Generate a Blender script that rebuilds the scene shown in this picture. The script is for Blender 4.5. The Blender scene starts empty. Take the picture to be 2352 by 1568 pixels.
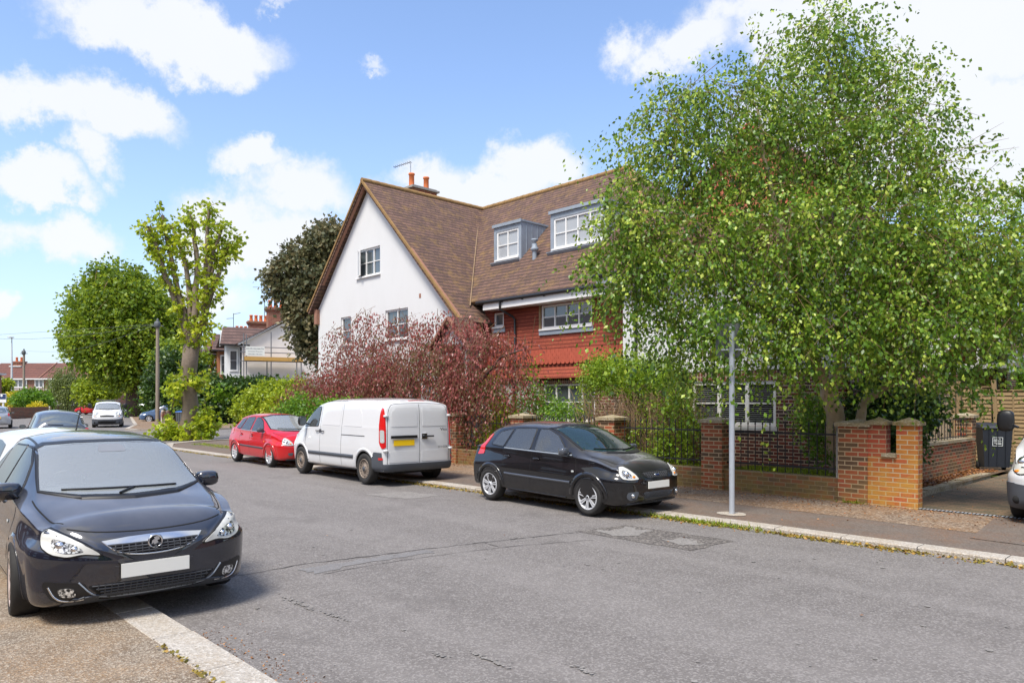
import bpy, bmesh, math, random
import numpy as np
from mathutils import Vector, Matrix
from mathutils.bvhtree import BVHTree
from mathutils.geometry import delaunay_2d_cdt
random.seed(7); RNG = np.random.default_rng(7)
S = bpy.context.scene; COL = S.collection
R = math.radians
# ---------------------------------------------------------------- camera, sky, sun, exposure
# world frame: X runs along the street (to the right), Y across it towards the houses
FP = 1670.0; UH = 1176.0; VH = 919.0; CH = 1.86
DS = (-.6932, .7208); DP = (.7208, .6932)
cd = bpy.data.cameras.new('camera'); cam = bpy.data.objects.new('camera', cd); COL.objects.link(cam)
cam.location = (0, 0, CH); cam.rotation_euler = (R(90), 0, math.atan2(.7208, .6932))
cd.sensor_width = 36; cd.lens = FP / 2352 * 36; cd.shift_y = (VH - 784) / 2352; cd.clip_end = 3000
S.camera = cam
SUN_EL, SUN_AZ = 60, 200      # azimuth of the direction the light comes from, degrees from +X
sd = bpy.data.lights.new('sun', 'SUN'); sd.energy = 2.9; sd.angle = R(18); sd.color = (1, .945, .86)
sun = bpy.data.objects.new('sun', sd); COL.objects.link(sun)
sunaz = R(286)
sv = Vector((math.cos(sunaz) * math.cos(R(SUN_EL)), math.sin(sunaz) * math.cos(R(SUN_EL)), math.sin(R(SUN_EL))))
sun.rotation_euler = sv.to_track_quat('Z', 'Y').to_euler(); sun.location = (0, -20, 30)
S.view_settings.view_transform = 'Standard'; S.view_settings.look = 'None'
S.view_settings.exposure = 0.80; S.view_settings.gamma = 1

def pw(u, v, Y):             # photograph pixel (of 2352x1568) at depth Y -> world point
    x = (u - UH) / FP * Y
    return Vector((-(x * DS[0] + Y * DS[1]), x * DP[0] + Y * DP[1], CH - (v - VH) / FP * Y))
def gnd(u, v, z=0): return pw(u, v, (CH - z) * FP / (v - VH))
def tp(u, v, t):             # on the plane y = t
    r = (u - UH) / FP
    return pw(u, v, t / (DP[0] * r + DP[1]))

W = bpy.data.worlds.new('World'); S.world = W; W.use_nodes = True
nt = W.node_tree; N = nt.nodes; L = nt.links
for n in list(N): N.remove(n)
out = N.new('ShaderNodeOutputWorld'); bg = N.new('ShaderNodeBackground'); bg.inputs[1].default_value = .124
L.new(bg.outputs[0], out.inputs[0])
sky = N.new('ShaderNodeTexSky'); sky.sky_type = 'NISHITA'; sky.sun_disc = False
sky.sun_elevation = R(SUN_EL); sky.sun_rotation = R(90) - sunaz
sky.air_density = 1.0; sky.dust_density = 1.2; sky.ozone_density = 1.6
tc = N.new('ShaderNodeTexCoord')
def wm(op, a, b=None, c=None, clamp=False):
    n = N.new('ShaderNodeMath'); n.operation = op; n.use_clamp = clamp
    for i, q in enumerate((a, b, c)):
        if q is None: continue
        if isinstance(q, (int, float)): n.inputs[i].default_value = q
        else: L.new(q, n.inputs[i])
    return n.outputs[0]
def wv(op, a, b=None):
    n = N.new('ShaderNodeVectorMath'); n.operation = op
    L.new(a, n.inputs[0])
    if b is not None:
        if isinstance(b, (tuple, Vector)): n.inputs[1].default_value = b
        else: L.new(b, n.inputs[1])
    return n.outputs['Value'] if op in ('DOT_PRODUCT', 'LENGTH') else n.outputs[0]
dv = tc.outputs['Generated']
nz = N.new('ShaderNodeTexNoise'); nz.inputs['Scale'].default_value = 8; nz.inputs['Detail'].default_value = 10; nz.inputs['Roughness'].default_value = .66
L.new(dv, nz.inputs['Vector'])
nz2 = N.new('ShaderNodeTexNoise'); nz2.inputs['Scale'].default_value = 2.2; nz2.inputs['Detail'].default_value = 7; nz2.inputs['Roughness'].default_value = .58
L.new(dv, nz2.inputs['Vector'])
warp = wv('SCALE', wv('SUBTRACT', nz.outputs['Color'], (.5, .5, .5))); warp.node.inputs['Scale'].default_value = .14
dw = wv('ADD', dv, warp)
mask = None
CL = [(340, 60, 225, 85, 1.0), (480, 115, 185, 80, 1.0), (205, 255, 200, 70, 1.0), (235, 355, 65, 75, .8), (60, 405, 130, 55, .9), (175, 545, 120, 65, .8), (20, 530, 110, 50, .6),
      (600, 370, 110, 50, .8), (700, 440, 170, 80, .8), (640, 560, 230, 130, .85), (560, 480, 190, 70, .7), (1000, 430, 150, 80, .8), (1230, 390, 150, 80, .95), (1130, 440, 180, 60, .9), (1840, 60, 330, 120, 1.0), (1560, 130, 170, 75, .95), (2250, 80, 260, 140, 1.0), (2330, 330, 170, 150, 1.0), (-5, 690, 50, 45, .9),
      (860, 130, 45, 24, .42), (2000, 300, 400, 200, .8), (640, 10, 60, 20, .5), (400, 690, 260, 80, .6)]
for (u, v, rx, ry, st) in CL:
    c = (pw(u, v, 1000) - Vector((0, 0, CH))).normalized()
    e1 = Vector((0, 0, 1)).cross(c).normalized() * -1; e2 = e1.cross(c).normalized()
    a = wm('MULTIPLY', wv('DOT_PRODUCT', dw, e1), FP / rx * 1.12); b = wm('MULTIPLY', wv('DOT_PRODUCT', dw, e2), FP / ry * 1.12)
    b = wm('ADD', b, 0.0)
    d = wm('SQRT', wm('ADD', wm('MULTIPLY', a, a), wm('MULTIPLY', b, b)))
    front = wm('GREATER_THAN', wv('DOT_PRODUCT', dv, c), 0.1)
    m = wm('MULTIPLY', wm('MULTIPLY', wm('SUBTRACT', 1.25, d, clamp=True), st), front)
    mask = m if mask is None else wm('MAXIMUM', mask, m)
# other parts of the sky (behind and above the viewer) carry broken cloud
fw = Vector((-.7208, .6932, 0))
back = wm('SUBTRACT', 0.35, wv('DOT_PRODUCT', dv, fw), clamp=True)
bn = wm('MULTIPLY', wm('MULTIPLY', wm('SUBTRACT', nz2.outputs['Fac'], .42, clamp=True), 5.0, clamp=True), wm('MULTIPLY', back, 4.0, clamp=True))
mask = wm('MAXIMUM', mask, bn)
fine = wm('MULTIPLY', wm('SUBTRACT', nz.outputs['Fac'], .5), 1.9)
dens = wm('ADD', mask, wm('MULTIPLY', fine, wm('MULTIPLY', mask, 1.6, clamp=True)))
mr = N.new('ShaderNodeMapRange'); mr.interpolation_type = 'SMOOTHSTEP'
mr.inputs['From Min'].default_value = .16; mr.inputs['From Max'].default_value = .66
L.new(dens, mr.inputs['Value'])
# thin haze towards the horizon
sx = N.new('ShaderNodeSeparateXYZ'); L.new(dv, sx.inputs[0])
hz = wm('MULTIPLY', wm('POWER', wm('SUBTRACT', 1.0, wm('ABSOLUTE', sx.outputs[2]), clamp=True), 5.0), .62)
cm = N.new('ShaderNodeMix'); cm.data_type = 'RGBA'
skm = N.new('ShaderNodeMix'); skm.data_type = 'RGBA'; skm.blend_type = 'MULTIPLY'; skm.inputs[0].default_value = 1
L.new(sky.outputs[0], skm.inputs[6]); skm.inputs[7].default_value = (1.18, 1.22, 1.32, 1)
hm = N.new('ShaderNodeMix'); hm.data_type = 'RGBA'; L.new(hz, hm.inputs[0]); L.new(skm.outputs[2], hm.inputs[6]); hm.inputs[7].default_value = (2.9, 3.5, 4.5, 1)
cc = N.new('ShaderNodeMix'); cc.data_type = 'RGBA'; L.new(nz2.outputs['Fac'], cc.inputs[0]); cc.inputs[6].default_value = (4.15, 4.35, 4.7, 1); cc.inputs[7].default_value = (4.75, 4.8, 4.9, 1)
L.new(wm('MULTIPLY', mr.outputs[0], .95), cm.inputs[0]); L.new(hm.outputs[2], cm.inputs[6]); L.new(cc.outputs[2], cm.inputs[7])
L.new(cm.outputs[2], bg.inputs[0])
# ---------------------------------------------------------------- materials
MATS = {}
class NT:
    def __init__(s, name):
        m = bpy.data.materials.new(name); m.use_nodes = True; s.m = m; s.t = m.node_tree; s.N = s.t.nodes; s.L = s.t.links
        s.p = s.N['Principled BSDF']; MATS[name] = m
    def n(s, typ, **k):
        q = s.N.new(typ)
        for a, b in k.items(): setattr(q, a, b)
        return q
    def set(s, q, i, v):
        if isinstance(v, (int, float)): q.inputs[i].default_value = v
        elif isinstance(v, tuple): q.inputs[i].default_value = v if len(q.inputs[i].default_value) == len(v) else v + (1,)
        else: s.L.new(v, q.inputs[i])
    def math(s, op, a, b=None, clamp=False):
        q = s.n('ShaderNodeMath', operation=op, use_clamp=clamp); s.set(q, 0, a)
        if b is not None: s.set(q, 1, b)
        return q.outputs[0]
    def mix(s, f, a, b, mode='MIX'):
        q = s.n('ShaderNodeMix', data_type='RGBA', blend_type=mode); s.set(q, 0, f); s.set(q, 6, a); s.set(q, 7, b); return q.outputs[2]
    def noise(s, sc, det=3, rough=.5, vec=None, out='Fac'):
        q = s.n('ShaderNodeTexNoise'); q.inputs['Scale'].default_value = sc; q.inputs['Detail'].default_value = det; q.inputs['Roughness'].default_value = rough
        s.L.new(vec if vec is not None else s.pos(), q.inputs['Vector']); return q.outputs[out]
    def pos(s):
        if not hasattr(s, '_p'): s._g = s.n('ShaderNodeNewGeometry'); s._p = s._g.outputs['Position']
        return s._p
    def ramp(s, f, *st):
        q = s.n('ShaderNodeValToRGB'); e = q.color_ramp.elements
        while len(e) < len(st): e.new(.5)
        for i, (p, c) in enumerate(st): e[i].position = p; e[i].color = (c + (1,)) if isinstance(c, tuple) else (c, c, c, 1)
        s.set(q, 0, f); return q.outputs[0]
    def wall(s):      # (along the wall, height) whatever way the wall faces
        s.pos(); a = s.n('ShaderNodeSeparateXYZ'); s.L.new(s._p, a.inputs[0]); b = s.n('ShaderNodeSeparateXYZ'); s.L.new(s._g.outputs['True Normal'], b.inputs[0])
        f = s.math('GREATER_THAN', s.math('ABSOLUTE', b.outputs[0]), s.math('ABSOLUTE', b.outputs[1]))
        q = s.n('ShaderNodeMix', data_type='FLOAT'); s.set(q, 0, f); s.set(q, 2, a.outputs[0]); s.set(q, 3, a.outputs[1])
        s.h = a.outputs[2]; s.u = q.outputs[0]
        c = s.n('ShaderNodeCombineXYZ'); s.set(c, 0, q.outputs[0]); s.set(c, 1, a.outputs[2]); return c.outputs[0]
    def bump(s, h, st=.3, d=.01, nrm=None):
        q = s.n('ShaderNodeBump'); q.inputs['Strength'].default_value = st; q.inputs['Distance'].default_value = d; s.set(q, 'Height', h)
        if nrm is not None: s.L.new(nrm, q.inputs['Normal'])
        s.L.new(q.outputs[0], s.p.inputs['Normal']); return q.outputs[0]
    def col(s, c): s.set(s.p, 'Base Color', c)
    def rough(s, r): s.set(s.p, 'Roughness', r)
def plain(name, c, rough=.6, metal=0, var=.12, sc=6, spec=.5, coat=0, bump=0, coatr=.03):
    m = NT(name); m.rough(rough); m.p.inputs['Metallic'].default_value = metal; m.p.inputs['Specular IOR Level'].default_value = spec
    m.p.inputs['Coat Weight'].default_value = coat; m.p.inputs['Coat Roughness'].default_value = coatr
    if var:
        f = m.noise(sc, 4, .6); m.col(m.mix(f, tuple(x * (1 - var) for x in c), tuple(min(1, x * (1 + var)) for x in c)))
        if bump: m.bump(f, bump, .01)
    else: m.col(c)
    return m.m
def brickmat(name, c1, c2, c3, mortar, w=.225, h=.075, ms=.011, moss=0, mossz=1.0, off=0.5, tint=None, wh=0):
    m = NT(name); v = m.wall() if not wh else m.pos()
    b = m.n('ShaderNodeTexBrick', offset=off); m.L.new(v, b.inputs['Vector'])
    for k, x in (('Scale', 1), ('Mortar Size', ms), ('Mortar Smooth', .3), ('Bias', 0), ('Brick Width', w), ('Row Height', h)): b.inputs[k].default_value = x
    b.inputs['Color1'].default_value = c1 + (1,); b.inputs['Color2'].default_value = c2 + (1,); b.inputs['Mortar'].default_value = mortar + (1,)
    # a second, independent random value for each brick
    k = m.n('ShaderNodeTexBrick', offset=off); m.L.new(v, k.inputs['Vector'])
    for q, x in (('Scale', 1), ('Mortar Size', 0), ('Bias', 0), ('Brick Width', w), ('Row Height', h)): k.inputs[q].default_value = x
    k.inputs['Color1'].default_value = (0, 0, 0, 1); k.inputs['Color2'].default_value = (1, 1, 1, 1)
    wn = m.n('ShaderNodeTexWhiteNoise', noise_dimensions='1D'); m.L.new(m.math('MULTIPLY', k.outputs[0], 77.7), wn.inputs['W'])
    c = m.mix(m.math('MULTIPLY', m.math('GREATER_THAN', wn.outputs[0], .62), m.math('SUBTRACT', 1.0, b.outputs['Fac'])), b.outputs[0], c3)
    n = m.noise(9, 5, .65); c = m.mix(m.math('MULTIPLY', n, .5), c, m.mix(.5, c, (.03, .025, .02)))
    if moss:
        q = m.noise(3.1, 5, .65); z = m.n('ShaderNodeMapRange'); m.set(z, 0, m.h); z.inputs[1].default_value = mossz; z.inputs[2].default_value = 0; 
        f = m.math('MULTIPLY', m.math('MULTIPLY', m.ramp(q, (.35, 0.0), (.6, 1.0)), m.math('ADD', z.outputs[0], .25)), moss, clamp=True)
        c = m.mix(f, c, tint or (.16, .13, .025))
    m.col(c); m.rough(.85)
    m.bump(m.math('ADD', m.math('MULTIPLY', b.outputs['Fac'], -1.0), m.math('MULTIPLY', n, .5)), .55, .012); return m.m
def tilemat(name, c1, c2, gauge=.1, wid=.17, lichen=0, dark=(.03, .022, .018), st=.9):
    m = NT(name); v = m.wall()
    b = m.n('ShaderNodeTexBrick', offset=.5); m.L.new(v, b.inputs['Vector'])
    for k, x in (('Scale', 1), ('Mortar Size', .004), ('Mortar Smooth', .2), ('Bias', 0), ('Brick Width', wid), ('Row Height', gauge)): b.inputs[k].default_value = x
    b.inputs['Color1'].default_value = c1 + (1,); b.inputs['Color2'].default_value = c2 + (1,); b.inputs['Mortar'].default_value = tuple(x * .5 for x in c1) + (1,)
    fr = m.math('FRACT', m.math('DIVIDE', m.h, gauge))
    n = m.noise(1.3, 6, .65); n2 = m.noise(14, 3, .6)
    c = m.mix(m.math('MULTIPLY', n2, .55), b.outputs[0], tuple(x * .45 for x in c1))
    c = m.mix(m.math('MULTIPLY', m.ramp(n, (.35, 0.0), (.7, 1.0)), .45), c, dark)
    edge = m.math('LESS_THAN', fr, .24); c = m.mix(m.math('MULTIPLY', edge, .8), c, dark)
    if lichen:
        q = m.noise(2.6, 7, .75); c = m.mix(m.math('MULTIPLY', m.ramp(q, (.5, 0.0), (.68, 1.0)), lichen), c, (.34, .2, .05))
    m.col(c); m.rough(.9)
    m.bump(m.math('ADD', m.math('SUBTRACT', 1.0, fr), m.math('MULTIPLY', m.math('ADD', n2, m.math('MULTIPLY', b.outputs['Fac'], -.6)), .45)), st, .035); return m.m
def leafmat(name, dark, mid, light, trans=.35, rough=.45, spec=.5):
    m = NT(name); a = m.n('ShaderNodeAttribute', attribute_name='rnd')
    c = m.ramp(a.outputs['Fac'], (0, dark), (.5, mid), (1, light)); m.col(c); m.rough(rough); m.p.inputs['Specular IOR Level'].default_value = spec
    t = m.n('ShaderNodeBsdfTranslucent'); m.L.new(m.mix(.35, c, tuple(min(1, x * 1.5) for x in light)), t.inputs[0])
    x = m.n('ShaderNodeMixShader'); x.inputs[0].default_value = trans; m.L.new(m.p.outputs[0], x.inputs[1]); m.L.new(t.outputs[0], x.inputs[2])
    m.L.new(x.outputs[0], m.N['Material Output'].inputs[0]); return m.m
def groundmat(name, base, dark, light, speck=.5, sc=60, rough=.9, big=.5, brown=None, brown_amt=.4, bst=.35, loose=0, wear=False):
    m = NT(name); n1 = m.noise(.35, 5, .6); n2 = m.noise(3.0, 6, .7)
    vo = m.n('ShaderNodeTexVoronoi'); vo.inputs['Scale'].default_value = sc; m.L.new(m.pos(), vo.inputs['Vector'])
    vs = m.n('ShaderNodeSeparateColor'); m.L.new(vo.outputs['Color'], vs.inputs[0])
    c = m.mix(m.math('MULTIPLY', m.ramp(n1, (.3, 0.0), (.7, 1.0)), big), base, dark)
    c = m.mix(m.math('MULTIPLY', m.ramp(n2, (.4, 0.0), (.75, 1.0)), .35), c, light)
    c = m.mix(m.math('MULTIPLY', m.math('GREATER_THAN', vs.outputs[0], .68), speck), c, light)
    c = m.mix(m.math('MULTIPLY', m.math('LESS_THAN', vs.outputs[1], .22), speck), c, dark)
    if wear:      # bands polished by tyres and a darker gutter edge
        q = m.n('ShaderNodeMapping'); q.inputs['Scale'].default_value = (.05, .9, 1); m.L.new(m.pos(), q.inputs[0]); k = m.noise(1.4, 4, .55, vec=q.outputs[0])
        c = m.mix(m.math('MULTIPLY', m.ramp(k, (.42, 0.0), (.62, 1.0)), .20), c, light); k2 = m.noise(.8, 7, .75); c = m.mix(m.math('MULTIPLY', m.ramp(k2, (.56, 0.0), (.66, 1.0)), .5), c, dark)
        c = m.mix(m.math('MULTIPLY', m.math('LESS_THAN', m.noise(13, 2), .27), .5), c, (.06, .055, .05))
    if brown: c = m.mix(m.math('MULTIPLY', m.math('MULTIPLY', m.ramp(m.noise(1.2, 6, .7), (.42, 0.0), (.62, 1.0)), m.math('ADD', m.math('GREATER_THAN', vs.outputs[2], .45), .35)), brown_amt, clamp=True), c, brown)
    m.col(c); m.rough(rough)
    m.bump(m.math('ADD', vo.outputs['Distance'], n2), bst, .012); return m.m
asphalt = groundmat('asphalt', (.155, .14, .13), (.105, .094, .087), (.27, .25, .235), .62, 70, .88, wear=True)
asphalt_old = groundmat('asphalt_patch', (.10, .088, .08), (.045, .04, .038), (.24, .215, .19), .75, 45, .9)
asphalt_pale = groundmat('asphalt_pale', (.21, .195, .18), (.14, .13, .12), (.30, .28, .26), .6, 60, .9)
asphalt_seal = groundmat('asphalt_seal', (.18, .172, .168), (.14, .13, .125), (.25, .24, .235), .4, 60, .75)
pave = groundmat('pavement_tarmac', (.135, .108, .09), (.085, .065, .05), (.21, .175, .145), .45, 55, .9, brown=(.2, .085, .03), brown_amt=.28)
gravelp = groundmat('pavement_gravel', (.19, .13, .085), (.08, .05, .03), (.36, .29, .22), .8, 38, .9, brown=(.26, .13, .045), brown_amt=.5, bst=.6)
gravelnear = groundmat('pavement_chippings', (.22, .17, .12), (.1, .07, .045), (.46, .40, .32), .65, 90, .85, brown=(.36, .21, .09), brown_amt=.3, bst=.6)
kerbm = groundmat('kerb_concrete', (.43, .39, .34), (.26, .23, .19), (.56, .53, .48), .55, 60, .85, brown=(.3, .2, .09), brown_amt=.35, bst=.5)
conc = groundmat('concrete', (.33, .31, .28), (.2, .19, .17), (.45, .43, .4), .4, 50, .85)
soil = groundmat('soil', (.085, .06, .035), (.04, .03, .018), (.15, .1, .06), .6, 25, .95, brown=(.22, .09, .03), brown_amt=.5)
grassm = groundmat('lawn', (.09, .14, .02), (.05, .08, .012), (.17, .22, .04), .5, 20, .9)
blockp = brickmat('block_paving', (.18, .12, .07), (.25, .155, .085), (.13, .10, .06), (.07, .075, .03), .2, .1, .008, wh=1)
brick_house = brickmat('brick_house', (.24, .052, .03), (.12, .035, .026), (.075, .04, .036), (.56, .44, .33), .225, .075, .010)
brick_wall = brickmat('brick_garden_wall', (.42, .075, .035), (.3, .085, .035), (.12, .07, .04), (.5, .37, .22), .225, .08, .011, moss=.42, mossz=.8, tint=(.36, .2, .04))
brick_low = brickmat('brick_low_wall', (.3, .085, .04), (.21, .1, .04), (.14, .085, .045), (.3, .22, .13), .225, .078, .010, moss=.8, mossz=.6, tint=(.24, .17, .04))
brick_orange = brickmat('brick_orange', (.55, .2, .03), (.5, .14, .03), (.48, .065, .03), (.58, .46, .3), .225, .08, .010, moss=.6, mossz=1.6, tint=(.5, .3, .05))
brick_far = brickmat('brick_far', (.33, .1, .05), (.24, .08, .05), (.2, .09, .06), (.4, .3, .22), .45, .15, .02)
brick_chim = brickmat('brick_chimney', (.36, .06, .03), (.22, .045, .03), (.3, .12, .06), (.35, .25, .18), .3, .1, .014)
flint = groundmat('flint_wall', (.42, .36, .28), (.1, .06, .04), (.6, .55, .48), .9, 7, .8, brown=(.3, .08, .04), brown_amt=.9, bst=.8)
rooft = tilemat('roof_tiles', (.205, .112, .08), (.12, .064, .048), .125, .2, lichen=.42, st=1.0)
roofr = tilemat('roof_far_tiles', (.22, .085, .06), (.17, .07, .055), .3, .3, dark=(.06, .03, .025), st=.5)
brick_red = brickmat('brick_red_pier', (.5, .07, .035), (.42, .08, .04), (.3, .06, .035), (.5, .36, .22), .225, .08, .010, moss=.35, mossz=1.2, tint=(.4, .22, .05))
roofp = tilemat('roof_purple_tiles', (.14, .085, .075), (.2, .12, .1), .28, .3, st=.8, dark=(.045, .03, .028))
hung = tilemat('red_hung_tiles', (.38, .085, .042), (.3, .062, .034), .105, .165, dark=(.14, .022, .012), st=.8)
hungo = tilemat('orange_hung_tiles', (.6, .19, .1), (.5, .15, .08), .11, .165, dark=(.25, .06, .03), st=.7)
scallop = plain('scallop_tile', (.43, .09, .05), .8, var=.25, sc=7)
ridgem = plain('ridge_tile', (.27, .16, .06), .9, var=.5, sc=5, bump=.5)
bargem = plain('barge_tile', (.3, .15, .1), .85, var=.3, sc=9, bump=.4)
def rendermat():
    m = NT('white_render'); v = m.wall(); q = m.n('ShaderNodeMapping'); q.inputs['Scale'].default_value = (1.2, .4, 1); m.L.new(v, q.inputs[0])
    n = m.noise(1.5, 6, .65, vec=q.outputs[0]); n2 = m.noise(.6, 4, .6)
    c = m.mix(m.math('MULTIPLY', m.ramp(n, (.45, 0.0), (.85, 1.0)), .35), (.66, .66, .655), (.56, .56, .55)); c = m.mix(m.math('MULTIPLY', m.ramp(n2, (.5, 0.0), (.8, 1.0)), .25), c, (.66, .65, .62))
    m.col(c); m.rough(.85); m.bump(m.noise(40, 3), .12, .01); return m.m
white_r = rendermat()
grey_r = plain('grey_render', (.5, .485, .47), .9, var=.1, sc=2)
cream_r = plain('cream_render', (.74, .70, .66), .9, var=.13, sc=1.5)
whitep = plain('white_paint', (.78, .77, .75), .4, var=.06, sc=4)
greywin = plain('grey_door', (.38, .44, .52), .5)
lead = plain('lead_sheet', (.27, .31, .36), .55, var=.25, sc=3)
blackp = plain('black_plastic', (.02, .021, .023), .35, var=.1)
pole_g = plain('galvanised_steel', (.48, .52, .57), .45, metal=.35, var=.15, sc=12)
signback = plain('sign_back_grey', (.09, .1, .105), .6, var=.2)
terrac = plain('terracotta', (.62, .17, .055), .8, var=.2)
iron = plain('painted_iron', (.018, .018, .02), .5, var=.3, sc=20)
stonecap = groundmat('stone_cap', (.36, .3, .2), (.2, .16, .1), (.52, .46, .34), .5, 40, .9, brown=(.2, .14, .03), brown_amt=.6, bst=.5)
wood = plain('fence_wood', (.29, .2, .1), .85, var=.3, sc=4, bump=.3)
woodg = plain('fence_wood_grey', (.3, .235, .16), .85, var=.3, sc=5, bump=.3)
woodd = plain('pole_wood', (.27, .22, .17), .9, var=.2, sc=3)
plank = plain('scaffold_plank', (.52, .3, .08), .8, var=.2)
steel = plain('scaffold_tube', (.2, .2, .21), .5, metal=.4)
def glassmat(name, c, ior=1.9, rough=.02, var=0):
    m = NT(name); m.rough(rough); m.p.inputs['IOR'].default_value = ior; m.p.inputs['Specular IOR Level'].default_value = .5
    if var: m.col(m.mix(m.noise(1.7, 3), c, tuple(x * var for x in c)))
    else: m.col(c)
    return m.m
def seethru(name, tint, dust_sheen=.12, ior=1.9, dcol=(.5, .53, .54)):     # real car glass: clear, tinted, mirror-like at a slant, a little dusty
    m = NT(name); t = m.n('ShaderNodeBsdfTransparent'); t.inputs[0].default_value = tint + (1,); g = m.n('ShaderNodeBsdfGlossy'); g.inputs['Roughness'].default_value = .02; d = m.n('ShaderNodeBsdfDiffuse'); d.inputs[0].default_value = dcol + (1,)
    fr = m.n('ShaderNodeFresnel'); fr.inputs[0].default_value = ior
    a = m.n('ShaderNodeMixShader'); a.inputs[0].default_value = dust_sheen; m.L.new(t.outputs[0], a.inputs[1]); m.L.new(d.outputs[0], a.inputs[2])
    b = m.n('ShaderNodeMixShader'); m.L.new(fr.outputs[0], b.inputs[0]); m.L.new(a.outputs[0], b.inputs[1]); m.L.new(g.outputs[0], b.inputs[2]); m.L.new(b.outputs[0], m.N['Material Output'].inputs[0]); return m.m
win_glass = glassmat('window_glass', (.045, .055, .06), 1.9, var=2.6)
win_pale = glassmat('window_net', (.32, .34, .36), 1.7, var=1.3)
car_glass_o = glassmat('car_glass_opaque', (.09, .11, .115), 2.5)
car_glass = seethru('car_glass', (.62, .68, .66), .10, 2.1)
car_glass_t = seethru('car_glass_tinted', (.25, .6, .55), .06, 2.2, (.2, .45, .42))
car_glass_p = seethru('car_glass_pale', (.8, .86, .85), .30, 2.4, (.78, .83, .83))  # pale diffuse share is dust plus bright sky reflection painted in
cabin = plain('cabin_lining', (.09, .092, .1), .9, var=.2)
seatm = plain('seat_fabric', (.05, .05, .055), .9, var=.3)
blind = plain('blind_slat', (.45, .45, .45), .6, var=0)
def paint(name, c, flake=.0, spec=.5, coat=1, rough=.35, metal=0, dirt=None, dust_sheen=0):
    m = NT(name); m.rough(rough); m.p.inputs['Metallic'].default_value = metal; m.p.inputs['Coat Weight'].default_value = coat; m.p.inputs['Coat Roughness'].default_value = .02; m.p.inputs['Coat IOR'].default_value = 1.6; m.p.inputs['Specular IOR Level'].default_value = .15
    cc = c
    if dirt:
        g = m.n('ShaderNodeSeparateXYZ'); m.L.new(m.pos(), g.inputs[0]); z = m.n('ShaderNodeMapRange'); m.set(z, 0, g.outputs[2]); z.inputs[1].default_value = .55; z.inputs[2].default_value = .15
        f = m.math('MULTIPLY', m.math('MULTIPLY', z.outputs[0], m.ramp(m.noise(6, 6, .7), (.35, 0.0), (.7, 1.0))), dirt); cc = m.mix(f, c, (.2, .16, .12)); 
        m.rough(m.math('ADD', m.math('MULTIPLY', f, .5), rough))
    if dust_sheen:      # pale sky reflection painted into the colour of upward surfaces
        m.pos(); b = m.n('ShaderNodeSeparateXYZ'); m.L.new(m._g.outputs['Normal'], b.inputs[0]); f = m.math('MULTIPLY', m.math('POWER', m.math('MAXIMUM', b.outputs[2], 0.0), 5.0), m.math('ADD', m.math('MULTIPLY', m.noise(3, 4), .3), dust_sheen)); cc = m.mix(f, cc, (.5, .5, .52))
    m.col(cc); return m.m
p_navy = paint('paint_dark_blue', (.005, .008, .018), dirt=.10, dust_sheen=.12)
p_navy.node_tree.nodes['Principled BSDF'].inputs['Coat IOR'].default_value = 1.8
p_black = paint('paint_black', (.005, .005, .006), dirt=.12, dust_sheen=.05)
p_red = paint('paint_red', (.52, .004, .007), dirt=.2)
p_white = paint('paint_white', (.68, .685, .69), dirt=.35)
p_silver = paint('paint_silver', (.42, .44, .47), metal=.5)
p_grey = paint('paint_grey', (.09, .1, .12), metal=.3)
p_blue = paint('paint_blue', (.05, .1, .2))
rubber = plain('tyre_rubber', (.022, .021, .02), .8, var=.4, sc=9)
trim = plain('bumper_plastic', (.07, .078, .092), .6, var=.15)
blackt = plain('black_trim', (.011, .011, .012), .42, var=0)
seam = plain('panel_gap', (.006, .006, .006), .9, var=0)
chrome = plain('chrome', (.75, .76, .78), .12, metal=1, var=0)
alloy = plain('alloy_wheel', (.6, .61, .63), .4, metal=.3, var=.1)
alloy_w = plain('alloy_wheel_warm', (.62, .52, .48), .4, metal=.35, var=.1)
rust = plain('rusty_steel', (.26, .21, .17), .7, metal=.3, var=.45, sc=14)
dark = plain('dark_void', (.008, .008, .008), .9, var=0)
platew = plain('number_plate_white', (.8, .8, .74), .4, var=0)
platey = plain('number_plate_yellow', (.95, .60, .01), .4, var=0)
def sparkle():
    m = NT('lamp_inside'); m.col(m.ramp(m.noise(38, 3, .7), (.42, (.03, .03, .03)), (.5, (.35, .35, .34)), (.6, (.85, .85, .82)))); m.rough(.15); m.p.inputs['Metallic'].default_value = .5; return m.m
lamp_in = sparkle(); meshm = plain('grille_plastic', (.045, .048, .055), .5, var=0)
lamp_clear = glassmat('headlamp_lens', (.5, .52, .5), 1.6, .08, var=.75)
lamp_hazy = glassmat('headlamp_hazy', (.6, .6, .56), 1.5, .15, var=.85)
reflector = plain('reflector', (.8, .8, .8), .18, metal=1, var=0)
lamp_red = plain('lamp_red', (.6, .01, .008), .15, var=0, coat=1)
lamp_orange = plain('lamp_orange', (.85, .25, .02), .2, var=0)
navy = plain('sign_navy', (.02, .04, .12), .5, var=0)
cyan = plain('sign_cyan', (.05, .35, .55), .5, var=0)
bark = plain('bark', (.2, .155, .115), .9, var=.35, sc=8, bump=.8)
bark_b = plain('birch_bark', (.42, .33, .22), .85, var=.4, sc=7, bump=.7)
bark_d = plain('dark_bark', (.09, .06, .05), .9, var=.3, sc=8)
twig = plain('twig', (.2, .12, .06), .8, var=.2)
twigd = plain('dry_twig', (.27, .18, .1), .9, var=.3)
lf_birch = leafmat('leaf_birch', (.016, .06, .007), (.125, .25, .014), (.50, .58, .08), .28, .4, .5)
lf_lime = leafmat('leaf_lime', (.12, .2, .012), (.32, .43, .02), (.58, .6, .04), .4)
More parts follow.
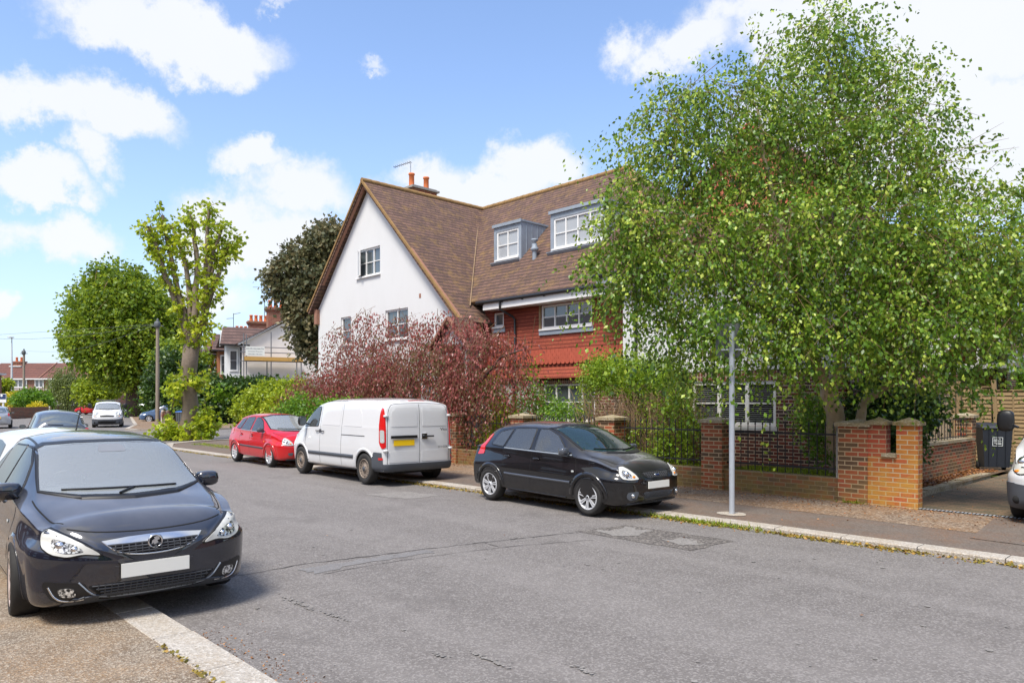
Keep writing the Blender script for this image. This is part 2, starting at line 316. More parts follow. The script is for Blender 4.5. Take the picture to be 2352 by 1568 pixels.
lf_big = leafmat('leaf_big_tree', (.05, .11, .01), (.18, .28, .018), (.42, .48, .035), .4)
lf_dark = leafmat('leaf_maple', (.05, .065, .03), (.12, .13, .055), (.3, .24, .12), .3)
lf_red = leafmat('leaf_purple_plum', (.13, .14, .04), (.21, .065, .055), (.5, .15, .13), .3, .4)
lf_green = leafmat('leaf_green', (.045, .12, .01), (.13, .28, .018), (.32, .48, .045), .38)
lf_yel = leafmat('leaf_yellow_green', (.1, .17, .012), (.3, .4, .02), (.55, .58, .04), .35)
lf_hedge = leafmat('leaf_hedge', (.014, .04, .008), (.04, .09, .014), (.11, .19, .025), .25)
lf_willow = leafmat('leaf_willow', (.09, .13, .03), (.17, .22, .05), (.3, .33, .09), .35)
lf_gold = leafmat('leaf_gold', (.4, .33, .01), (.6, .5, .02), (.8, .68, .03), .3)
lf_moss = leafmat('leaf_moss', (.12, .12, .02), (.3, .22, .03), (.42, .24, .05), .1)
lf_fallen = leafmat('leaf_fallen', (.09, .035, .015), (.26, .1, .03), (.42, .2, .06), .05)
lf_grass = leafmat('leaf_grass', (.12, .17, .01), (.24, .33, .02), (.42, .48, .04), .35)
lf_yel2 = leafmat('leaf_privet', (.07, .15, .01), (.21, .34, .02), (.45, .55, .05), .38)
# ---------------------------------------------------------------- helpers
ORG = {}
class MB:
    def __init__(s): s.v = []; s.f = []; s.m = []; s.sm = []
    def add(s, vs, fs, mi=0, smooth=False):
        b = len(s.v); s.v += [tuple(p) for p in vs]
        for f in fs: s.f.append(tuple(i + b for i in f)); s.m.append(mi); s.sm.append(smooth)
        return s
    def box(s, x0, x1, y0, y1, z0, z1, mi=0):
        return s.add([(x, y, z) for z in (z0, z1) for x, y in ((x0, y0), (x1, y0), (x1, y1), (x0, y1))],
                     [(0, 3, 2, 1), (4, 5, 6, 7), (0, 1, 5, 4), (1, 2, 6, 5), (2, 3, 7, 6), (3, 0, 4, 7)], mi)
    def bar(s, a, b, w, h, up=Vector((0, 0, 1)), mi=0):   # box beam from a to b
        a = Vector(a); b = Vector(b); d = (b - a).normalized(); x = d.cross(up)
        if x.length < 1e-4: x = Vector((1, 0, 0))
        x.normalize(); y = x.cross(d)
        vs = [p + x * i * w / 2 + y * j * h / 2 for p in (a, b) for i, j in ((-1, -1), (1, -1), (1, 1), (-1, 1))]
        return s.add(vs, [(0, 3, 2, 1), (4, 5, 6, 7), (0, 1, 5, 4), (1, 2, 6, 5), (2, 3, 7, 6), (3, 0, 4, 7)], mi)
    def tube(s, pts, rad, n=8, mi=0, cap=True):
        pts = [Vector(p) for p in pts]; k = len(pts)
        if isinstance(rad, (int, float)): rad = [rad] * k
        vs = []; ref = None
        for i, p in enumerate(pts):
            d = (pts[min(i + 1, k - 1)] - pts[max(i - 1, 0)]).normalized()
            if ref is None: ref = d.orthogonal().normalized()
            x = (ref - d * ref.dot(d)).normalized(); ref = x; y = d.cross(x)
            vs += [p + (x * math.cos(a) + y * math.sin(a)) * rad[i] for a in (2 * math.pi * j / n for j in range(n))]
        fs = [(i * n + j, i * n + (j + 1) % n, (i + 1) * n + (j + 1) % n, (i + 1) * n + j) for i in range(k - 1) for j in range(n)]
        s.add(vs, fs, mi, True)
        if cap: s.add(vs[:n], [tuple(range(n - 1, -1, -1))], mi); s.add(vs[-n:], [tuple(range(n))], mi)
        return s
    def lathe(s, prof, c=(0, 0, 0), axis='z', n=24, mi=0, smooth=True):    # prof: (radius, offset along the axis)
        vs = []
        for r, h in prof:
            for j in range(n):
                a = 2 * math.pi * j / n; q = (r * math.cos(a), r * math.sin(a))
                vs.append({'z': (q[0], q[1], h), 'y': (q[0], h, q[1]), 'x': (h, q[0], q[1])}[axis])
        vs = [(p[0] + c[0], p[1] + c[1], p[2] + c[2]) for p in vs]
        fs = [(i * n + j, i * n + (j + 1) % n, (i + 1) * n + (j + 1) % n, (i + 1) * n + j) for i in range(len(prof) - 1) for j in range(n)]
        return s.add(vs, fs, mi, smooth)
    def disc(s, c, r, axis='z', n=24, mi=0):
        vs = []
        for j in range(n):
            a = 2 * math.pi * j / n; q = (r * math.cos(a), r * math.sin(a)); vs.append({'z': (c[0] + q[0], c[1] + q[1], c[2]), 'y': (c[0] + q[0], c[1], c[2] + q[1]), 'x': (c[0], c[1] + q[0], c[2] + q[1])}[axis])
        return s.add(vs, [tuple(range(n))], mi)
    def prism(s, pts, O, U, V, depth, mi=0):     # 2-D outline in the plane (U, V), thickened along U x V
        O, U, V = Vector(O), Vector(U), Vector(V); W_ = U.cross(V).normalized() * depth; n = len(pts)
        a = [O + U * p[0] + V * p[1] for p in pts]
        return s.add(a + [p + W_ for p in a], [tuple(range(n - 1, -1, -1)), tuple(range(n, 2 * n))] + [(i, (i + 1) % n, (i + 1) % n + n, i + n) for i in range(n)], mi)
    def blob(s, c, r, e=2.5, n=14, mi=0):        # rounded box
        vs = []; fs = []
        def sg(x, p): return math.copysign(abs(x) ** p, x)
        for i in range(n // 2 + 1):
            ph = -math.pi / 2 + math.pi * i / (n // 2)
            for j in range(n):
                th = 2 * math.pi * j / n
                vs.append((c[0] + r[0] * sg(math.cos(ph), 2 / e) * sg(math.cos(th), 2 / e), c[1] + r[1] * sg(math.cos(ph), 2 / e) * sg(math.sin(th), 2 / e), c[2] + r[2] * sg(math.sin(ph), 2 / e)))
        fs = [(i * n + j, i * n + (j + 1) % n, (i + 1) * n + (j + 1) % n, (i + 1) * n + j) for i in range(n // 2) for j in range(n)]
        return s.add(vs, fs, mi, True)
    def rot(s, ang, c=(0, 0)):                   # turn everything built so far about a vertical axis
        ca, sa = math.cos(ang), math.sin(ang); s.v = [(c[0] + (x - c[0]) * ca - (y - c[1]) * sa, c[1] + (x - c[0]) * sa + (y - c[1]) * ca, z) for x, y, z in s.v]; return s
    def build(s, name, mat, parent=None, org=None):
        me = bpy.data.meshes.new(name); o = bpy.data.objects.new(name, me)
        if org is None: org = ORG.get(parent.name, (0, 0, 0)) if parent is not None else (0, 0, 0)
        off = Vector(org)
        me.from_pydata([(x - off[0], y - off[1], z - off[2]) for x, y, z in s.v], [], s.f)
        for m in (mat if isinstance(mat, (list, tuple)) else [mat]): me.materials.append(m)
        me.polygons.foreach_set('material_index', s.m); me.polygons.foreach_set('use_smooth', s.sm); me.update()
        COL.objects.link(o); o.parent = parent
        if parent is None: o.location = off
        else: ORG[o.name] = tuple(off)
        return o
def tag(o, label=None, cat=None, group=None, kind=None):
    for k, v in (('label', label), ('category', cat), ('group', group), ('kind', kind)):
        if v: o[k] = v
    return o
def thing(name, label, cat, loc=(0, 0, 0), rz=0, group=None, world=True):
    """an Empty at the thing's base; with world=True its parts are given in world coordinates"""
    o = bpy.data.objects.new(name, None); COL.objects.link(o); o.empty_display_size = .3; o.location = loc; o.rotation_euler = (0, 0, rz)
    if world: ORG[o.name] = tuple(float(x) for x in loc)
    return tag(o, label, cat, group)
def struct(name, mb, mat): return tag(mb.build(name, mat), kind='structure')
def sheet(name, pts, z, mat, kind='structure'):
    o = MB().add([(p[0], p[1], z) for p in pts], [tuple(range(len(pts)))]).build(name, mat); o['kind'] = kind; return o
def copytree(o, parent=None):
    c = o.copy(); COL.objects.link(c); c.parent = parent
    for ch in [q for q in bpy.data.objects if q.parent == o]: copytree(ch, c)
    return c
def inside(p, poly):
    r = False; n = len(poly)
    for i in range(n):
        a = poly[i]; b = poly[i - 1]
        if (a[1] > p[1]) != (b[1] > p[1]) and p[0] < (b[0] - a[0]) * (p[1] - a[1]) / (b[1] - a[1]) + a[0]: r = not r
    return r
def wallpoly(mb, outl, holes, O, U, V, depth=.1, mi=0):
    """a wall panel of any outline with rectangular openings (x0, x1, z0, z1) and their reveals; outward is V x U reversed"""
    O, U, V = Vector(O), Vector(U), Vector(V); Nn = U.cross(V)
    pts = [Vector(p) for p in outl]; edges = [(i, (i + 1) % len(outl)) for i in range(len(outl))]
    for h in holes:
        b = len(pts); pts += [Vector(q) for q in ((h[0], h[2]), (h[1], h[2]), (h[1], h[3]), (h[0], h[3]))]; edges += [(b + i, b + (i + 1) % 4) for i in range(4)]
    r = delaunay_2d_cdt(pts, edges, [], 0, 1e-5); vs = [O + U * p.x + V * p.y for p in r[0]]; fs = []
    for f in r[2]:
        c = sum((r[0][i] for i in f), Vector((0, 0))) / len(f)
        if inside(c, outl) and not any(h[0] < c.x < h[1] and h[2] < c.y < h[3] for h in holes): fs.append(tuple(f))
    mb.add(vs, fs, mi)
    for h in holes:
        q = [O + U * a + V * b for a, b in ((h[0], h[2]), (h[1], h[2]), (h[1], h[3]), (h[0], h[3]))]
        k = [p - Nn * depth for p in q]; mb.add(q + k, [(i, (i + 1) % 4, (i + 1) % 4 + 4, i + 4) for i in range(4)], mi)
    return mb
def window(root, O, U, w, h, cols, rows=1, frame=None, glass=None, fw=.06, sill=.09, mw=.045, rec=.05, bars=None, depth=.07):
    """casement window in an opening: O lower left corner on the wall face, U along, outward = U x up"""
    frame = frame or whitep; glass = glass or win_glass; O, U, V = Vector(O), Vector(U), Vector((0, 0, 1)); Nn = U.cross(V)
    def bx(a0, a1, b0, b1, n0, n1, mb):
        vs = [O + U * a + V * b + Nn * n for n in (n0, n1) for a, b in ((a0, b0), (a1, b0), (a1, b1), (a0, b1))]
        mb.add(vs, [(0, 3, 2, 1), (4, 5, 6, 7), (0, 1, 5, 4), (1, 2, 6, 5), (2, 3, 7, 6), (3, 0, 4, 7)])
    m = MB(); a, b = -rec - depth, -rec
    bx(0, fw, 0, h, a, b, m); bx(w - fw, w, 0, h, a, b, m); bx(fw, w - fw, 0, fw, a, b, m); bx(fw, w - fw, h - fw, h, a, b, m)
    xs = cols if isinstance(cols, (list, tuple)) else [w * i / cols for i in range(1, cols)]
    for x in xs: bx(x - mw / 2, x + mw / 2, fw, h - fw, a + .005, b - .004, m)
    for j in range(1, rows + 1):
        if rows > 0: 
            z = h * j / (rows + 1); bx(fw, w - fw, z - .014, z + .014, a + .01, b - .012, m)
    if sill: bx(-.04, w + .04, -.05, -.002, -rec, sill - .02, m)
    f = m.build('window', frame, root)
    g = MB(); bx(fw * .5, w - fw * .5, fw * .5, h - fw * .5, -rec - .05, -rec - .04, g); g.build('pane', glass, f); return f
def emboss(name, text, size, mat, parent, loc, rot, ext=.004, squash=1):
    c = bpy.data.curves.new(name, 'FONT'); c.body = text; c.size = size; c.extrude = ext; c.align_x = 'CENTER'; c.align_y = 'CENTER'
    t = bpy.data.objects.new(name, c); COL.objects.link(t); bpy.context.view_layer.update()
    me = bpy.data.meshes.new_from_object(t); bpy.data.objects.remove(t); me.materials.clear(); me.materials.append(mat)
    o = bpy.data.objects.new(name, me); COL.objects.link(o); o.parent = parent; o.location = loc; o.rotation_euler = rot; o.scale = (squash, 1, 1); return o

# ---------------------------------------------------------------- leaves
def leaves(name, P, D, size, mat, parent=None, org=(0, 0, 0), aspect=.62, rnd=None, jit=1.0, kind=None, bend=.25):
    """P points, D leaf directions (stem to tip); every leaf is two small faces folded along its rib"""
    n = len(P); P = np.asarray(P, dtype=np.float32); D = np.asarray(D, dtype=np.float32)
    D = D + RNG.normal(0, .35 * jit, (n, 3)); D /= np.linalg.norm(D, axis=1)[:, None] + 1e-6
    A = np.cross(D, RNG.normal(0, 1, (n, 3))); A /= np.linalg.norm(A, axis=1)[:, None] + 1e-6
    Nn = np.cross(D, A); sz = (size * RNG.uniform(.6, 1.3, n))[:, None]
    V = np.empty((n, 4, 3), dtype=np.float32)
    V[:, 0] = P; V[:, 1] = P + D * sz * .45 + A * sz * aspect * .5 + Nn * sz * bend * .3; V[:, 2] = P + D * sz; V[:, 3] = P + D * sz * .45 - A * sz * aspect * .5 + Nn * sz * bend * .3
    V -= np.asarray(org, dtype=np.float32)
    me = bpy.data.meshes.new(name); me.vertices.add(4 * n); me.vertices.foreach_set('co', V.reshape(-1))
    F = (np.arange(n)[:, None] * 4 + np.array([0, 1, 2, 0, 2, 3])[None, :]).reshape(-1).astype(np.int32)
    me.loops.add(6 * n); me.loops.foreach_set('vertex_index', F); me.polygons.add(2 * n)
    me.polygons.foreach_set('loop_start', np.arange(0, 6 * n, 3, dtype=np.int32)); me.update(calc_edges=True)
    if rnd is None: rnd = RNG.uniform(0, 1, n)
    a = me.attributes.new('rnd', 'FLOAT', 'POINT'); a.data.foreach_set('value', np.repeat(np.clip(rnd, 0, 1), 4).astype(np.float32))
    me.materials.append(mat); o = bpy.data.objects.new(name, me); COL.objects.link(o); o.parent = parent
    if parent is None: o.location = org
    if kind: o['kind'] = kind
    return o
def crown_pts(blobs, ntw, per, tl=.5, droop=.6, out=.8, shell=.5, spread=.05):
    """twigs through the volume of some ellipsoids, leaves strung along every twig. blobs: (centre, (rx, ry, rz), weight)"""
    w = np.array([b[2] if len(b) > 2 else b[1][0] * b[1][1] * b[1][2] for b in blobs]); w = w / w.sum()
    k = RNG.choice(len(blobs), ntw, p=w); C = np.array([tuple(b[0]) for b in blobs])[k]; RR = np.array([tuple(b[1]) for b in blobs])[k]
    u = RNG.normal(0, 1, (ntw, 3)); u /= np.linalg.norm(u, axis=1)[:, None]
    r = (shell + (1 - shell) * RNG.uniform(0, 1, ntw))[:, None]; r = np.where(RNG.uniform(0, 1, (ntw, 1)) < .3, RNG.uniform(.1, 1, (ntw, 1)), r)
    P0 = C + u * r * RR; d = u * out + RNG.normal(0, .35, (ntw, 3)); d[:, 2] -= droop * .5; d /= np.linalg.norm(d, axis=1)[:, None]
    L_ = tl * RNG.uniform(.5, 1.4, ntw)
    f = (np.arange(per) + .5) / per; PP = P0[:, None, :] + d[:, None, :] * (f * 1.0)[None, :, None] * L_[:, None, None]
    PP[:, :, 2] -= (f ** 2)[None, :] * L_[:, None] * droop * .6
    PP += RNG.normal(0, spread, PP.shape)
    DD = np.repeat(d[:, None, :], per, 1) * .5 + RNG.normal(0, .5, PP.shape); DD[:, :, 2] -= droop * .9
    tr = np.repeat(np.clip(RNG.normal(.46, .14, ntw) + RNG.normal(0, .1, len(blobs))[k], 0, 1)[:, None], per, 1) + RNG.normal(0, .19, (ntw, per))
    return PP.reshape(-1, 3), DD.reshape(-1, 3), tr.reshape(-1), (P0, d, L_)
def limb(mb, a, b, r0, r1, sag=.15, wob=.12, n=6):
    a, b = Vector(a), Vector(b); l = (b - a).length; pts = []
    for i in range(n + 1):
        t = i / n; p = a.lerp(b, t); p.z += sag * l * math.sin(math.pi * t)
        if 0 < i < n: p += Vector((random.uniform(-1, 1), random.uniform(-1, 1), random.uniform(-.5, .5))) * wob * l / n
        pts.append(p)
    mb.tube(pts, [r0 + (r1 - r0) * (i / n) ** .8 for i in range(n + 1)], 7); return pts
def twigs(mb, info, k, r=.006):
    P0, d, L_ = info
    for i in RNG.choice(len(P0), min(k, len(P0)), replace=False):
        a = Vector(P0[i]); q = Vector(d[i]) * float(L_[i]); mb.tube([a - q * .6, a + q * .3, a + q + Vector((0, 0, -.15 * L_[i]))], [r * 1.4, r, r * .5], 4, cap=False)
def fil(x): return x
# ---------------------------------------------------------------- cars
def interp(tab, x):          # monotone cubic through (x, y) pairs
    xs = [p[0] for p in tab]; ys = [p[1] for p in tab]; n = len(xs)
    if n == 1 or x <= xs[0]: return ys[0]
    if x >= xs[-1]: return ys[-1]
    d = [(ys[i + 1] - ys[i]) / (xs[i + 1] - xs[i]) for i in range(n - 1)]
    m = [d[0]] + [0 if d[i - 1] * d[i] <= 0 else 2 * d[i - 1] * d[i] / (d[i - 1] + d[i]) for i in range(1, n - 1)] + [d[-1]]
    i = max(j for j in range(n - 1) if xs[j] <= x); h = xs[i + 1] - xs[i]; t = (x - xs[i]) / h
    return ys[i] * (2 * t ** 3 - 3 * t * t + 1) + h * m[i] * (t ** 3 - 2 * t * t + t) + ys[i + 1] * (3 * t * t - 2 * t ** 3) + h * m[i + 1] * (t ** 3 - t * t)
def chaikin(p, k, closed=False):
    for _ in range(k):
        q = [] if closed else [p[0]]; n = len(p)
        for i in range(n if closed else n - 1):
            a, b = p[i], p[(i + 1) % n]; q += [tuple(a[j] * .75 + b[j] * .25 for j in range(len(a))), tuple(a[j] * .25 + b[j] * .75 for j in range(len(a)))]
        if not closed: q.append(p[-1])
        p = q
    return p
def inset(p, d):
    p = [Vector(q) for q in p]; n = len(p); A = sum(p[i - 1].x * p[i].y - p[i].x * p[i - 1].y for i in range(n)); s_ = 1 if A > 0 else -1; o = []
    for i in range(n):
        a = (p[i] - p[i - 1]).normalized(); b = (p[(i + 1) % n] - p[i]).normalized(); t = (a + b)
        if t.length < 1e-5: t = a
        t.normalize(); o.append(tuple(p[i] + Vector((-t.y, t.x)) * s_ * d))
    return o
def smooth_outline(p, k=2):          # round every corner, leave the edges straight
    p = [Vector(q) for q in p]; n = len(p); o = []
    for i in range(n):
        a, b, c = p[i - 1], p[i], p[(i + 1) % n]; r = min(.035 * k, (a - b).length * .45, (c - b).length * .45)
        A = b + (a - b).normalized() * r; C = b + (c - b).normalized() * r
        for t in (0, .25, .5, .75, 1): o.append(tuple(A * (1 - t) ** 2 + b * 2 * t * (1 - t) + C * t * t))
    q = [o[0]]
    for v in o[1:]:
        if (Vector(v) - Vector(q[-1])).length > 1e-4: q.append(v)
    if (Vector(q[-1]) - Vector(q[0])).length < 1e-4: q.pop()
    return q
class Car:
    """body grown from cross-sections; lamps, glass, grilles and shut lines are laid on it as separate thin pieces.
    local frame: x forwards from the front axle, y to the left, z up"""
    def __init__(s, sp, name, label, group=None, pos=(0, 0), ang=0, cat='car', z0=0, tilt=0):
        s.sp = sp
        s.root = thing(name, label, cat, (pos[0], pos[1], z0), ang, group, world=False); s.root.rotation_euler = (tilt, 0, ang)
        xa, xb = sp['span']; N_ = sp.get('n', 90); C = sp['c']
        def ring(x):
            g = lambda k: interp(C[k], x)
            zt, ze, ye, zb, yb, zm, ym, zs = (g(k) for k in ('zt', 'ze', 'ye', 'zb', 'yb', 'zm', 'ym', 'zs')); ys = ym - .03
            P = [(0, zs), (ys - .2, zs), (ys - .02, zs + .01), (ys + .015, zs + .1), (ym, zm), (ym, zm + .1), (yb + .004, zb - .07), (yb, zb), (yb * .93 + ye * .07, zb * .93 + ze * .07), (ye + .03, ze - .045), (ye - .01, ze), (ye * .72, ze + (zt - ze) * .62), (ye * .3, zt - (zt - ze) * .06), (0, zt)]
            return chaikin(P, 2)
        xs = [xa + (xb - xa) * i / N_ for i in range(N_ + 1)]; vs = []; rings = []
        def full(h): return [(y, z) for y, z in h] + [(-y, z) for y, z in h[-2:0:-1]]
        body = [full(ring(x)) for x in xs]; M = len(body[0])
        allr = []
        def cap(rg, x, D, zc, m, e, sgn, K=16):
            o = []
            for k in range(1, K):
                r = math.cos(math.pi / 2 * k / K) ** .75
                row = []
                for y, z in rg:
                    yy, zz = y * r, zc + (z - zc) * r
                    row.append((x + sgn * max(0.0, D(yy, zz)) * (1 - r ** m) ** (1 / e), yy, zz))
                o.append(row)
            o.append([(x + sgn * D(0, zc), 0, zc)] * M); return o
        fc = sp['front']; rc = sp['rear']
        R_ = cap(body[0], xa, rc[0], rc[1], rc[2], rc[3], -1); F_ = cap(body[-1], xb, fc[0], fc[1], fc[2], fc[3], 1)
        allr = R_[::-1] + [[(x, y, z) for y, z in b] for x, b in zip(xs, body)] + F_
        bm = bmesh.new(); vr = []
        for r_ in allr:
            if all(p == r_[0] for p in r_): v = bm.verts.new(r_[0]); vr.append([v] * M)
            else: vr.append([bm.verts.new(p) for p in r_])
        for i in range(len(vr) - 1):
            for j in range(M):
                q = [vr[i][j], vr[i][(j + 1) % M], vr[i + 1][(j + 1) % M], vr[i + 1][j]]; q = [v for k, v in enumerate(q) if v not in q[:k]]
                if len(q) > 2:
                    try: bm.faces.new(q)
                    except ValueError: pass
        bmesh.ops.recalc_face_normals(bm, faces=bm.faces[:])
        s.bvh = BVHTree.FromBMesh(bm); me = bpy.data.meshes.new('body'); bm.to_mesh(me); bm.free()
        b = bpy.data.objects.new('body', me); COL.objects.link(b); me.materials.append(sp['paint']); me.materials.append(dark); me.materials.append(cabin)
        # wheel housings
        cut = MB()
        for wx in sp['axles']:
            for sg in (1, -1):
                yo = sp['track'] / 2
                cut.add(*cyl(wx, sg * (yo - .26), sg * (yo + .3), sp['wz'], sp['arch']), 1)
        co = cut.build('cutter', [sp['paint'], dark, cabin]); bpy.context.view_layer.update()
        holes = []
        if sp.get('ws'):
            o = inset(sp['ws'], .012); x0, x1 = sp['wsx']; K = MB(); K.add([(x0, a, b) for a, b in o] + [(x1, a, b) for a, b in o], [tuple(range(len(o))), tuple(range(2 * len(o) - 1, len(o) - 1, -1))] + [(i, i + len(o), (i + 1) % len(o) + len(o), (i + 1) % len(o)) for i in range(len(o))], 2); holes.append(K)
        for q in sp.get('sw', []):
            o = inset(smooth_outline(q, 1), .010); K = MB(); K.add([(a, -1.2, b) for a, b in o] + [(a, 1.2, b) for a, b in o], [tuple(range(len(o))), tuple(range(2 * len(o) - 1, len(o) - 1, -1))] + [(i, i + len(o), (i + 1) % len(o) + len(o), (i + 1) % len(o)) for i in range(len(o))], 2); holes.append(K)
        hs = []
        for K in holes:
            ob = K.build('cutter', [sp['paint'], dark, cabin]); bmk = bmesh.new(); bmk.from_mesh(ob.data); bmesh.ops.recalc_face_normals(bmk, faces=bmk.faces[:]); bmk.to_mesh(ob.data); bmk.free(); hs.append(ob); md = b.modifiers.new('h', 'BOOLEAN'); md.operation = 'DIFFERENCE'; md.object = ob; md.solver = 'EXACT'; md.use_self = True; md.material_mode = 'INDEX'
        md = b.modifiers.new('b', 'BOOLEAN'); md.operation = 'DIFFERENCE'; md.object = co; md.solver = 'EXACT'; md.material_mode = 'INDEX'
        bpy.context.view_layer.update(); dg = bpy.context.evaluated_depsgraph_get(); nm = bpy.data.meshes.new_from_object(b.evaluated_get(dg))
        b.modifiers.clear(); b.data = nm; bpy.data.objects.remove(co); [bpy.data.objects.remove(q) for q in hs]
        nm.polygons.foreach_set('use_smooth', [True] * len(nm.polygons)); nm.set_sharp_from_angle(angle=R(38)); b.parent = s.root; s.body = b; b.name = 'body'
        for i, wx in enumerate(sp['axles']):
            for sg in (1, -1): s.wheel(wx, sg, i)
    def wheel(s, wx, sg, idx):
        sp = s.sp; r, w, rr = sp['tyre']; y = sg * (sp['track'] / 2); e = MB()
        st = sp.get('steer', 0) if idx == 0 else 0
        w_ = bpy.data.objects.new('wheel', None); COL.objects.link(w_); w_.parent = s.root; w_.location = (wx, y, r); w_.rotation_euler = (0, 0, st + (math.pi if sg < 0 else 0)); w_.empty_display_size = .2
        t = MB(); t.lathe([(rr, w / 2 - .012), (rr + .012, w / 2), (r - .035, w / 2 + .006), (r - .012, w / 2 - .008), (r, w / 2 - .035), (r, -w / 2 + .035), (r - .012, -w / 2 + .01), (r - .05, -w / 2), (rr, -w / 2)], axis='y', n=40)
        for k in (-.045, 0, .045): t.lathe([(r + .0005, k - .004), (r - .006, k), (r + .0005, k + .004)], axis='y', n=40)
        t.build('tyre', rubber, w_)
        m = MB(); K = sp['rim']; o = w / 2
        m.lathe([(rr + .002, o - .008), (rr - .006, o + .002), (rr - .02, o - .004), (rr - .028, o - .03), (rr - .04, -o + .02)], axis='y', n=40, mi=0)
        m.disc((0, o - .085, 0), rr - .03, 'y', 32, mi=1)
        if K[0] == 'spoke':
            _, n, dbl, mat, wd = K
            for i in range(n):
                a = 2 * math.pi * i / n + .3
                for d in ((-dbl, dbl) if dbl else (0,)):
                    for seg in range(4):
                        t0, t1 = .05 + (rr - .07) * seg / 4, .05 + (rr - .07) * (seg + 1) / 4
                        def pt(tt): 
                            f = tt / rr; return (tt * math.cos(a) - d * (.45 + .55 * f) * math.sin(a), o - .03 + .02 * f, tt * math.sin(a) + d * (.45 + .55 * f) * math.cos(a))
                        m.bar(pt(t0), pt(t1), wd, .022, up=Vector((0, 1, 0)))
            m.lathe([(.001, o - .004), (.03, o - .004), (.034, o - .012), (.07, o - .02), (.075, o - .05)], axis='y', n=20)
            m.lathe([(.001, o - .0025), (.02, o - .0025)], axis='y', n=16, mi=1)
        elif K[0] == 'steel':
            mat = K[1]
            m.lathe([(.001, o + .0), (.055, o - .002), (.075, o - .015), (.09, o - .03), (.13, o - .035), (rr - .03, o - .015)], axis='y', n=36)
            for i in range(16):
                a = 2 * math.pi * i / 16; q = rr - .045; m.blob((q * math.cos(a), o - .016, q * math.sin(a)), (.015, .008, .015), 2.2, 8, 1)
            for i in range(5):
                a = 2 * math.pi * i / 5; m.blob((.065 * math.cos(a), o - .004, .065 * math.sin(a)), (.011, .012, .011), 2, 8, 2)
            m.lathe([(.001, o + .012), (.045, o + .01), (.05, o - .01)], axis='y', n=20, mi=2)
        else: mat = K[1]
        m.build('rim', [mat, dark, K[2] if K[0] == 'steel' else dark], w_)
    # ---- thin pieces laid on the body
    def hit(s, p, d):
        h = s.bvh.ray_cast(p - d * 4, d)
        if h[0] is None:
            h = s.bvh.find_nearest(p); return (h[0], h[1])
        n = h[1]
        if n.dot(d) > 0: n = -n
        return (h[0], n)
    def frame(s, view):
        # origin, u, v, direction of projection
        return {'L': (Vector((0, 0, 0)), Vector((1, 0, 0)), Vector((0, 0, 1)), Vector((0, -1, 0))), 'R': (Vector((0, 0, 0)), Vector((1, 0, 0)), Vector((0, 0, 1)), Vector((0, 1, 0))),
                'F': (Vector((1, 0, 0)), Vector((0, 1, 0)), Vector((0, 0, 1)), Vector((-1, 0, 0))), 'B': (Vector((-3, 0, 0)), Vector((0, 1, 0)), Vector((0, 0, 1)), Vector((1, 0, 0))),
                'T': (Vector((0, 0, 0)), Vector((1, 0, 0)), Vector((0, 1, 0)), Vector((0, 0, -1)))}[view] if isinstance(view, str) else view
    def patch(s, name, view, outl, mat, off=.004, res=.05, parent=None, sm=0, depth=.03, mb=None, mi=0, label=None):
        if sm: outl = smooth_outline(outl, sm)
        O, U, V, d = s.frame(view)
        pts = []; n = len(outl)
        for i in range(n):
            a, b = Vector(outl[i]), Vector(outl[(i + 1) % n]); k = max(1, int((b - a).length / res))
            for j in range(k): pts.append(a.lerp(b, j / k))
        nb = len(pts); loop = [tuple(p) for p in pts]; edges = [(i, (i + 1) % nb) for i in range(nb)]
        x0, x1 = min(p[0] for p in loop), max(p[0] for p in loop); y0, y1 = min(p[1] for p in loop), max(p[1] for p in loop)
        a = x0 + res * .5
        while a < x1:
            b = y0 + res * .5
            while b < y1:
                if inside((a, b), loop): pts.append(Vector((a, b)))
                b += res
            a += res
        r = delaunay_2d_cdt(pts, edges, [], 1, 1e-6)
        vs = []; ns = []
        for p in r[0]:
            h, nn = s.hit(O + U * p.x + V * p.y, d); vs.append(h + (nn * .7 - d * .3) * off); ns.append(nn)
        fs = []
        for f in r[2]:
            c = sum((r[0][i] for i in f), Vector((0, 0))) / len(f)
            if inside(c, loop):
                f = tuple(f); nrm = (vs[f[1]] - vs[f[0]]).cross(vs[f[2]] - vs[f[0]])
                fs.append(f if nrm.dot(d) < 0 else f[::-1])
        own = mb is None; mb = mb or MB(); base = len(mb.v)
        mb.add(vs, fs, mi, True)
        cnt = {}
        for f in fs:
            for i in range(len(f)): e = (f[i], f[(i + 1) % len(f)]); cnt[e] = cnt.get(e, 0) + 1
        sk = []; sf = []
        for (a, b) in list(cnt):
            if (b, a) not in cnt:
                k = len(sk); dd = off + .012; sk += [vs[a], vs[b], vs[b] - ns[b] * dd, vs[a] - ns[a] * dd]; sf.append((k + 1, k, k + 3, k + 2))
        mb.add(sk, sf, mi)
        if own:
            o = mb.build(name, mat, parent or s.root)
            if label: o['label'] = label
            return o
        return mb
    def strip(s, name, view, line, w, mat, off=.003, parent=None, mb=None, mi=0, closed=False, res=.05):
        own = mb is None; mb = mb or MB(); n = len(line); P = [Vector(p) for p in line]
        L_ = []; Rr = []
        for i, p in enumerate(P):
            a = P[i - 1] if (i or closed) else p; b = P[(i + 1) % n] if (i < n - 1 or closed) else p; t = (b - a).normalized(); q = Vector((-t.y, t.x)) * w / 2; L_.append(p + q); Rr.append(p - q)
        for i in range(n if closed else n - 1):
            k = (i + 1) % n; q = [L_[i], L_[k], Rr[k], Rr[i]]; a = q[0] - q[3]; 
            s._q(view, q, off, mb, mi, res)
        if own: return mb.build(name, mat, parent or s.root)
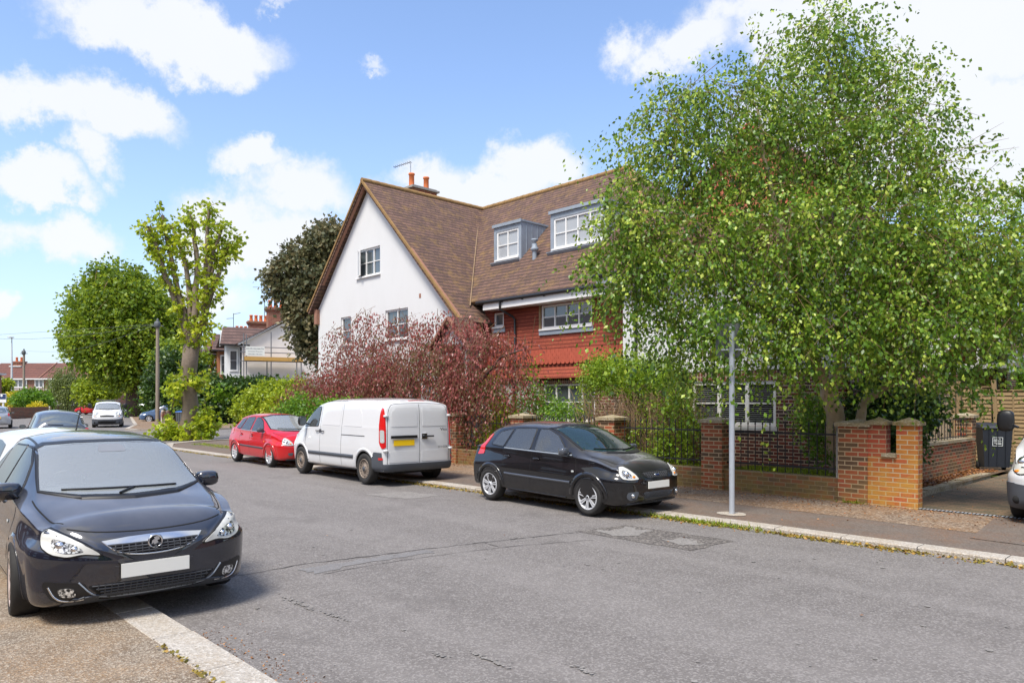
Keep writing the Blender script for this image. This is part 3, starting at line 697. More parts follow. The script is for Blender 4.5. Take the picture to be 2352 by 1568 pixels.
    def _q(s, view, q, off, mb, mi, res):
        O, U, V, d = s.frame(view); k = max(1, int((q[1] - q[0]).length / res)); rows = []
        for j in range(k + 1):
            t = j / k; row = []
            for p in (q[0].lerp(q[1], t), q[3].lerp(q[2], t)):
                h, nn = s.hit(O + U * p.x + V * p.y, d); row += [h + nn * off, h - nn * .01]
            rows.append(row)
        vs = [p for r_ in rows for p in r_]; fs = []
        for j in range(k):
            a, b = j * 4, j * 4 + 4; fs += [(a, b, b + 2, a + 2), (a, a + 1, b + 1, b), (a + 2, b + 2, b + 3, a + 3)]
        nrm = (vs[4] - vs[0]).cross(vs[2] - vs[0])
        if nrm.dot(d) > 0: fs = [f[::-1] for f in fs]
        mb.add(vs, fs, mi, True)
    def gaps(s, view, lines, w=.007):
        for ln in lines: s.strip('panel_gap', view, ln, w, seam, .0015)
    def pt(s, view, p, off=0):
        O, U, V, d = s.frame(view); h, nn = s.hit(O + U * p[0] + V * p[1], d); return h + nn * off, nn
    def sides(s, fn, both=True):
        for vw in ('L', 'R') if both else ('L',): fn(vw)
    def windows(s, outls, glass=None, border=.014, sm=1, views=('L', 'R'), black=True):
        for vw in views:
            for o in outls:
                if black: s.strip('window_seal', vw, inset(smooth_outline(o, sm), -border * .4), border * 1.6, blackt, .006, closed=True)
                s.patch('side_window', vw, o, glass or car_glass, .008, sm=sm)
    def interior(s, xs=-1.3, xr=-2.15, z=.98, y=.36, rear=True):
        for sg in (1, -1):
            m = MB(); m.blob((xs, sg * y, z - .08), (.09, .23, .30), 3.2, 14); m.blob((xs - .04, sg * y, z + .25), (.05, .13, .085), 3, 12); m.tube([(xs - .03, sg * y - .04, z + .1), (xs - .04, sg * y - .04, z + .25)], .008, 5); m.build('front_seat', seatm, s.root)
        if rear:
            m = MB(); m.blob((xr, 0, z - .12), (.1, .58, .26), 4, 14)
            for q in (-.38, 0, .38): m.blob((xr - .03, q, z + .16), (.05, .12, .07), 3, 10)
            m.build('rear_seat', seatm, s.root)
        m = MB(); P = [Vector((xs + .52 + .11 * math.sin(a), -y + .185 * math.cos(a), z + .02 + .16 * math.sin(a))) for a in (2 * math.pi * i / 20 for i in range(21))]; m.tube(P, .016, 6, cap=False); m.tube([P[0], P[10]], .014, 5); m.build('steering_wheel', blackt, s.root)
        m = MB(); m.blob((xs + .75, -y, z + .0), (.14, .2, .05), 2.5, 12); m.blob((xs + .95, 0, z - .03), (.2, .5, .035), 3, 14); m.build('dashboard', cabin, s.root)
        m = MB(); m.blob((xs + .42, 0, z + .33), (.012, .11, .03), 3, 10); m.build('rear_view_mirror', blackt, s.root)
    def mirrors(s, x, z, y, mat, size=(.07, .11, .075), views=(1, -1), stalk=None):
        for sg in views:
            m = MB(); m.blob((x, sg * (y + size[1]), z), size, 3, 16); m.bar((x + .02, sg * (y - .05), z - size[2] * .6), (x, sg * (y + .06), z - size[2] * .3), .05, .03, mi=1)
            m.box(x - size[0] - .0, x - size[0] + .01, sg * (y + size[1]) - size[1] * .8, sg * (y + size[1]) + size[1] * .8, z - size[2] * .75, z + size[2] * .75, 2)
            m.build('wing_mirror', [mat, blackt, car_glass_o], s.root)
    def wiper(s, a, b, view='F', off=.02, pivot=None):
        P = [s.pt(view, (a[0] + (b[0] - a[0]) * t, a[1] + (b[1] - a[1]) * t), off)[0] for t in (0, .2, .4, .6, .8, 1)]
        m = MB(); m.tube(P, .009, 6)
        if pivot: m.tube([s.pt(view, pivot, .02)[0], P[3]], .011, 6)
        m.build('wiper', blackt, s.root)
    def handle(s, view, x, z, mat, l=.17):
        m = MB(); P = [s.pt(view, (x - l / 2 + l * t, z), .02 + .016 * math.sin(math.pi * t))[0] for t in (0, .15, .5, .85, 1)]; m.tube(P, .012, 6); m.build('door_handle', mat, s.root)
def cyl(x, y0, y1, z, r, n=44):
    vs = [(x + r * math.cos(a), y, z + r * math.sin(a)) for y in (y0, y1) for a in (2 * math.pi * j / n for j in range(n))]
    return vs, [tuple(range(n)), tuple(range(2 * n - 1, n - 1, -1))] + [(j, n + j, n + (j + 1) % n, (j + 1) % n) for j in range(n)]
def arch_lip(c, mat, width=.05, off=.008, rr=None, a0=-8, a1=188, views=('L', 'R'), name='arch_trim'):
    r = (rr or c.sp['arch']) + width * .5
    for wx in c.sp['axles']:
        for vw in views: c.strip(name, vw, [(wx + r * math.cos(R(a)), c.sp['wz'] + r * math.sin(R(a))) for a in range(a0, a1 + 1, 8)], width, mat, off)
def grille_bars(c, view, x0, x1, z0, z1, n, cols, mat, off=.006, w=.008, shape=None, name='grille_mesh'):
    m = MB()
    for i in range(n):
        z = z0 + (z1 - z0) * (i + .5) / n; a, b = (x0, x1) if shape is None else shape(z)
        c.strip('', view, [(a + (b - a) * t / 12, z) for t in range(13)], w, mat, off, mb=m, res=.2)
    for j in range(cols):
        x = x0 + (x1 - x0) * (j + .5) / cols; zz = [z0 + (z1 - z0) * k / 8 for k in range(9)]
        if shape: zz = [z for z in zz if shape(z)[0] < x < shape(z)[1]]
        if len(zz) > 1: c.strip('', view, [(x, z) for z in zz], w * .8, mat, off, mb=m, res=.2)
    return m.build(name, mat, c.root)
def dia(a, sg, ox=.9):       # view from the front corner; u grows outwards and backwards
    a = R(a); return (Vector((ox, 0, 0)), Vector((-math.sin(a), sg * math.cos(a), 0)), Vector((0, 0, 1)), Vector((-math.cos(a), -sg * math.sin(a), 0)))
def diar(a, sg, ox=-3.0):    # the same from a rear corner; u grows outwards and forwards
    a = R(a); return (Vector((ox, 0, 0)), Vector((math.sin(a), sg * math.cos(a), 0)), Vector((0, 0, 1)), Vector((math.cos(a), -sg * math.sin(a), 0)))
def hatch_front_mirrorless(c): pass
def arcpts(cx, cz, r, a0, a1, n=10): return [(cx + r * math.cos(R(a0 + (a1 - a0) * i / n)), cz + r * math.sin(R(a0 + (a1 - a0) * i / n))) for i in range(n + 1)]
def sw(p): return [(-a, b) for a, b in p]
# ---------------------------------------------------------------- large dark blue hatchback beside the camera
def estate_hatch(name, label, pos, ang, paintm, z0=0, detail=True, tilt=0):
    sp = dict(paint=paintm, span=(-3.2, .5), n=84, axles=(0, -2.685), track=1.60, wz=.325, arch=.365, tyre=(.325, .215, .235), rim=('spoke', 5, .028, alloy_w, .03), steer=R(-4),
        c=dict(zt=[(-3.2, 1.28), (-2.9, 1.40), (-2.4, 1.48), (-1.7, 1.51), (-1.15, 1.48), (-.8, 1.42), (-.1, 1.09), (.1, 1.01), (.3, .965), (.5, .905)],
               ze=[(-3.2, 1.18), (-2.9, 1.31), (-2.4, 1.40), (-1.7, 1.435), (-1.15, 1.41), (-.8, 1.345), (-.35, 1.12), (-.05, .985), (.2, .925), (.5, .845)],
               ye=[(-3.2, .5), (-2.4, .56), (-1.5, .585), (-.8, .605), (-.35, .66), (0, .72), (.3, .70), (.5, .66)],
               zb=[(-3.2, 1.0), (-2, .985), (-.6, .945), (0, .905), (.3, .86), (.5, .80)], yb=[(-3.2, .74), (-2.5, .81), (-1, .835), (0, .84), (.3, .815), (.5, .78)],
               zm=[(-3.2, .62), (.5, .55)], ym=[(-3.2, .85), (-2.6, .895), (-1, .9), (0, .9), (.3, .89), (.5, .868)], zs=[(-3.2, .22), (.5, .17)]),
        front=(lambda y, z: .43 - .5 * max(0, z - .66) - .1 * max(0, .3 - z), .47, 3.0, 2.0), rear=(lambda y, z: .30 - .3 * max(0, z - .9), .62, 3.2, 2.0))
    sp['rim'] = ('spoke', 5, .028, alloy_w, .032)
    ws = [(-.665, 1.035), (-.4, 1.0), (0, .99), (.4, 1.0), (.665, 1.035), (.585, 1.36), (.52, 1.392), (.3, 1.41), (0, 1.415), (-.3, 1.41), (-.52, 1.392), (-.585, 1.36)]
    tw = [(-.42, .985), (-1.18, 1.0), (-1.2, 1.375), (-.98, 1.365), (-.72, 1.25)]; rw = [(-1.27, 1.0), (-2.1, 1.03), (-2.18, 1.30), (-2.0, 1.36), (-1.27, 1.378)]; qw = [(-2.2, 1.04), (-2.72, 1.12), (-2.6, 1.24), (-2.26, 1.30)]
    sp.update(ws=ws, wsx=(.5, -2.7), sw=[tw, rw, qw]); c = Car(sp, name, label, None, pos, ang, z0=z0, tilt=tilt); c.interior()
    c.strip('windscreen_seal', 'F', inset(ws, -.008), .035, blackt, .008, closed=True)
    g = c.patch('windscreen', 'F', ws, car_glass_p, .012)
    c.patch('sensor_housing', 'F', [(-.13, 1.33), (.13, 1.33), (.1, 1.395), (-.1, 1.395)], plain('sensor_grey', (.2, .21, .23), .5), .0145, parent=g, sm=2)
    c.wiper((-.52, 1.03), (.42, 1.02), 'F', .02, (-.1, .99))
    tw = [(-.42, .985), (-1.18, 1.0), (-1.2, 1.375), (-.98, 1.365), (-.72, 1.25)]
    rw = [(-1.27, 1.0), (-2.1, 1.03), (-2.18, 1.30), (-2.0, 1.36), (-1.27, 1.378)]
    qw = [(-2.2, 1.04), (-2.72, 1.12), (-2.6, 1.24), (-2.26, 1.30)]
    c.windows([tw, rw, qw])
    for vw in 'LR':
        c.strip('chrome_strip', vw, [(-.34, .968), (-1.2, .985), (-2.2, 1.02), (-2.75, 1.09)], .018, chrome, .009)
        c.handle(vw, -1.18, .86, paintm); c.handle(vw, -2.15, .89, paintm)
    for vw in 'LR':
        c.gaps(vw, [chaikin(q, 2) for q in ([(-.22, .95), (-.16, .7), (-.2, .3)], [(-1.23, .97), (-1.25, .3)], [(-2.2, 1.0), (-2.2, .7), (-2.36, .55)], [(-.2, .27), (-2.2, .27)])])
    for sg in (1, -1): c.gaps('T', [chaikin([(-.08, sg * .735), (.12, sg * .73), (.35, sg * .70), (.5, sg * .665), (.6, sg * .61)], 2)], .009)
    c.gaps('F', [chaikin([(-.60, .80), (-.4, .765), (0, .75), (.4, .765), (.60, .80)], 2)], .009)
    for sg in (1, -1):
        V = dia(32, sg); ho = [(.33, .60), (.45, .62), (.56, .602), (.68, .628), (.775, .68), (.80, .74), (.785, .80), (.70, .782), (.58, .742), (.46, .69), (.38, .645)]
        c.strip('headlight_seal', V, smooth_outline([(.56 + (a - .56) * 1.03 - .004, .70 + (b - .70) * 1.05) for a, b in ho], 1), .016, blackt, .005, closed=True, res=.02)
        h = c.patch('headlight', V, ho, lamp_hazy, .013, sm=1, res=.025)
        c.patch('reflector', V, [(.44, .635), (.56, .625), (.66, .65), (.70, .70), (.69, .745), (.6, .72), (.5, .685)], lamp_in, .017, parent=h, sm=1, res=.025)
        m = MB()
        for u, z, r in ((.63, .69, .038), (.52, .66, .028)):
            p, n_ = c.pt(V, (u, z), .002); m.blob(p, (r, r, r * .9), 2, 12)
        m.build('bulb_bowl', reflector, h)
        F_ = dia(20, sg); fo = [(.50, .38), (.76, .40), (.77, .36), (.72, .28), (.64, .245), (.52, .25), (.47, .30)]
        c.patch('fog_lamp_surround', F_, [(.62 + (a - .62) * 1.15, .315 + (b - .315) * 1.2) for a, b in fo], blackt, .003, sm=1, res=.025)
        c.patch('fog_lamp', F_, [(.56, .36), (.68, .355), (.655, .29), (.54, .285)], lamp_in, .010, sm=1, res=.025)
        c.strip('chrome_strip', F_, chaikin([(.745, .37), (.70, .28), (.62, .245), (.5, .25)], 2), .012, chrome, .006)
    gr = [(-.36, .685), (-.2, .70), (0, .705), (.2, .70), (.36, .685), (.27, .615), (.14, .585), (0, .578), (-.14, .585), (-.27, .615)]
    c.patch('grille', 'F', gr, dark, .003)
    grille_bars(c, 'F', -.32, .32, .59, .675, 4, 13, meshm, .012, .010, shape=lambda z: (-.27 - (z - .59) * 1.0, .27 + (z - .59) * 1.0))
    c.patch('grille_chrome_bar', 'F', [(-.385, .70), (-.2, .715), (0, .72), (.2, .715), (.385, .70), (.35, .672), (.2, .672), (0, .672), (-.2, .672), (-.35, .672)], chrome, .014)
    c.strip('grille_rim', 'F', chaikin([(-.385, .70), (-.29, .612), (-.15, .58), (0, .572), (.15, .58), (.29, .612), (.385, .70)], 2), .010, chrome, .008)
    lg = [(-.50, .365), (0, .375), (.50, .365), (.40, .275), (.25, .245), (0, .235), (-.25, .245), (-.40, .275)]
    c.patch('lower_grille', 'F', lg, dark, .003, sm=1, res=.025)
    grille_bars(c, 'F', -.44, .44, .25, .37, 5, 19, meshm, .012, .009, shape=lambda z: (-.33 - (z - .25) * 1.2, .33 + (z - .25) * 1.2), name='lower_grille_mesh')
    c.strip('chrome_strip', 'F', chaikin([(-.55, .40), (-.45, .28), (-.3, .238), (0, .226), (.3, .238), (.45, .28), (.55, .40)], 2), .010, lead, .008)
    c.patch('front_spoiler', 'F', [(-.66, .215), (-.3, .19), (0, .185), (.3, .19), (.66, .215), (.64, .165), (.3, .14), (-.3, .14), (-.64, .165)], trim, .014)
    p, n_ = c.pt('F', (0, .46), .0)
    c.patch('bumper_plinth', 'F', [(-.3, .37), (.3, .37), (.3, .50), (-.3, .50)], paintm, .004)
    m = MB(); m.box(p.x + .012, p.x + .024, -.262, .262, .405, .517); m.build('number_plate', platew, c.root)
    # badge: ring with a winged beast
    p, n_ = c.pt('F', (0, .668), .022); m = MB(); ax = p.x
    m.lathe([(.052, ax - .02), (.062, ax), (.052, ax + .012), (.046, ax + .004), (.044, ax)], c=(0, p.y, .668), axis='x', n=32)
    m.disc((ax, 0, .668), .045, 'x', 28, 1)
    beast = [(-.03, .034), (-.01, .042), (.012, .034), (.006, .02), (.026, .008), (.03, -.02), (.014, -.012), (.008, -.03), (-.01, -.042), (-.004, -.02), (-.024, -.01), (-.012, .006), (-.032, .014)]
    m.prism([(-a * 1.0, b) for a, b in beast], (ax + .006, 0, .668), (0, 1, 0), (0, 0, 1), -.006, 0)
    m.build('badge', [chrome, dark], c.root)
    for vw in 'LR':
        p, n_ = c.pt(vw, (-.42, .76), .004); m = MB(); m.blob(p, (.03, .006, .018), 2.4, 10); m.build('side_repeater', lamp_clear, c.root)
    c.mirrors(-.48, 1.02, .76, paintm, (.075, .115, .08))
    c.patch('rear_window', 'B', [(-.5, 1.08), (.5, 1.08), (.42, 1.33), (-.42, 1.33)], car_glass_o, .005, sm=1)
    for sg in (1, -1): c.patch('tail_light', diar(40, sg, -3.3), [(.35, .85), (.62, .88), (.6, 1.02), (.4, .98)], lamp_red, .006, sm=1, res=.025)
    for sg in (1, -1): c.strip('roof_strip', 'T', [(-2.5, sg * .53), (-1.5, sg * .555), (-.85, sg * .575)], .02, blackt, .004)
    return c
# ---------------------------------------------------------------- small hatchback, two of them parked by the kerb
def small_hatch(name, label, pos, ang, paintm, rim, glass_w, dark_trim, fog=True, z0=0):
    sp = dict(paint=paintm, span=(-2.95, .42), n=84, axles=(0, -2.486), track=1.47, wz=.29, arch=.33, tyre=(.292, .19, .205), rim=rim,
        c=dict(zt=[(-2.95, 1.20), (-2.75, 1.34), (-2.4, 1.42), (-1.8, 1.462), (-1.25, 1.45), (-.9, 1.39), (-.2, 1.09), (0, 1.005), (.2, .965), (.42, .89)],
               ze=[(-2.95, 1.09), (-2.75, 1.24), (-2.4, 1.34), (-1.8, 1.385), (-1.25, 1.375), (-.9, 1.31), (-.4, 1.09), (-.1, .965), (.15, .91), (.42, .82)],
               ye=[(-2.95, .50), (-2.4, .545), (-1.6, .56), (-.9, .575), (-.4, .63), (0, .67), (.2, .65), (.42, .60)],
               zb=[(-2.95, .98), (-2, .965), (-.6, .92), (0, .88), (.2, .84), (.42, .76)], yb=[(-2.95, .72), (-2.4, .77), (-1, .79), (0, .785), (.2, .76), (.42, .71)],
               zm=[(-2.95, .58), (.42, .52)], ym=[(-2.95, .81), (-2.4, .836), (-1, .838), (0, .838), (.2, .832), (.42, .80)], zs=[(-2.95, .24), (.42, .18)]),
        front=(lambda y, z: .35 - .5 * max(0, z - .62), .46, 3.0, 2.0), rear=(lambda y, z: .22 - .22 * max(0, z - .75), .62, 3.6, 2.0))
    ws = [(-.63, 1.03), (-.4, .995), (0, .985), (.4, .995), (.63, 1.03), (.545, 1.34), (.3, 1.385), (0, 1.39), (-.3, 1.385), (-.545, 1.34)]
    sw_ = [[(-.52, .955), (-1.3, .975), (-1.32, 1.335), (-1.1, 1.325), (-.86, 1.235)], [(-1.43, .978), (-2.1, .995), (-1.98, 1.32), (-1.43, 1.338)], [(-2.17, 1.0), (-2.52, 1.03), (-2.40, 1.25), (-2.06, 1.31)]]
    sp.update(ws=ws, wsx=(.4, -2.5), sw=sw_); c = Car(sp, name, label, None, pos, ang, z0=z0); c.interior(-1.25, -2.05, .95, .34)
    c.strip('windscreen_seal', 'F', inset(ws, -.008), .032, blackt, .008, closed=True)
    c.patch('windscreen', 'F', ws, glass_w, .011)
    c.wiper((-.5, 1.03), (.1, 1.005)); c.wiper((.02, 1.0), (.52, 1.03))
    c.windows([[(-.52, .955), (-1.3, .975), (-1.32, 1.335), (-1.1, 1.325), (-.86, 1.235)], [(-1.43, .978), (-2.1, .995), (-1.98, 1.32), (-1.43, 1.338)], [(-2.17, 1.0), (-2.52, 1.03), (-2.40, 1.25), (-2.06, 1.31)]])
    for vw in 'LR':
        c.strip('waist_strip', vw, [(-.4, .935), (-1.35, .958), (-2.12, .978)], .016, lead, .007)
        c.strip('side_moulding', vw, [(-.38, .50), (-1.3, .515), (-2.05, .53)], .035, dark_trim, .014)
        c.gaps(vw, [chaikin(q, 2) for q in ([(-.3, .93), (-.24, .6), (-.34, .3)], [(-1.36, 1.34), (-1.37, .3)], [(-2.12, 1.0), (-2.12, .62), (-2.03, .3)], [(-.34, .25), (-2.05, .26)])])
        for x in (-1.22, -2.0):
            p, n_ = c.pt(vw, (x, .83), .003); m = MB(); m.lathe([(.001, 0), (.045, 0), (.05, -.004)], c=tuple(p), axis='y', n=16, mi=1); m.blob(p + n_ * .018, (.085, .012, .016), 3, 10); m.build('door_handle', [paintm, seam], c.root)
        p, n_ = c.pt(vw, (-.33, .68), .004); m = MB(); m.blob(p, (.032, .006, .018), 3, 10); m.build('side_repeater', lamp_clear if fog else lamp_orange, c.root)
        for wx in (0, -2.486):
            c.strip('wheel_arch_flare', vw, [(wx + .37 * math.cos(R(a)), .29 + .37 * math.sin(R(a))) for a in range(2, 179, 8)], .07, paintm, .012)
        c.strip('sill_strip', vw, [(-.5, .24), (-1.3, .25), (-2.0, .255)], .02, paintm, .012)  # raised strip along the sill in the body paint
    for sg in (1, -1): c.gaps('T', [chaikin([(-.05, sg * .68), (.15, sg * .655), (.35, sg * .6), (.5, sg * .5)], 2)], .008)
    c.gaps('F', [chaikin([(-.5, .73), (-.3, .715), (0, .71), (.3, .715), (.5, .73)], 2)], .008)
    for sg in (1, -1):
        V = dia(35, sg, .75); ho = [(.36, .61), (.5, .60), (.64, .615), (.68, .68), (.665, .79), (.6, .80), (.5, .745), (.42, .68)]
        c.patch('headlight_seal', V, [(.54 + (a - .54) * 1.07, .69 + (b - .69) * 1.07) for a, b in ho], blackt, .002, sm=1, res=.025)
        h = c.patch('headlight', V, ho, lamp_clear if not fog else lamp_hazy, .013, sm=1, res=.025)
        c.patch('reflector', V, [(.47, .63), (.56, .62), (.63, .64), (.65, .70), (.63, .75), (.57, .73), (.5, .69)], lamp_in, .017, parent=h, sm=1, res=.025)
        m = MB(); p, n_ = c.pt(V, (.57, .69), .000); m.blob(p, (.05, .05, .05), 2, 14); m.build('bulb_bowl', reflector, h)
        m = MB(); p, n_ = c.pt(V, (.45, .645), .002); m.blob(p, (.026, .03, .026), 2, 10); m.build('indicator', lamp_orange, h)
        F_ = dia(25, sg, .75)
        if fog:
            f = c.patch('fog_lamp_surround', F_, [(.4, .42), (.6, .41), (.62, .33), (.56, .28), (.44, .30)], trim, .005, sm=1, res=.025)
            p, n_ = c.pt(F_, (.51, .355), .004); m = MB(); m.blob(p, (.03, .038, .038), 2, 14); m.build('fog_lamp', reflector, f)
        else: c.patch('bumper_vent', F_, [(.4, .41), (.56, .40), (.54, .33), (.44, .32)], trim, .005, sm=1, res=.025)
        c.patch('tail_light', diar(55, sg, -2.9), [(.42, .82), (.6, .84), (.58, 1.0), (.54, 1.22), (.44, 1.18), (.46, 1.0)], lamp_red, .008, sm=1, res=.025)
    gr = [(-.34, .70), (0, .71), (.34, .70), (.3, .64), (.2, .615), (0, .61), (-.2, .615), (-.3, .64)]
    c.patch('grille', 'F', gr, dark, .004, sm=1, res=.025)
    grille_bars(c, 'F', -.3, .3, .62, .70, 4, 12, meshm, .009, .008, shape=lambda z: (-.24 - (z - .62) * 1.0, .24 + (z - .62) * 1.0))
    c.patch('lower_grille', 'F', [(-.34, .40), (0, .41), (.34, .40), (.3, .29), (0, .27), (-.3, .29)], trim if fog else dark, .004, sm=1, res=.025)
    m = MB()
    for i in range(-9, 10):
        for q in (1, -1): c.strip('', 'F', [(i * .033, .295), (i * .033 + q * .09, .395)], .006, meshm, .010, mb=m, res=.05)
    m.build('lower_grille_mesh', meshm, c.root)
    c.patch('front_spoiler', 'F', [(-.6, .235), (0, .215), (.6, .235), (.58, .19), (0, .165), (-.58, .19)], trim, .014)
    p, n_ = c.pt('F', (0, .66), .014)
    m = MB(); m.blob((p.x, 0, .66), (.012, .062, .026), 2, 20); m.blob((p.x + .008, 0, .66), (.008, .05, .018), 2, 20, 1); m.build('badge', [chrome, navy], c.root)
    p, n_ = c.pt('F', (0, .5), 0); m = MB(); m.box(p.x + .006, p.x + .018, -.26, .26, .455, .565); m.build('number_plate', platew, c.root)
    c.mirrors(-.48, 1.0, .78, trim if not fog else p_grey, (.06, .09, .065))
    c.patch('rear_window', 'B', [(-.48, 1.05), (.48, 1.05), (.42, 1.28), (-.42, 1.28)], car_glass_o, .005, sm=1)
    m = MB(); p, n_ = c.pt('T', (-1.02, 0)); m.tube([p, p + Vector((-.12, 0, .22))], [.006, .003], 5); m.build('aerial', blackt, c.root)
    return c
# ---------------------------------------------------------------- vans
def panel_van(name, label, pos, ang, z0=0):
    sp = dict(paint=p_white, span=(-3.86, .45), n=90, axles=(0, -3.2), track=1.66, wz=.34, arch=.385, tyre=(.338, .215, .215), rim=('steel', rust, trim),
        c=dict(zt=[(-3.86, 1.83), (-3.5, 1.875), (-2.5, 1.90), (-1.4, 1.89), (-.85, 1.82), (-.5, 1.70), (.1, 1.34), (.3, 1.2), (.45, 1.1)],
               ze=[(-3.86, 1.74), (-3.5, 1.80), (-2.5, 1.82), (-1.4, 1.81), (-.85, 1.74), (-.5, 1.61), (.0, 1.30), (.3, 1.12), (.45, 1.02)],
               ye=[(-3.86, .79), (-2.5, .81), (-1.2, .80), (-.5, .77), (.1, .78), (.45, .72)],
               zb=[(-3.86, 1.24), (-1, 1.22), (-.3, 1.16), (.2, 1.06), (.45, .96)], yb=[(-3.86, .885), (-2.5, .915), (-.5, .91), (0, .88), (.45, .82)],
               zm=[(-3.86, .72), (.45, .66)], ym=[(-3.86, .915), (-3, .945), (-.5, .945), (.1, .93), (.45, .89)], zs=[(-3.86, .30), (.45, .26)]),
        front=(lambda y, z: .36 - .35 * max(0, z - .7), .6, 3, 2.0), rear=(lambda y, z: .14 - .035 * max(0, z - 1.0) - .03 * y * y, 1.02, 9, 2.2))
    fw_ = [(-.12, 1.20), (-.95, 1.225), (-.97, 1.68), (-.72, 1.66), (-.45, 1.53)]; ws = [(-.74, 1.28), (0, 1.24), (.74, 1.28), (.70, 1.62), (.5, 1.70), (0, 1.72), (-.5, 1.70), (-.70, 1.62)]
    sp.update(ws=ws, wsx=(.5, -1.0), sw=[fw_]); c = Car(sp, name, label, None, pos, ang, z0=z0, cat='van'); c.interior(-.85, -2, 1.2, .45, False)
    for vw in 'LR':
        c.windows([fw_], views=(vw,))
        c.patch('side_panel', vw, [(-1.13, 1.25), (-2.05, 1.25), (-2.08, 1.74), (-1.15, 1.74)], p_white, .006, sm=1)
        c.patch('side_panel', vw, [(-2.22, 1.25), (-3.05, 1.25), (-3.0, 1.55), (-2.85, 1.7), (-2.6, 1.74), (-2.22, 1.74)], p_white, .006, sm=1)
        c.strip('door_rail', vw, [(-2.15, 1.05), (-3.2, 1.05)], .016, blackt, .004)
        c.strip('side_moulding', vw, [(-.45, .57), (-1.6, .575), (-2.72, .58)], .075, trim, .016)
        c.handle(vw, -.94, 1.10, blackt); c.handle(vw, -1.2, 1.10, blackt)
        c.patch('handle_plate', vw, [(-1.0, 1.06), (-1.12, 1.06), (-1.12, 1.15), (-1.0, 1.15)], chrome, .006)
        c.patch('rear_bumper_corner', vw, [(-3.9, .72), (-3.62, .72), (-3.54, .60), (-3.52, .38), (-3.62, .30), (-3.93, .32)], trim, .018)
        c.patch('bumper_reflector', vw, [(-3.92, .56), (-3.80, .56), (-3.80, .61), (-3.92, .61)], lamp_red, .022)
        p, n_ = c.pt(vw, (-.42, .93), .003); m = MB(); m.blob(p, (.022, .005, .014), 2.5, 8); m.build('side_repeater', lamp_clear, c.root)
        c.strip('wheel_arch_flare', vw, [(.0 + .425 * math.cos(R(a)), .34 + .425 * math.sin(R(a))) for a in range(5, 176, 8)], .06, p_white, .010)
        c.strip('wheel_arch_flare', vw, [(-3.2 + .425 * math.cos(R(a)), .34 + .425 * math.sin(R(a))) for a in range(5, 176, 8)], .06, p_white, .010)
        c.strip('dirty_sill', vw, [(-.5, .315), (-1.6, .315), (-2.75, .32)], .05, plain('sill_dirt', (.4, .37, .33), .9, var=.4, sc=12) if vw == 'L' else MATS['sill_dirt'], .004)
    for vw in 'LR':
        c.gaps(vw, ([(-.3, 1.16), (-.25, .8), (-.4, .35)], [(-1.05, 1.80), (-1.06, .8), (-1.06, .33)], [(-2.14, 1.83), (-2.14, .33)], [(-1.05, 1.80), (-2.14, 1.83)]), .009)
    c.gaps('B', ([(0, 1.78), (0, .40)], [(-.80, .42), (.80, .42)], chaikin([(-.80, .45), (-.79, 1.5), (-.73, 1.72), (-.6, 1.765), (0, 1.78), (.6, 1.765), (.73, 1.72), (.79, 1.5), (.80, .45)], 2)), .010)
    for sg in (1, -1):
        d = c.patch('rear_door', 'B', [(sg * .012, .44), (sg * .78, .44), (sg * .775, 1.5), (sg * .71, 1.70), (sg * .6, 1.745), (sg * .012, 1.755)][::1], p_white, .007, res=.06)
        c.patch('window_panel', 'B', [(sg * .07, 1.27), (sg * .72, 1.27), (sg * .70, 1.58), (sg * .60, 1.68), (sg * .07, 1.695)], p_white, .013, parent=d, sm=1)
        c.patch('lower_panel', 'B', [(sg * .05, .50), (sg * .76, .50), (sg * .76, .74), (sg * .05, .74)], p_white, .012, parent=d, sm=1)
        V = diar(38, sg, -3.95)
        tl = c.patch('tail_light', V, [(.65, .82), (.74, .80), (.80, .92), (.81, 1.3), (.785, 1.55), (.74, 1.68), (.70, 1.66), (.67, 1.5), (.655, 1.2)], lamp_red, .014, sm=1, res=.025)
        c.patch('reversing_lamp', V, [(.68, .93), (.77, .93), (.785, 1.2), (.69, 1.2)], lamp_clear, .019, parent=tl, sm=1, res=.025)
        m = MB()
        for z in (1.50, .76):
            p, n_ = c.pt(V, (.66, z), .012); m.blob(p, (.05, .05, .028), 3.5, 10)
        m.build('door_hinge', p_white, c.root)
    c.patch('rear_bumper', 'B', [(-.87, .40), (-.85, .29), (-.5, .25), (.5, .25), (.85, .29), (.88, .40), (.88, .47), (-.88, .47)][::-1], trim, .045, res=.05)
    m = MB(); p, n_ = c.pt('B', (.42, 1.0)); X = p.x - .012
    m.box(X - .028, X, .08, .74, 1.02, 1.08); m.build('grab_bar', blackt, c.root)
    m = MB(); m.box(X - .012, X - .0, .15, .67, .86, .985); m.build('number_plate', platey, c.root)
    m = MB(); m.box(X - .018, X, -.18, -.04, .99, 1.11); m.build('lock_plate', chrome, c.root)
    m = MB(); m.blob((X - .03, -.10, 1.05), (.02, .04, .04), 2, 12); m.tube([(X - .035, -.1, 1.05), (X - .04, -.34, 1.05)], .017, 8); m.build('door_handle', blackt, c.root)
    c.patch('high_brake_light', 'T', [(-3.88, -.2), (-3.82, -.2), (-3.82, .2), (-3.88, .2)], lamp_red, .012)
    rt = (math.pi / 2, 0, -math.pi / 2)
    emboss('model_lettering', 'Vito', .085, blackt, c.root, (X - .012, -.63, 1.19), rt, .003, 1.25)
    emboss('model_lettering', '111 CDI', .062, blackt, c.root, (X - .010, -.60, .80), rt, .003, 1.25)
    c.mirrors(-.28, 1.33, .93, blackt, (.07, .1, .12))
    ws = [(-.74, 1.28), (0, 1.24), (.74, 1.28), (.70, 1.62), (.5, 1.70), (0, 1.72), (-.5, 1.70), (-.70, 1.62)]
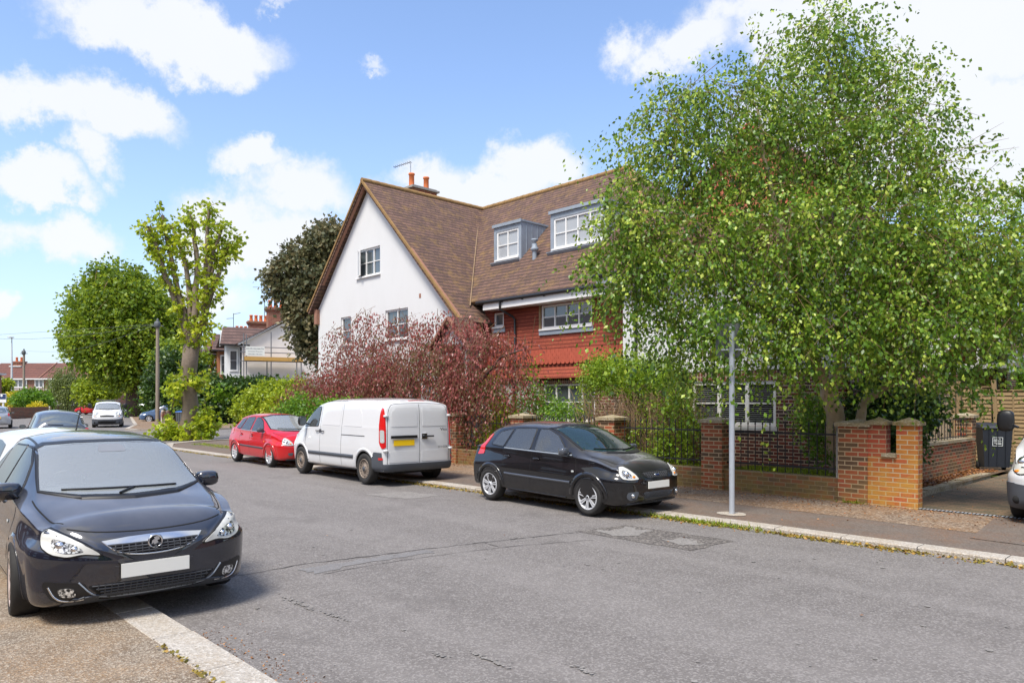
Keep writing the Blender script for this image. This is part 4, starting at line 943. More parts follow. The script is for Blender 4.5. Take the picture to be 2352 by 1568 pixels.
    c.patch('windscreen', 'F', ws, car_glass, .006, res=.08)
    for sg in (1, -1): c.patch('headlight', dia(35, sg, .8), [(.4, .72), (.72, .76), (.74, .98), (.6, .92)], lamp_clear, .008, sm=1, res=.025)
    m = MB(); m.box(-3.8, .3, -.6, .6, .24, .34); m.tube([(-3.2, -.75, .34), (-3.2, .75, .34)], .06, 8); m.blob((-3.2, 0, .34), (.14, .14, .13), 2, 12); m.box(-3.7, -3.35, -.62, -.35, .2, .34); m.build('chassis', dark, c.root)
    return c
def nose_van(name, label, pos, ang, lamps=lamp_clear, z0=0, small=False, rack=False):
    """short-bonnet van seen from the front"""
    k = .93 if small else 1.0
    sp = dict(paint=p_white, span=(-3.6, .45), n=60, axles=(0, -2.9), track=1.62, wz=.33, arch=.38, tyre=(.325, .2, .21), rim=('steel', rust, trim),
        c=dict(zt=[(-3.6, 1.86 * k), (-2.0, 1.94 * k), (-1.1, 1.92 * k), (-.7, 1.82 * k), (.05, 1.30), (.2, 1.2), (.45, 1.06)],
               ze=[(-3.6, 1.76 * k), (-2.0, 1.84 * k), (-1.1, 1.82 * k), (-.7, 1.72 * k), (-.1, 1.27), (.2, 1.10), (.45, .95)],
               ye=[(-3.6, .74), (-1.2, .73), (-.6, .72), (0, .76), (.45, .68)], zb=[(-3.6, 1.2), (-.5, 1.15), (.1, 1.05), (.45, .9)], yb=[(-3.6, .90), (-.5, .90), (0, .88), (.45, .80)],
               zm=[(-3.6, .7), (.45, .62)], ym=[(-3.6, .93), (-.5, .94), (.1, .93), (.45, .90)], zs=[(-3.6, .28), (.45, .2)]),
        front=(lambda y, z: .42 - .45 * max(0, z - .72), .58, 3.2, 2.0), rear=(lambda y, z: .14, 1.02, 9, 2.2))
    ws = [(-.72, 1.26), (0, 1.22), (.72, 1.26), (.68, 1.62 * k), (.5, 1.73 * k), (0, 1.76 * k), (-.5, 1.73 * k), (-.68, 1.62 * k)]
    sw_ = [[(-.2, 1.2), (-1.0, 1.22), (-1.0, 1.66 * k), (-.75, 1.64 * k), (-.5, 1.5 * k)]]; sp.update(ws=ws, wsx=(.5, -1.2), sw=sw_); c = Car(sp, name, label, None, pos, ang, z0=z0, cat='van'); c.interior(-.95, -2, 1.22, .45, False)
    c.strip('windscreen_seal', 'F', inset(ws, -.01), .04, blackt, .008, closed=True)
    c.patch('windscreen', 'F', ws, car_glass_p, .010, res=.06); c.wiper((-.5, 1.27), (.4, 1.26))
    c.windows([[(-.2, 1.2), (-1.0, 1.22), (-1.0, 1.66 * k), (-.75, 1.64 * k), (-.5, 1.5 * k)]])
    for sg in (1, -1):
        V = dia(30, sg, .87); c.patch('headlight_seal', V, [(.48, .76), (.66, .70), (.86, .78), (.90, .98), (.80, 1.06), (.62, 1.0)], blackt, .002, sm=2)
        h = c.patch('headlight', V, [(.50, .78), (.66, .72), (.84, .79), (.88, .97), (.79, 1.04), (.63, .98)], lamps, .008, sm=2)
        m = MB(); p, n_ = c.pt(V, (.74, .90)); m.blob(p, (.08, .08, .08), 2, 14); m.build('bulb_bowl', reflector, h)
        m = MB(); p, n_ = c.pt(V, (.72, .77)); m.blob(p, (.03, .05, .025), 2, 10); m.build('indicator', lamp_orange, h)
        m = MB(); p, n_ = c.pt(dia(30, sg, .87), (.70, .36)); m.blob(p, (.05, .06, .06), 2, 12); m.build('fog_lamp', dark, c.root)
    bo = [(-.86, .25), (-.5, .2), (.5, .2), (.86, .25), (.9, .45), (.88, .60), (.5, .57), (-.5, .57), (-.88, .60), (-.9, .45)]
    c.patch('front_bumper', 'F', bo, trim, .016, sm=1, res=.05)
    for vw in 'LR': c.patch('bumper_corner', vw, [(.3, .24), (.7, .24), (.72, .6), (.42, .6)], trim, .014)
    c.patch('grille', 'F', [(-.4, .73), (.4, .73), (.45, .82), (0, .85), (-.45, .82)], dark, .006, sm=1, res=.025)
    c.patch('lower_grille', 'F', [(-.5, .32), (.5, .32), (.55, .46), (-.55, .46)], dark, .022, sm=1, res=.025)
    c.mirrors(-.22, 1.48, .95, blackt, (.07, .12, .17))
    for vw in 'LR': c.gaps(vw, [[(-.1, 1.15), (-.1, .8), (-.35, .3)]], .009); c.gaps(vw, [[(-1.08, 1.75 * k), (-1.08, .3)]], .009)
    c.gaps('F', [chaikin([(-.66, 1.15), (-.5, .95), (-.45, .87), (0, .88), (.45, .87), (.5, .95), (.66, 1.15)], 2)], .010)
    if rack:
        m = MB()
        for x in (-1.3, -2.2, -3.1): m.box(x - .03, x + .03, -.72, .72, 1.86, 1.90)
        for y in (-.7, .7): m.box(-3.2, -1.2, y - .02, y + .02, 1.90, 1.93)
        m.build('roof_rack', steel, c.root)
    return c
def plain_car(name, label, pos, ang, paintm, view='rear', z0=0, cat='car', h=1.0, group=None, fog=False):
    sp = dict(paint=paintm, span=(-3.0, .42), n=44, axles=(0, -2.5), track=1.5, wz=.3, arch=.34, tyre=(.3, .2, .21), rim=('spoke', 5, .02, alloy, .04),
        c=dict(zt=[(-3.0, 1.22 * h), (-2.75, 1.38 * h), (-2.4, 1.45 * h), (-1.8, 1.48 * h), (-1.25, 1.46 * h), (-.9, 1.40 * h), (-.2, 1.07), (0, 1.0), (.42, .88)],
               ze=[(-3.0, 1.12 * h), (-2.75, 1.28 * h), (-2.4, 1.37 * h), (-1.8, 1.40 * h), (-1.25, 1.39 * h), (-.9, 1.32 * h), (-.4, 1.07), (-.1, .96), (.42, .82)],
               ye=[(-3.0, .52), (-1.6, .58), (-.9, .59), (-.4, .63), (0, .68), (.42, .62)], zb=[(-3.0, .98), (-.6, .93), (0, .88), (.42, .76)], yb=[(-3.0, .74), (-1, .80), (0, .79), (.42, .72)],
               zm=[(-3.0, .6), (.42, .52)], ym=[(-3.0, .82), (-1, .85), (0, .85), (.42, .81)], zs=[(-3.0, .24), (.42, .2)]),
        front=(lambda y, z: .38 - .5 * max(0, z - .62), .46, 3, 2), rear=(lambda y, z: .24 - .15 * max(0, z - .8), .64, 4, 2))
    c = Car(sp, name, label, group, pos, ang, z0=z0, cat=cat)
    c.patch('rear_window', 'B', [(-.56, 1.04 * h), (0, 1.02 * h), (.56, 1.04 * h), (.47, 1.34 * h), (0, 1.37 * h), (-.47, 1.34 * h)], car_glass_o, .006, sm=1)
    c.patch('windscreen', 'F', [(-.62, 1.03), (0, .99), (.62, 1.03), (.54, 1.34 * h), (0, 1.38 * h), (-.54, 1.34 * h)], car_glass_o, .006, sm=1, res=.08)
    c.windows([[(-.52, .96), (-1.3, .98), (-1.32, 1.33 * h), (-1.1, 1.32 * h), (-.86, 1.22 * h)], [(-1.4, .98), (-2.3, 1.0), (-2.2, 1.28 * h), (-1.9, 1.33 * h), (-1.4, 1.34 * h)]], black=False)
    for sg in (1, -1):
        c.patch('tail_light', diar(40, sg, -3.1), [(.45, .82), (.64, .84), (.63, 1.0), (.47, 1.0)], lamp_red, .01, sm=1, res=.025)
        c.patch('headlight', dia(35, sg, .75), [(.4, .62), (.66, .64), (.66, .76), (.5, .74)], lamp_clear, .008, sm=1, res=.025)
    p, n_ = c.pt('B', (0, .72)); m = MB(); m.box(p.x - .03, p.x - .012, -.26, .26, .66, .77); m.build('number_plate', platey, c.root)
    p, n_ = c.pt('F', (0, .48)); m = MB(); m.box(p.x + .012, p.x + .03, -.26, .26, .43, .54); m.build('number_plate', platew, c.root)
    c.patch('grille', 'F', [(-.35, .28), (.35, .28), (.38, .38), (-.38, .38)], dark, .005)
    c.wiper((-.05, 1.05 * h), (.35, 1.07 * h), 'B'); c.mirrors(-.5, 1.0, .80, blackt, (.06, .09, .065))
    return c
# ================================================================ the setting
CA = math.atan2(.7208, .6932)
def strewn(name, mat, pts, size, aspect=.6, flat=True, label=None, cat=None):
    P = np.array(pts, dtype=np.float32); D = RNG.normal(0, 1, P.shape); D[:, 2] = RNG.uniform(0, .25, len(P)) if flat else RNG.uniform(.5, 1.6, len(P))
    o = leaves(name, P, D, size, mat, aspect=aspect, jit=.3, kind='stuff')
    return tag(o, label, cat)
sheet('ground', [(-700, -500), (700, -500), (700, 700), (-700, 700)], -.05, grassm)
sheet('road', [(-46, 2.1), (-33.5, 2.1), (60, 2.1), (60, 9.75), (-29.5, 9.75), (-31.8, 10.6), (-33.2, 12.2), (-33.6, 14.5), (-33.6, 120), (-46, 120), (-46, 15.5), (-47.2, 14.0), (-50, 14.2), (-57, 16.8), (-90, 26), (-140, 39), (-140, 21), (-90, 11), (-62, 5.2)], 0, asphalt)
m = MB()
def kerb(mb, line, w, z, depth=.06, seg=.92, gap=.012):
    """row of kerb stones along a line; width to the left of the direction of travel"""
    P = [Vector(p) for p in line]
    for a, b in zip(P[:-1], P[1:]):
        d = (b - a); L_ = d.length; d.normalize(); n = Vector((-d.y, d.x)); k = max(1, round(L_ / seg)); s_ = L_ / k
        for i in range(k):
            p = a + d * (s_ * i + gap / 2); q = a + d * (s_ * (i + 1) - gap / 2); j = random.uniform(-.006, .006); zz = z + random.uniform(-.004, .004)
            c = [p + n * j, q + n * j, q + n * (w + j), p + n * (w + j)]; b_ = .014
            mb.add([(v.x, v.y, -.04) for v in c] + [(v.x, v.y, zz - b_) for v in c] + [(v.x + (n.x * b_ if t < 2 else -n.x * b_), v.y + (n.y * b_ if t < 2 else -n.y * b_), zz) for t, v in enumerate(c)],
                   [(0, 1, 5, 4), (1, 2, 6, 5), (2, 3, 7, 6), (3, 0, 4, 7), (4, 5, 9, 8), (5, 6, 10, 9), (6, 7, 11, 10), (7, 4, 8, 11), (8, 9, 10, 11)])
m = MB(); kerb(m, [(40, 9.75), (-29.5, 9.75)][::-1], .28, .065); kerb(m, [(-29.5, 9.75), (-31.8, 10.6), (-33.2, 12.2), (-33.6, 14.5), (-33.6, 60)][::-1], -.28, .065) if 0 else None
struct('kerb_far_side', m, kerbm)
m = MB(); kerb(m, [(-60, 1.84), (30, 1.84)], .31, .065); struct('kerb_near_side', m, kerbm)
m = MB(); kerb(m, [(-46, 100), (-46, 15.5), (-47.2, 14.0), (-50, 14.2), (-57, 16.8), (-90, 26)], -.2, .1, seg=3); struct('kerb_beyond_junction', m, kerbm)
m = MB(); kerb(m, [(-29.5, 9.75), (-31.8, 10.6), (-33.2, 12.2), (-33.6, 14.5), (-33.6, 60)], -.28, .065, seg=1.6); struct('kerb_at_corner', m, kerbm)
sheet('pavement_far_side', [(-29.5, 10.0), (60, 10.0), (60, 13.5), (-33.3, 13.5), (-33.3, 14.4), (-33.0, 12.3), (-31.6, 10.9)], .058, pave)
sheet('pavement_gravel_verge', [(-29, 11.3), (-6.0, 11.55), (-5.2, 11.55), (-1.7, 11.3), (-.9, 10.9), (.9, 10.7), (4, 10.6), (4, 13.2), (-29, 13.2)], .0615, gravelp)
sheet('pavement_trench', [(-2.7, 10.9), (-1.0, 10.75), (-1.3, 13.1), (-2.9, 13.1)], .065, pave)
sheet('pavement_near_side', [(-60, -30), (40, -30), (40, 1.85), (-60, 1.85)], .058, gravelnear)
sheet('pavement_near_tarmac', [(-3.95, -3), (-3.6, 1.84), (4, 1.84), (4, -3)], .0625, pave)
sheet('pavement_near_strip', [(-12, -.6), (-12, .52), (-3.8, .52), (-3.8, -.6)], .0625, pave)
sheet('pavement_beyond_junction', [(-46.2, 120), (-46.2, 15.5), (-47.2, 14.2), (-50, 14.4), (-57, 17.0), (-90, 26.2), (-140, 39.3), (-140, 120)], .09, gravelp)
sheet('pavement_far_left', [(-62, 5.0), (-90, 10.8), (-140, 20.8), (-140, 5), (-62, 0)], .05, conc)
sheet('side_street_verge', [(-33.3, 14.4), (-33.3, 60), (-29, 60), (-29, 13.5), (-33.3, 13.5)], .056, pave)
# repairs in the road surface
def ragged(pts, k=5, j=.03):
    o = []
    for i in range(len(pts)):
        a, b = Vector(pts[i]), Vector(pts[(i + 1) % len(pts)])
        for t in range(k): p = a.lerp(b, t / k); o.append((p.x + random.uniform(-j, j), p.y + random.uniform(-j, j)))
    return o
g2 = lambda u, v: tuple(gnd(u, v))[:2]
sheet('road_patch', ragged([g2(1325, 1220), g2(1440, 1205), g2(1688, 1243), g2(1582, 1264)], 6, .03), .004, asphalt_old)
sheet('road_patch_pale', ragged([g2(1365, 1222), g2(1440, 1209), g2(1500, 1222), g2(1440, 1232)], 5, .1), .008, asphalt_pale)
sheet('road_patch_pale', ragged([g2(1530, 1238), g2(1590, 1236), g2(1610, 1250), g2(1560, 1253)], 5, .08), .008, asphalt_pale)
sheet('road_patch_pale', ragged([g2(835, 1135), g2(930, 1128), g2(1010, 1138), g2(930, 1146)], 6, .06), .004, asphalt_pale)
sheet('road_seal_band', ragged([g2(690, 1307), g2(830, 1284), g2(980, 1262), g2(1000, 1268), g2(860, 1290), g2(720, 1316)], 6, .05), .004, asphalt_seal)
m = MB()
def crack(mb, pts, w=.02, z=.005):
    P = []
    for a, b in zip(pts[:-1], pts[1:]):
        a, b = Vector(a), Vector(b); k = max(2, int((b - a).length / .12))
        for i in range(k): P.append(a.lerp(b, i / k) + Vector((random.uniform(-1, 1), random.uniform(-1, 1))) * .018)
    for a, b in zip(P[:-1], P[1:]):
        d = (b - a).normalized(); n = Vector((-d.y, d.x)) * w * random.uniform(.2, .6); mb.add([(a.x + n.x, a.y + n.y, z), (b.x + n.x, b.y + n.y, z), (b.x - n.x, b.y - n.y, z), (a.x - n.x, a.y - n.y, z)], [(0, 1, 2, 3)])
crack(m, [g2(545, 1322), g2(700, 1295), g2(1000, 1258), g2(1130, 1243), g2(1330, 1222)]); crack(m, [g2(740, 1318), g2(900, 1290), g2(1060, 1268), g2(1200, 1252), g2(1380, 1238)], .012); crack(m, [g2(1110, 1246), g2(1160, 1258)], .012)

struct('road_cracks', m, plain('crack', (.05, .045, .042), .95, var=.3))
m = MB()
SZ = [.006]
def speck(x, y, r):
    SZ[0] += .000012; z = SZ[0]; m.add([(x + r * random.uniform(.5, 1.2) * math.cos(a), y + r * random.uniform(.5, 1.2) * math.sin(a), z) for a in (2 * math.pi * k / 7 for k in range(7))], [tuple(range(7))])
for _ in range(170): speck(random.uniform(-11, 3), random.uniform(2.4, 9.4), random.choice((.008, .012, .018, .03)))
for (u, v, du, dv, n) in ((690, 1388, 34, 14, 60), (770, 1415, 30, 10, 30), (1130, 1518, 40, 16, 50), (1010, 1505, 25, 8, 20), (1340, 1540, 30, 12, 25)):
    for _ in range(n): t_ = random.gauss(0, .5); speck(*g2(u + t_ * du, v + t_ * dv + random.gauss(0, 2.5)), random.uniform(.006, .018))
struct('road_chalk_marks', m, asphalt_pale)
# driveway
sheet('driveway', [(-4.45, 13.35), (6, 13.35), (6, 24.5), (-9, 24.5), (-9, 21.6), (-4.45, 21.6)], .062, blockp)
m = MB(); m.box(-4.3, 5, 13.16, 13.3, .02, .07); 
for i in range(160): x = -4.28 + i * .055; m.box(x, x + .028, 13.175, 13.285, .0705, .0745, 1)
struct('drain_channel', m, [dark, pole_g])
m = MB(); m.box(-2.25, -1.85, 11.9, 12.2, .05, .070); m.box(-2.22, -1.88, 11.93, 12.17, .05, .072, 1); struct('access_cover', m, [iron, conc])
# moss and dead leaves in the gutters
def along(x0, x1, y0, y1, n, z=.01, dens=None):
    o = []
    while len(o) < n:
        x = random.uniform(x0, x1)
        if dens and random.random() > dens(x): continue
        o.append((x, random.triangular(y0, y1, y1 if y1 > y0 else y0), z + random.uniform(0, .02)))
    return o
dn = lambda x: .35 + .65 * (math.sin(x * 2.1) * math.sin(x * .7 + 1) > -.2)
strewn('gutter_moss', lf_moss, along(-14, 6, 9.52, 9.76, 5200, .0, dn) + along(-30, -14, 9.6, 9.76, 1200, 0, dn), .045, .8)
strewn('fallen_leaves', lf_fallen, along(-16, 5, 12.5, 13.15, 1500, .066) + along(-12, 4, 11.6, 12.6, 350, .066) + along(-12, 4, 9.3, 9.7, 260, .004) + along(-12, 4, 10.1, 11.4, 60, .062) + along(-4.4, 0, 13.5, 20, 260, .066) + along(-10, 4, 4, 9, 14, .004), .034, .6)
strewn('kerb_weeds', lf_grass, [(random.gauss(-5.9, .5), random.gauss(9.66, .04), .0) for _ in range(420)] + along(-8, -5, 9.66, 9.76, 150, .0) + [(random.gauss(-5.05, .12), random.gauss(13.1, .04), .06) for _ in range(90)] + along(-30.5, -26, 10.9, 11.6, 700, .05), .09, .14, False)
strewn('edge_moss', lf_moss, along(-5.6, -3, 1.79, 1.86, 330, .066, dn) + along(-7, -3.6, .49, .55, 300, .066) + [(-3.0 + random.gauss(0, .3), 1.82, .067) for _ in range(40)] + [(-3.97 + random.gauss(0, .02), random.uniform(0.6, 1.8), .064) for _ in range(60)], .03, .8)
strewn('road_grit', lf_fallen, [(random.uniform(-6, -2.5), 2.16 + abs(random.gauss(0, .16)), .003) for _ in range(500)], .018, .8)
# ================================================================ the main house
H = thing('house', 'white gabled house with a red tile-hung front, brown tiled roof and grey dormers', 'house', (-15, 19, 0))
X_, Z_ = Vector((1, 0, 0)), Vector((0, 0, 1))
def slab(name, pts, mat, root, th=.12):
    P = [Vector(p) for p in pts]; n = (P[1] - P[0]).cross(P[2] - P[1]).normalized()
    if n.z < 0: P.reverse(); n = -n
    k = len(P); m = MB(); m.add(P + [p - n * th for p in P], [tuple(range(k)), tuple(range(2 * k - 1, k - 1, -1))] + [(i, i + k, (i + 1) % k + k, (i + 1) % k) for i in range(k)]); return m.build(name, mat, root)
def xz(u, v, y): p = tp(u, v, y); return p.x, p.z
GY = 14.4
# gable wing
aw0, aw1 = -23.15, -21.68
m = MB(); fw0, fw1 = tp(885, 740, GY).x, tp(937, 740, GY).x; lw0, lw1 = tp(783, 760, GY).x, tp(806, 760, GY).x
wallpoly(m, [(-26.0, 2.5), (-17.62, 2.5), (-17.62, 4.6), (-22.4, 9.5), (-26.0, 5.45)], [(aw0, aw1, 6.33, 7.32), (fw0, fw1, 3.95, 4.98), (lw0, lw1, 3.95, 4.98)], (0, GY, 0), X_, Z_)
m.build('gable_wall', white_r, H)
m = MB(); gw0, gw1 = tp(890, 900, GY).x, tp(962, 900, GY).x
wallpoly(m, [(-25.96, 0), (-17.65, 0), (-17.65, 2.5), (-25.96, 2.5)], [(gw0, gw1, 1.2, 2.35), (-18.75, -17.8, .1, 2.1)], (0, GY + .02, 0), X_, Z_); m.build('gable_ground_wall', brick_house, H)
w = window(H, (aw0, GY, 6.33), X_, aw1 - aw0, .99, [.50, 1.0], 1)
m = MB(); m.bar((aw0 + .02, GY - .0, 6.38), (aw0 + .42, GY - .16, 6.38), .03, .04); m.bar((aw0 + .02, GY, 7.26), (aw0 + .42, GY - .16, 7.26), .03, .04); m.bar((aw0 + .42, GY - .16, 6.36), (aw0 + .42, GY - .16, 7.28), .04, .04, up=X_); m.bar((aw0 + .02, GY, 6.36), (aw0 + .02, GY, 7.28), .04, .04, up=X_)
f = m.build('open_casement', whitep, H); m = MB(); m.add([(aw0 + .04, GY - .02, 6.4), (aw0 + .40, GY - .15, 6.4), (aw0 + .40, GY - .15, 7.24), (aw0 + .04, GY - .02, 7.24)], [(0, 1, 2, 3)]); m.build('pane', win_pale, f)
window(H, (fw0, GY, 3.95), X_, fw1 - fw0, 1.03, 2, 1); window(H, (lw0, GY, 3.95), X_, lw1 - lw0, 1.03, 1, 1)
window(H, (gw0, GY + .02, 1.2), X_, gw1 - gw0, 1.15, 3, 0)
m = MB(); m.box(-18.75, -17.8, GY + .06, GY + .1, .1, 2.1); d = m.build('front_door', navy, H); m = MB(); m.box(-17.98, -17.93, GY + .02, GY + .06, 1.0, 1.15); m.build('handle', chrome, d)
m = MB(); m.box(-25.99, -25.7, 14.56, 26, 0, 5.4); m.build('side_wall', white_r, H)
m = MB(); m.box(-17.9, -17.62, GY + .13, 15.5, 0, 4.6); m.build('side_wall', grey_r, H)
m = MB(); c = tp(965, 679, GY); m.box(c.x - .05, c.x + .05, GY - .01, GY + .02, c.z - .07, c.z + .07); m.build('air_brick', bargem, H)
PIT = 1.0
slab('wing_roof', [(-22.4, 14.12, 9.72), (-16.95, 14.12, 4.27), (-16.95, 15.46, 4.27), (-17.3, 15.46, 4.62), (-22.4, 20.5, 9.72)], rooft, H)
slab('wing_roof', [(-22.4, 14.12, 9.72), (-26.35, 14.12, 5.33), (-26.35, 24, 5.33), (-22.4, 24, 9.72)], rooft, H)
ry, rz, ey, ez = 19.9, 9.74, 15.1, 4.98
slab('main_roof', [(-26, ey, ez), (-10.2, ey, ez), (-14.94, ry, rz), (-26, ry, rz)], rooft, H)
slab('hip_roof', [(-10.2, ey, ez), (-10.2, 24.7, ez), (-14.94, ry, rz)], rooft, H)
slab('back_roof', [(-26, 24.7, ez), (-10.2, 24.7, ez), (-14.94, ry, rz), (-26, ry, rz)], rooft, H)
def ridge(a, b, r=.1, name='ridge_tiles', mat=None):
    a, b = Vector(a), Vector(b); k = max(1, int((b - a).length / .33)); m = MB()
    for i in range(k):
        p = a.lerp(b, i / k); q = a.lerp(b, (i + 1.06) / k); m.tube([p, q], [r, r * 1.12], 8)
    return m.build(name, mat or ridgem, H)
ridge((-22.4, 14.1, 9.70), (-22.4, 19.9, 9.70)); ridge((-22.4, ry, 9.72), (-14.94, ry, 9.72)); ridge((-14.94, ry, 9.72), (-10.3, 15.2, 5.05), .09); 
ridge((-22.4, 19.7, 9.66), (-17.45, 14.95, 4.85), .02, 'valley', plain('valley_lichen', (.25, .17, .1), .9, var=.4, sc=3))
for x1, z1 in ((-16.95, 4.2), (-26.35, 5.26)):
    m = MB(); m.bar((-22.4, 14.22, 9.57), (x1, 14.22, z1 + .02), .14, .10, up=Vector((0, 1, 0))); m.bar((-22.4, 14.12, 9.67), (x1, 14.12, z1 + .1), .07, .07, up=Vector((0, 1, 0)), mi=1); m.build('verge', [bargem, ridgem], H)
m = MB(); m.box(-26.10, -25.9, 14.26, 14.42, 4.85, 5.42); m.build('kneeler', bargem, H)
# chimney on the wing ridge
cx, cy = -22.9, 17.1
m = MB(); m.box(cx - .42, cx + .42, cy - .7, cy + .45, 8.6, 9.93); m.box(cx - .5, cx + .5, cy - .78, cy + .53, 9.93, 10.0, 1); m.box(cx - .42, cx + .42, cy - .7, cy + .45, 10.0, 10.05, 1); ch = m.build('chimney', [brick_chim, conc], H)
for dy in (-.45, .25): m = MB(); m.lathe([(.12, 10.04), (.105, 10.1), (.1, 10.52), (.125, 10.54), (.12, 10.6), (.08, 10.6)], (cx, cy + dy, 0), n=16); m.build('chimney_pot', terrac, ch)
T = thing('television_aerial', 'thin comb-like television aerial on the chimney of the white gabled house', 'aerial', (cx, cy - .5, 9.9))
m = MB(); m.tube([(cx, cy - .5, 9.4), (cx, cy - .5, 11.0)], .02, 6); m.build('mast', pole_g, T); m = MB(); m.tube([(cx + .1, cy - .55, 11.0), (cx - .55, cy - .9, 10.86)], .012, 5)
for i in range(9): t = i / 8; p = Vector((cx + .08, cy - .56, 11.0)).lerp(Vector((cx - .52, cy - .88, 10.87)), t); m.tube([p + Vector((0, 0, .0)) + Vector((.05, -.1, 0)), p + Vector((-.05, .1, 0))], .007, 4)
m.build('antenna_array', signback, T)
# front of the main range
y = 15.5; r0, r1 = -14.87, -12.93; s0, s1 = tp(1135, 716, y).x, tp(1157, 716, y).x
m = MB(); wallpoly(m, [(-17.62, 2.62), (-11.45, 2.62), (-11.45, 4.75), (-17.62, 4.75)], [(r0, r1, 3.95, 4.64), (s0, s1, 4.16, 4.6)], (0, y, 0), X_, Z_); m.build('tile_hung_wall', hung, H)
m = MB(); k = 0
for r_ in range(4):                                   # shaped tiles
    z = 3.22 - r_ * .095; yy = y - .02 - r_ * .004; x = -17.6 + (r_ % 2) * .0825
    while x < -11.5:
        pts = [(x, z + .12), (x, z + .03)] + [(x + .0775 + .0775 * math.cos(a), z + .03 + .06 * math.sin(a)) for a in (math.pi + math.pi * i / 7 for i in range(1, 7))] + [(x + .155, z + .03), (x + .155, z + .12)]
        m.prism([(p[0], p[1]) for p in pts], (0, yy, 0), X_, Z_, -.014) if 0 else m.prism(pts, (0, yy - .014 + r_ * .0, 0), X_, Z_, -.012); x += .165
m.build('scalloped_tiles', scallop, H)
slab('tile_kick', [(-17.5, y - .16, 2.5), (-11.47, y - .16, 2.5), (-11.47, y - .005, 2.8), (-17.5, y - .005, 2.8)], hung, H, .03)
window(H, (r0, y, 3.95), X_, r1 - r0, .69, [.52, .98, 1.44], 1, rec=.02); window(H, (s0, y, 4.16), X_, s1 - s0, .44, 1, 0, rec=.02)
m = MB(); m.box(r0 - .06, r1 + .06, y - .04, y - .005, 3.77, 3.895); m.build('window_flashing', lead, H)
m = MB(); m.box(r0 - .07, r0 - .002, y - .03, y - .004, 3.9, 4.66); m.build('window_jamb', wood, H)
m = MB(); m.box(s0 - .06, s1 + .08, y - .04, y - .005, 3.98, 4.105); m.build('window_flashing', lead, H)
b0, b1 = tp(1247, 920, y).x, tp(1366, 920, y).x
m = MB(); wallpoly(m, [(-14.95, 0), (-11.45, 0), (-11.45, 2.52), (-14.95, 2.52)], [(b0, b1, 1.28, 2.34)], (0, y + .01, 0), X_, Z_); m.build('ground_wall', brick_house, H)
sold = brickmat('brick_soldier', (.24, .052, .03), (.12, .035, .026), (.075, .04, .036), (.56, .44, .33), .075, .24, .010, off=0)
m = MB(); m.box(-14.9, -11.5, y - .01, y + .005, 2.345, 2.5); m.build('soldier_course', sold, H)
window(H, (b0, y + .01, 1.28), X_, b1 - b0, 1.06, 4, 1, rec=.03)
m = MB(); m.box(-17.62, -14.95, y - .03, y + .1, 0, 2.6); m.build('rendered_wall', grey_r, H)
m = MB(); m.box(-16.98, -10.9, ey - .03, ey + .0, 4.66, 4.90); m.build('fascia', whitep, H); m = MB(); m.box(-16.98, -11.45, ey + .001, 15.5, 4.665, 4.69); m.build('soffit', whitep, H)
def gutter(a, b, name='gutter'):
    m = MB(); m.tube([a, b], .055, 10); a, b = Vector(a), Vector(b); k = int((b - a).length)
    for i in range(k + 1): p = a.lerp(b, (i + .3) / (k + 1)); m.box(p.x - .03, p.x + .03, p.y - .0, p.y + .06, p.z - .075, p.z + .02)
    return m.build(name, blackp, H)
gutter((-17.25, ey - .07, 4.90), (-11.95, ey - .07, 4.90))
d0 = tp(1148, 730, ey - .07).x
m = MB(); m.tube([(d0, ey - .07, 4.88), (d0, ey - .07, 4.62), (d0 + .18, y - .12, 4.42), (d0 + .25, y - .08, 4.32), (d0 + .25, y - .07, 2.6), (d0 + .25, y - .22, 2.45), (d0 + .25, y - .1, 2.3), (d0 + .25, y - .1, 0)], .036, 8); m.build('downpipe', blackp, H)
# dormers
def dormer(x0, x1, z0, z1, cols):
    yf = ey + (z0 - ez) / ((rz - ez) / (ry - ey)) + .02; yb = ey + (z1 - ez) / ((rz - ez) / (ry - ey)) + .35
    m = MB(); wallpoly(m, [(x0, z0 - .15), (x1, z0 - .15), (x1, z1), (x0, z1)], [(x0 + .13, x1 - .13, z0 + .12, z1 - .18)], (0, yf, 0), X_, Z_)
    m.add([(x0, yf, z0 - .3), (x0, yb, z1), (x0, yf, z1)], [(0, 1, 2)]); m.add([(x1, yf, z0 - .3), (x1, yf, z1), (x1, yb, z1)], [(0, 1, 2)])
    for i in range(1, 5): xx = x1; m.bar((x1 + .006, yf + i * .25, z0 + i * .22 - .1), (x1 + .006, yf + i * .25, z1), .02, .02, up=X_)
    D = m.build('dormer', lead, H); m = MB(); m.box(x0 - .03, x1 + .03, yf - .04, yb, z1 + .002, z1 + .06); m.box(x0 - .04, x1 + .04, yf - .06, yf - .03, z1 - .03, z1 + .07); m.build('dormer_roof', lead, D)
    m = MB(); m.bar((x0 - .03, yf - .09, z0 - .06), (x1 + .03, yf - .09, z0 - .06), .02, .2, up=Vector((0, -1, 1))); m.build('apron', lead, D)
    window(H, (x0 + .13, yf, z0 + .12), X_, x1 - x0 - .26, z1 - z0 - .30, cols, 1, rec=.02, glass=win_pale)
dormer(-18.13, -16.82, 6.44, 7.68, 2); dormer(-15.5, -13.3, 6.42, 7.66, 4)
v = tp(1228, 600, 16.5); m = MB(); m.tube([v - Vector((0, 0, .3)), v + Vector((0, 0, .35))], .075, 10); m.lathe([(.075, .3), (.13, .36), (.13, .4), (.08, .48), (.08, .56)], tuple(v), n=14); m.lathe([(.02, .72), (.11, .70), (.11, .66), (.05, .6), (.05, .5)], tuple(v), n=12); m.build('vent_pipe', lead, H)
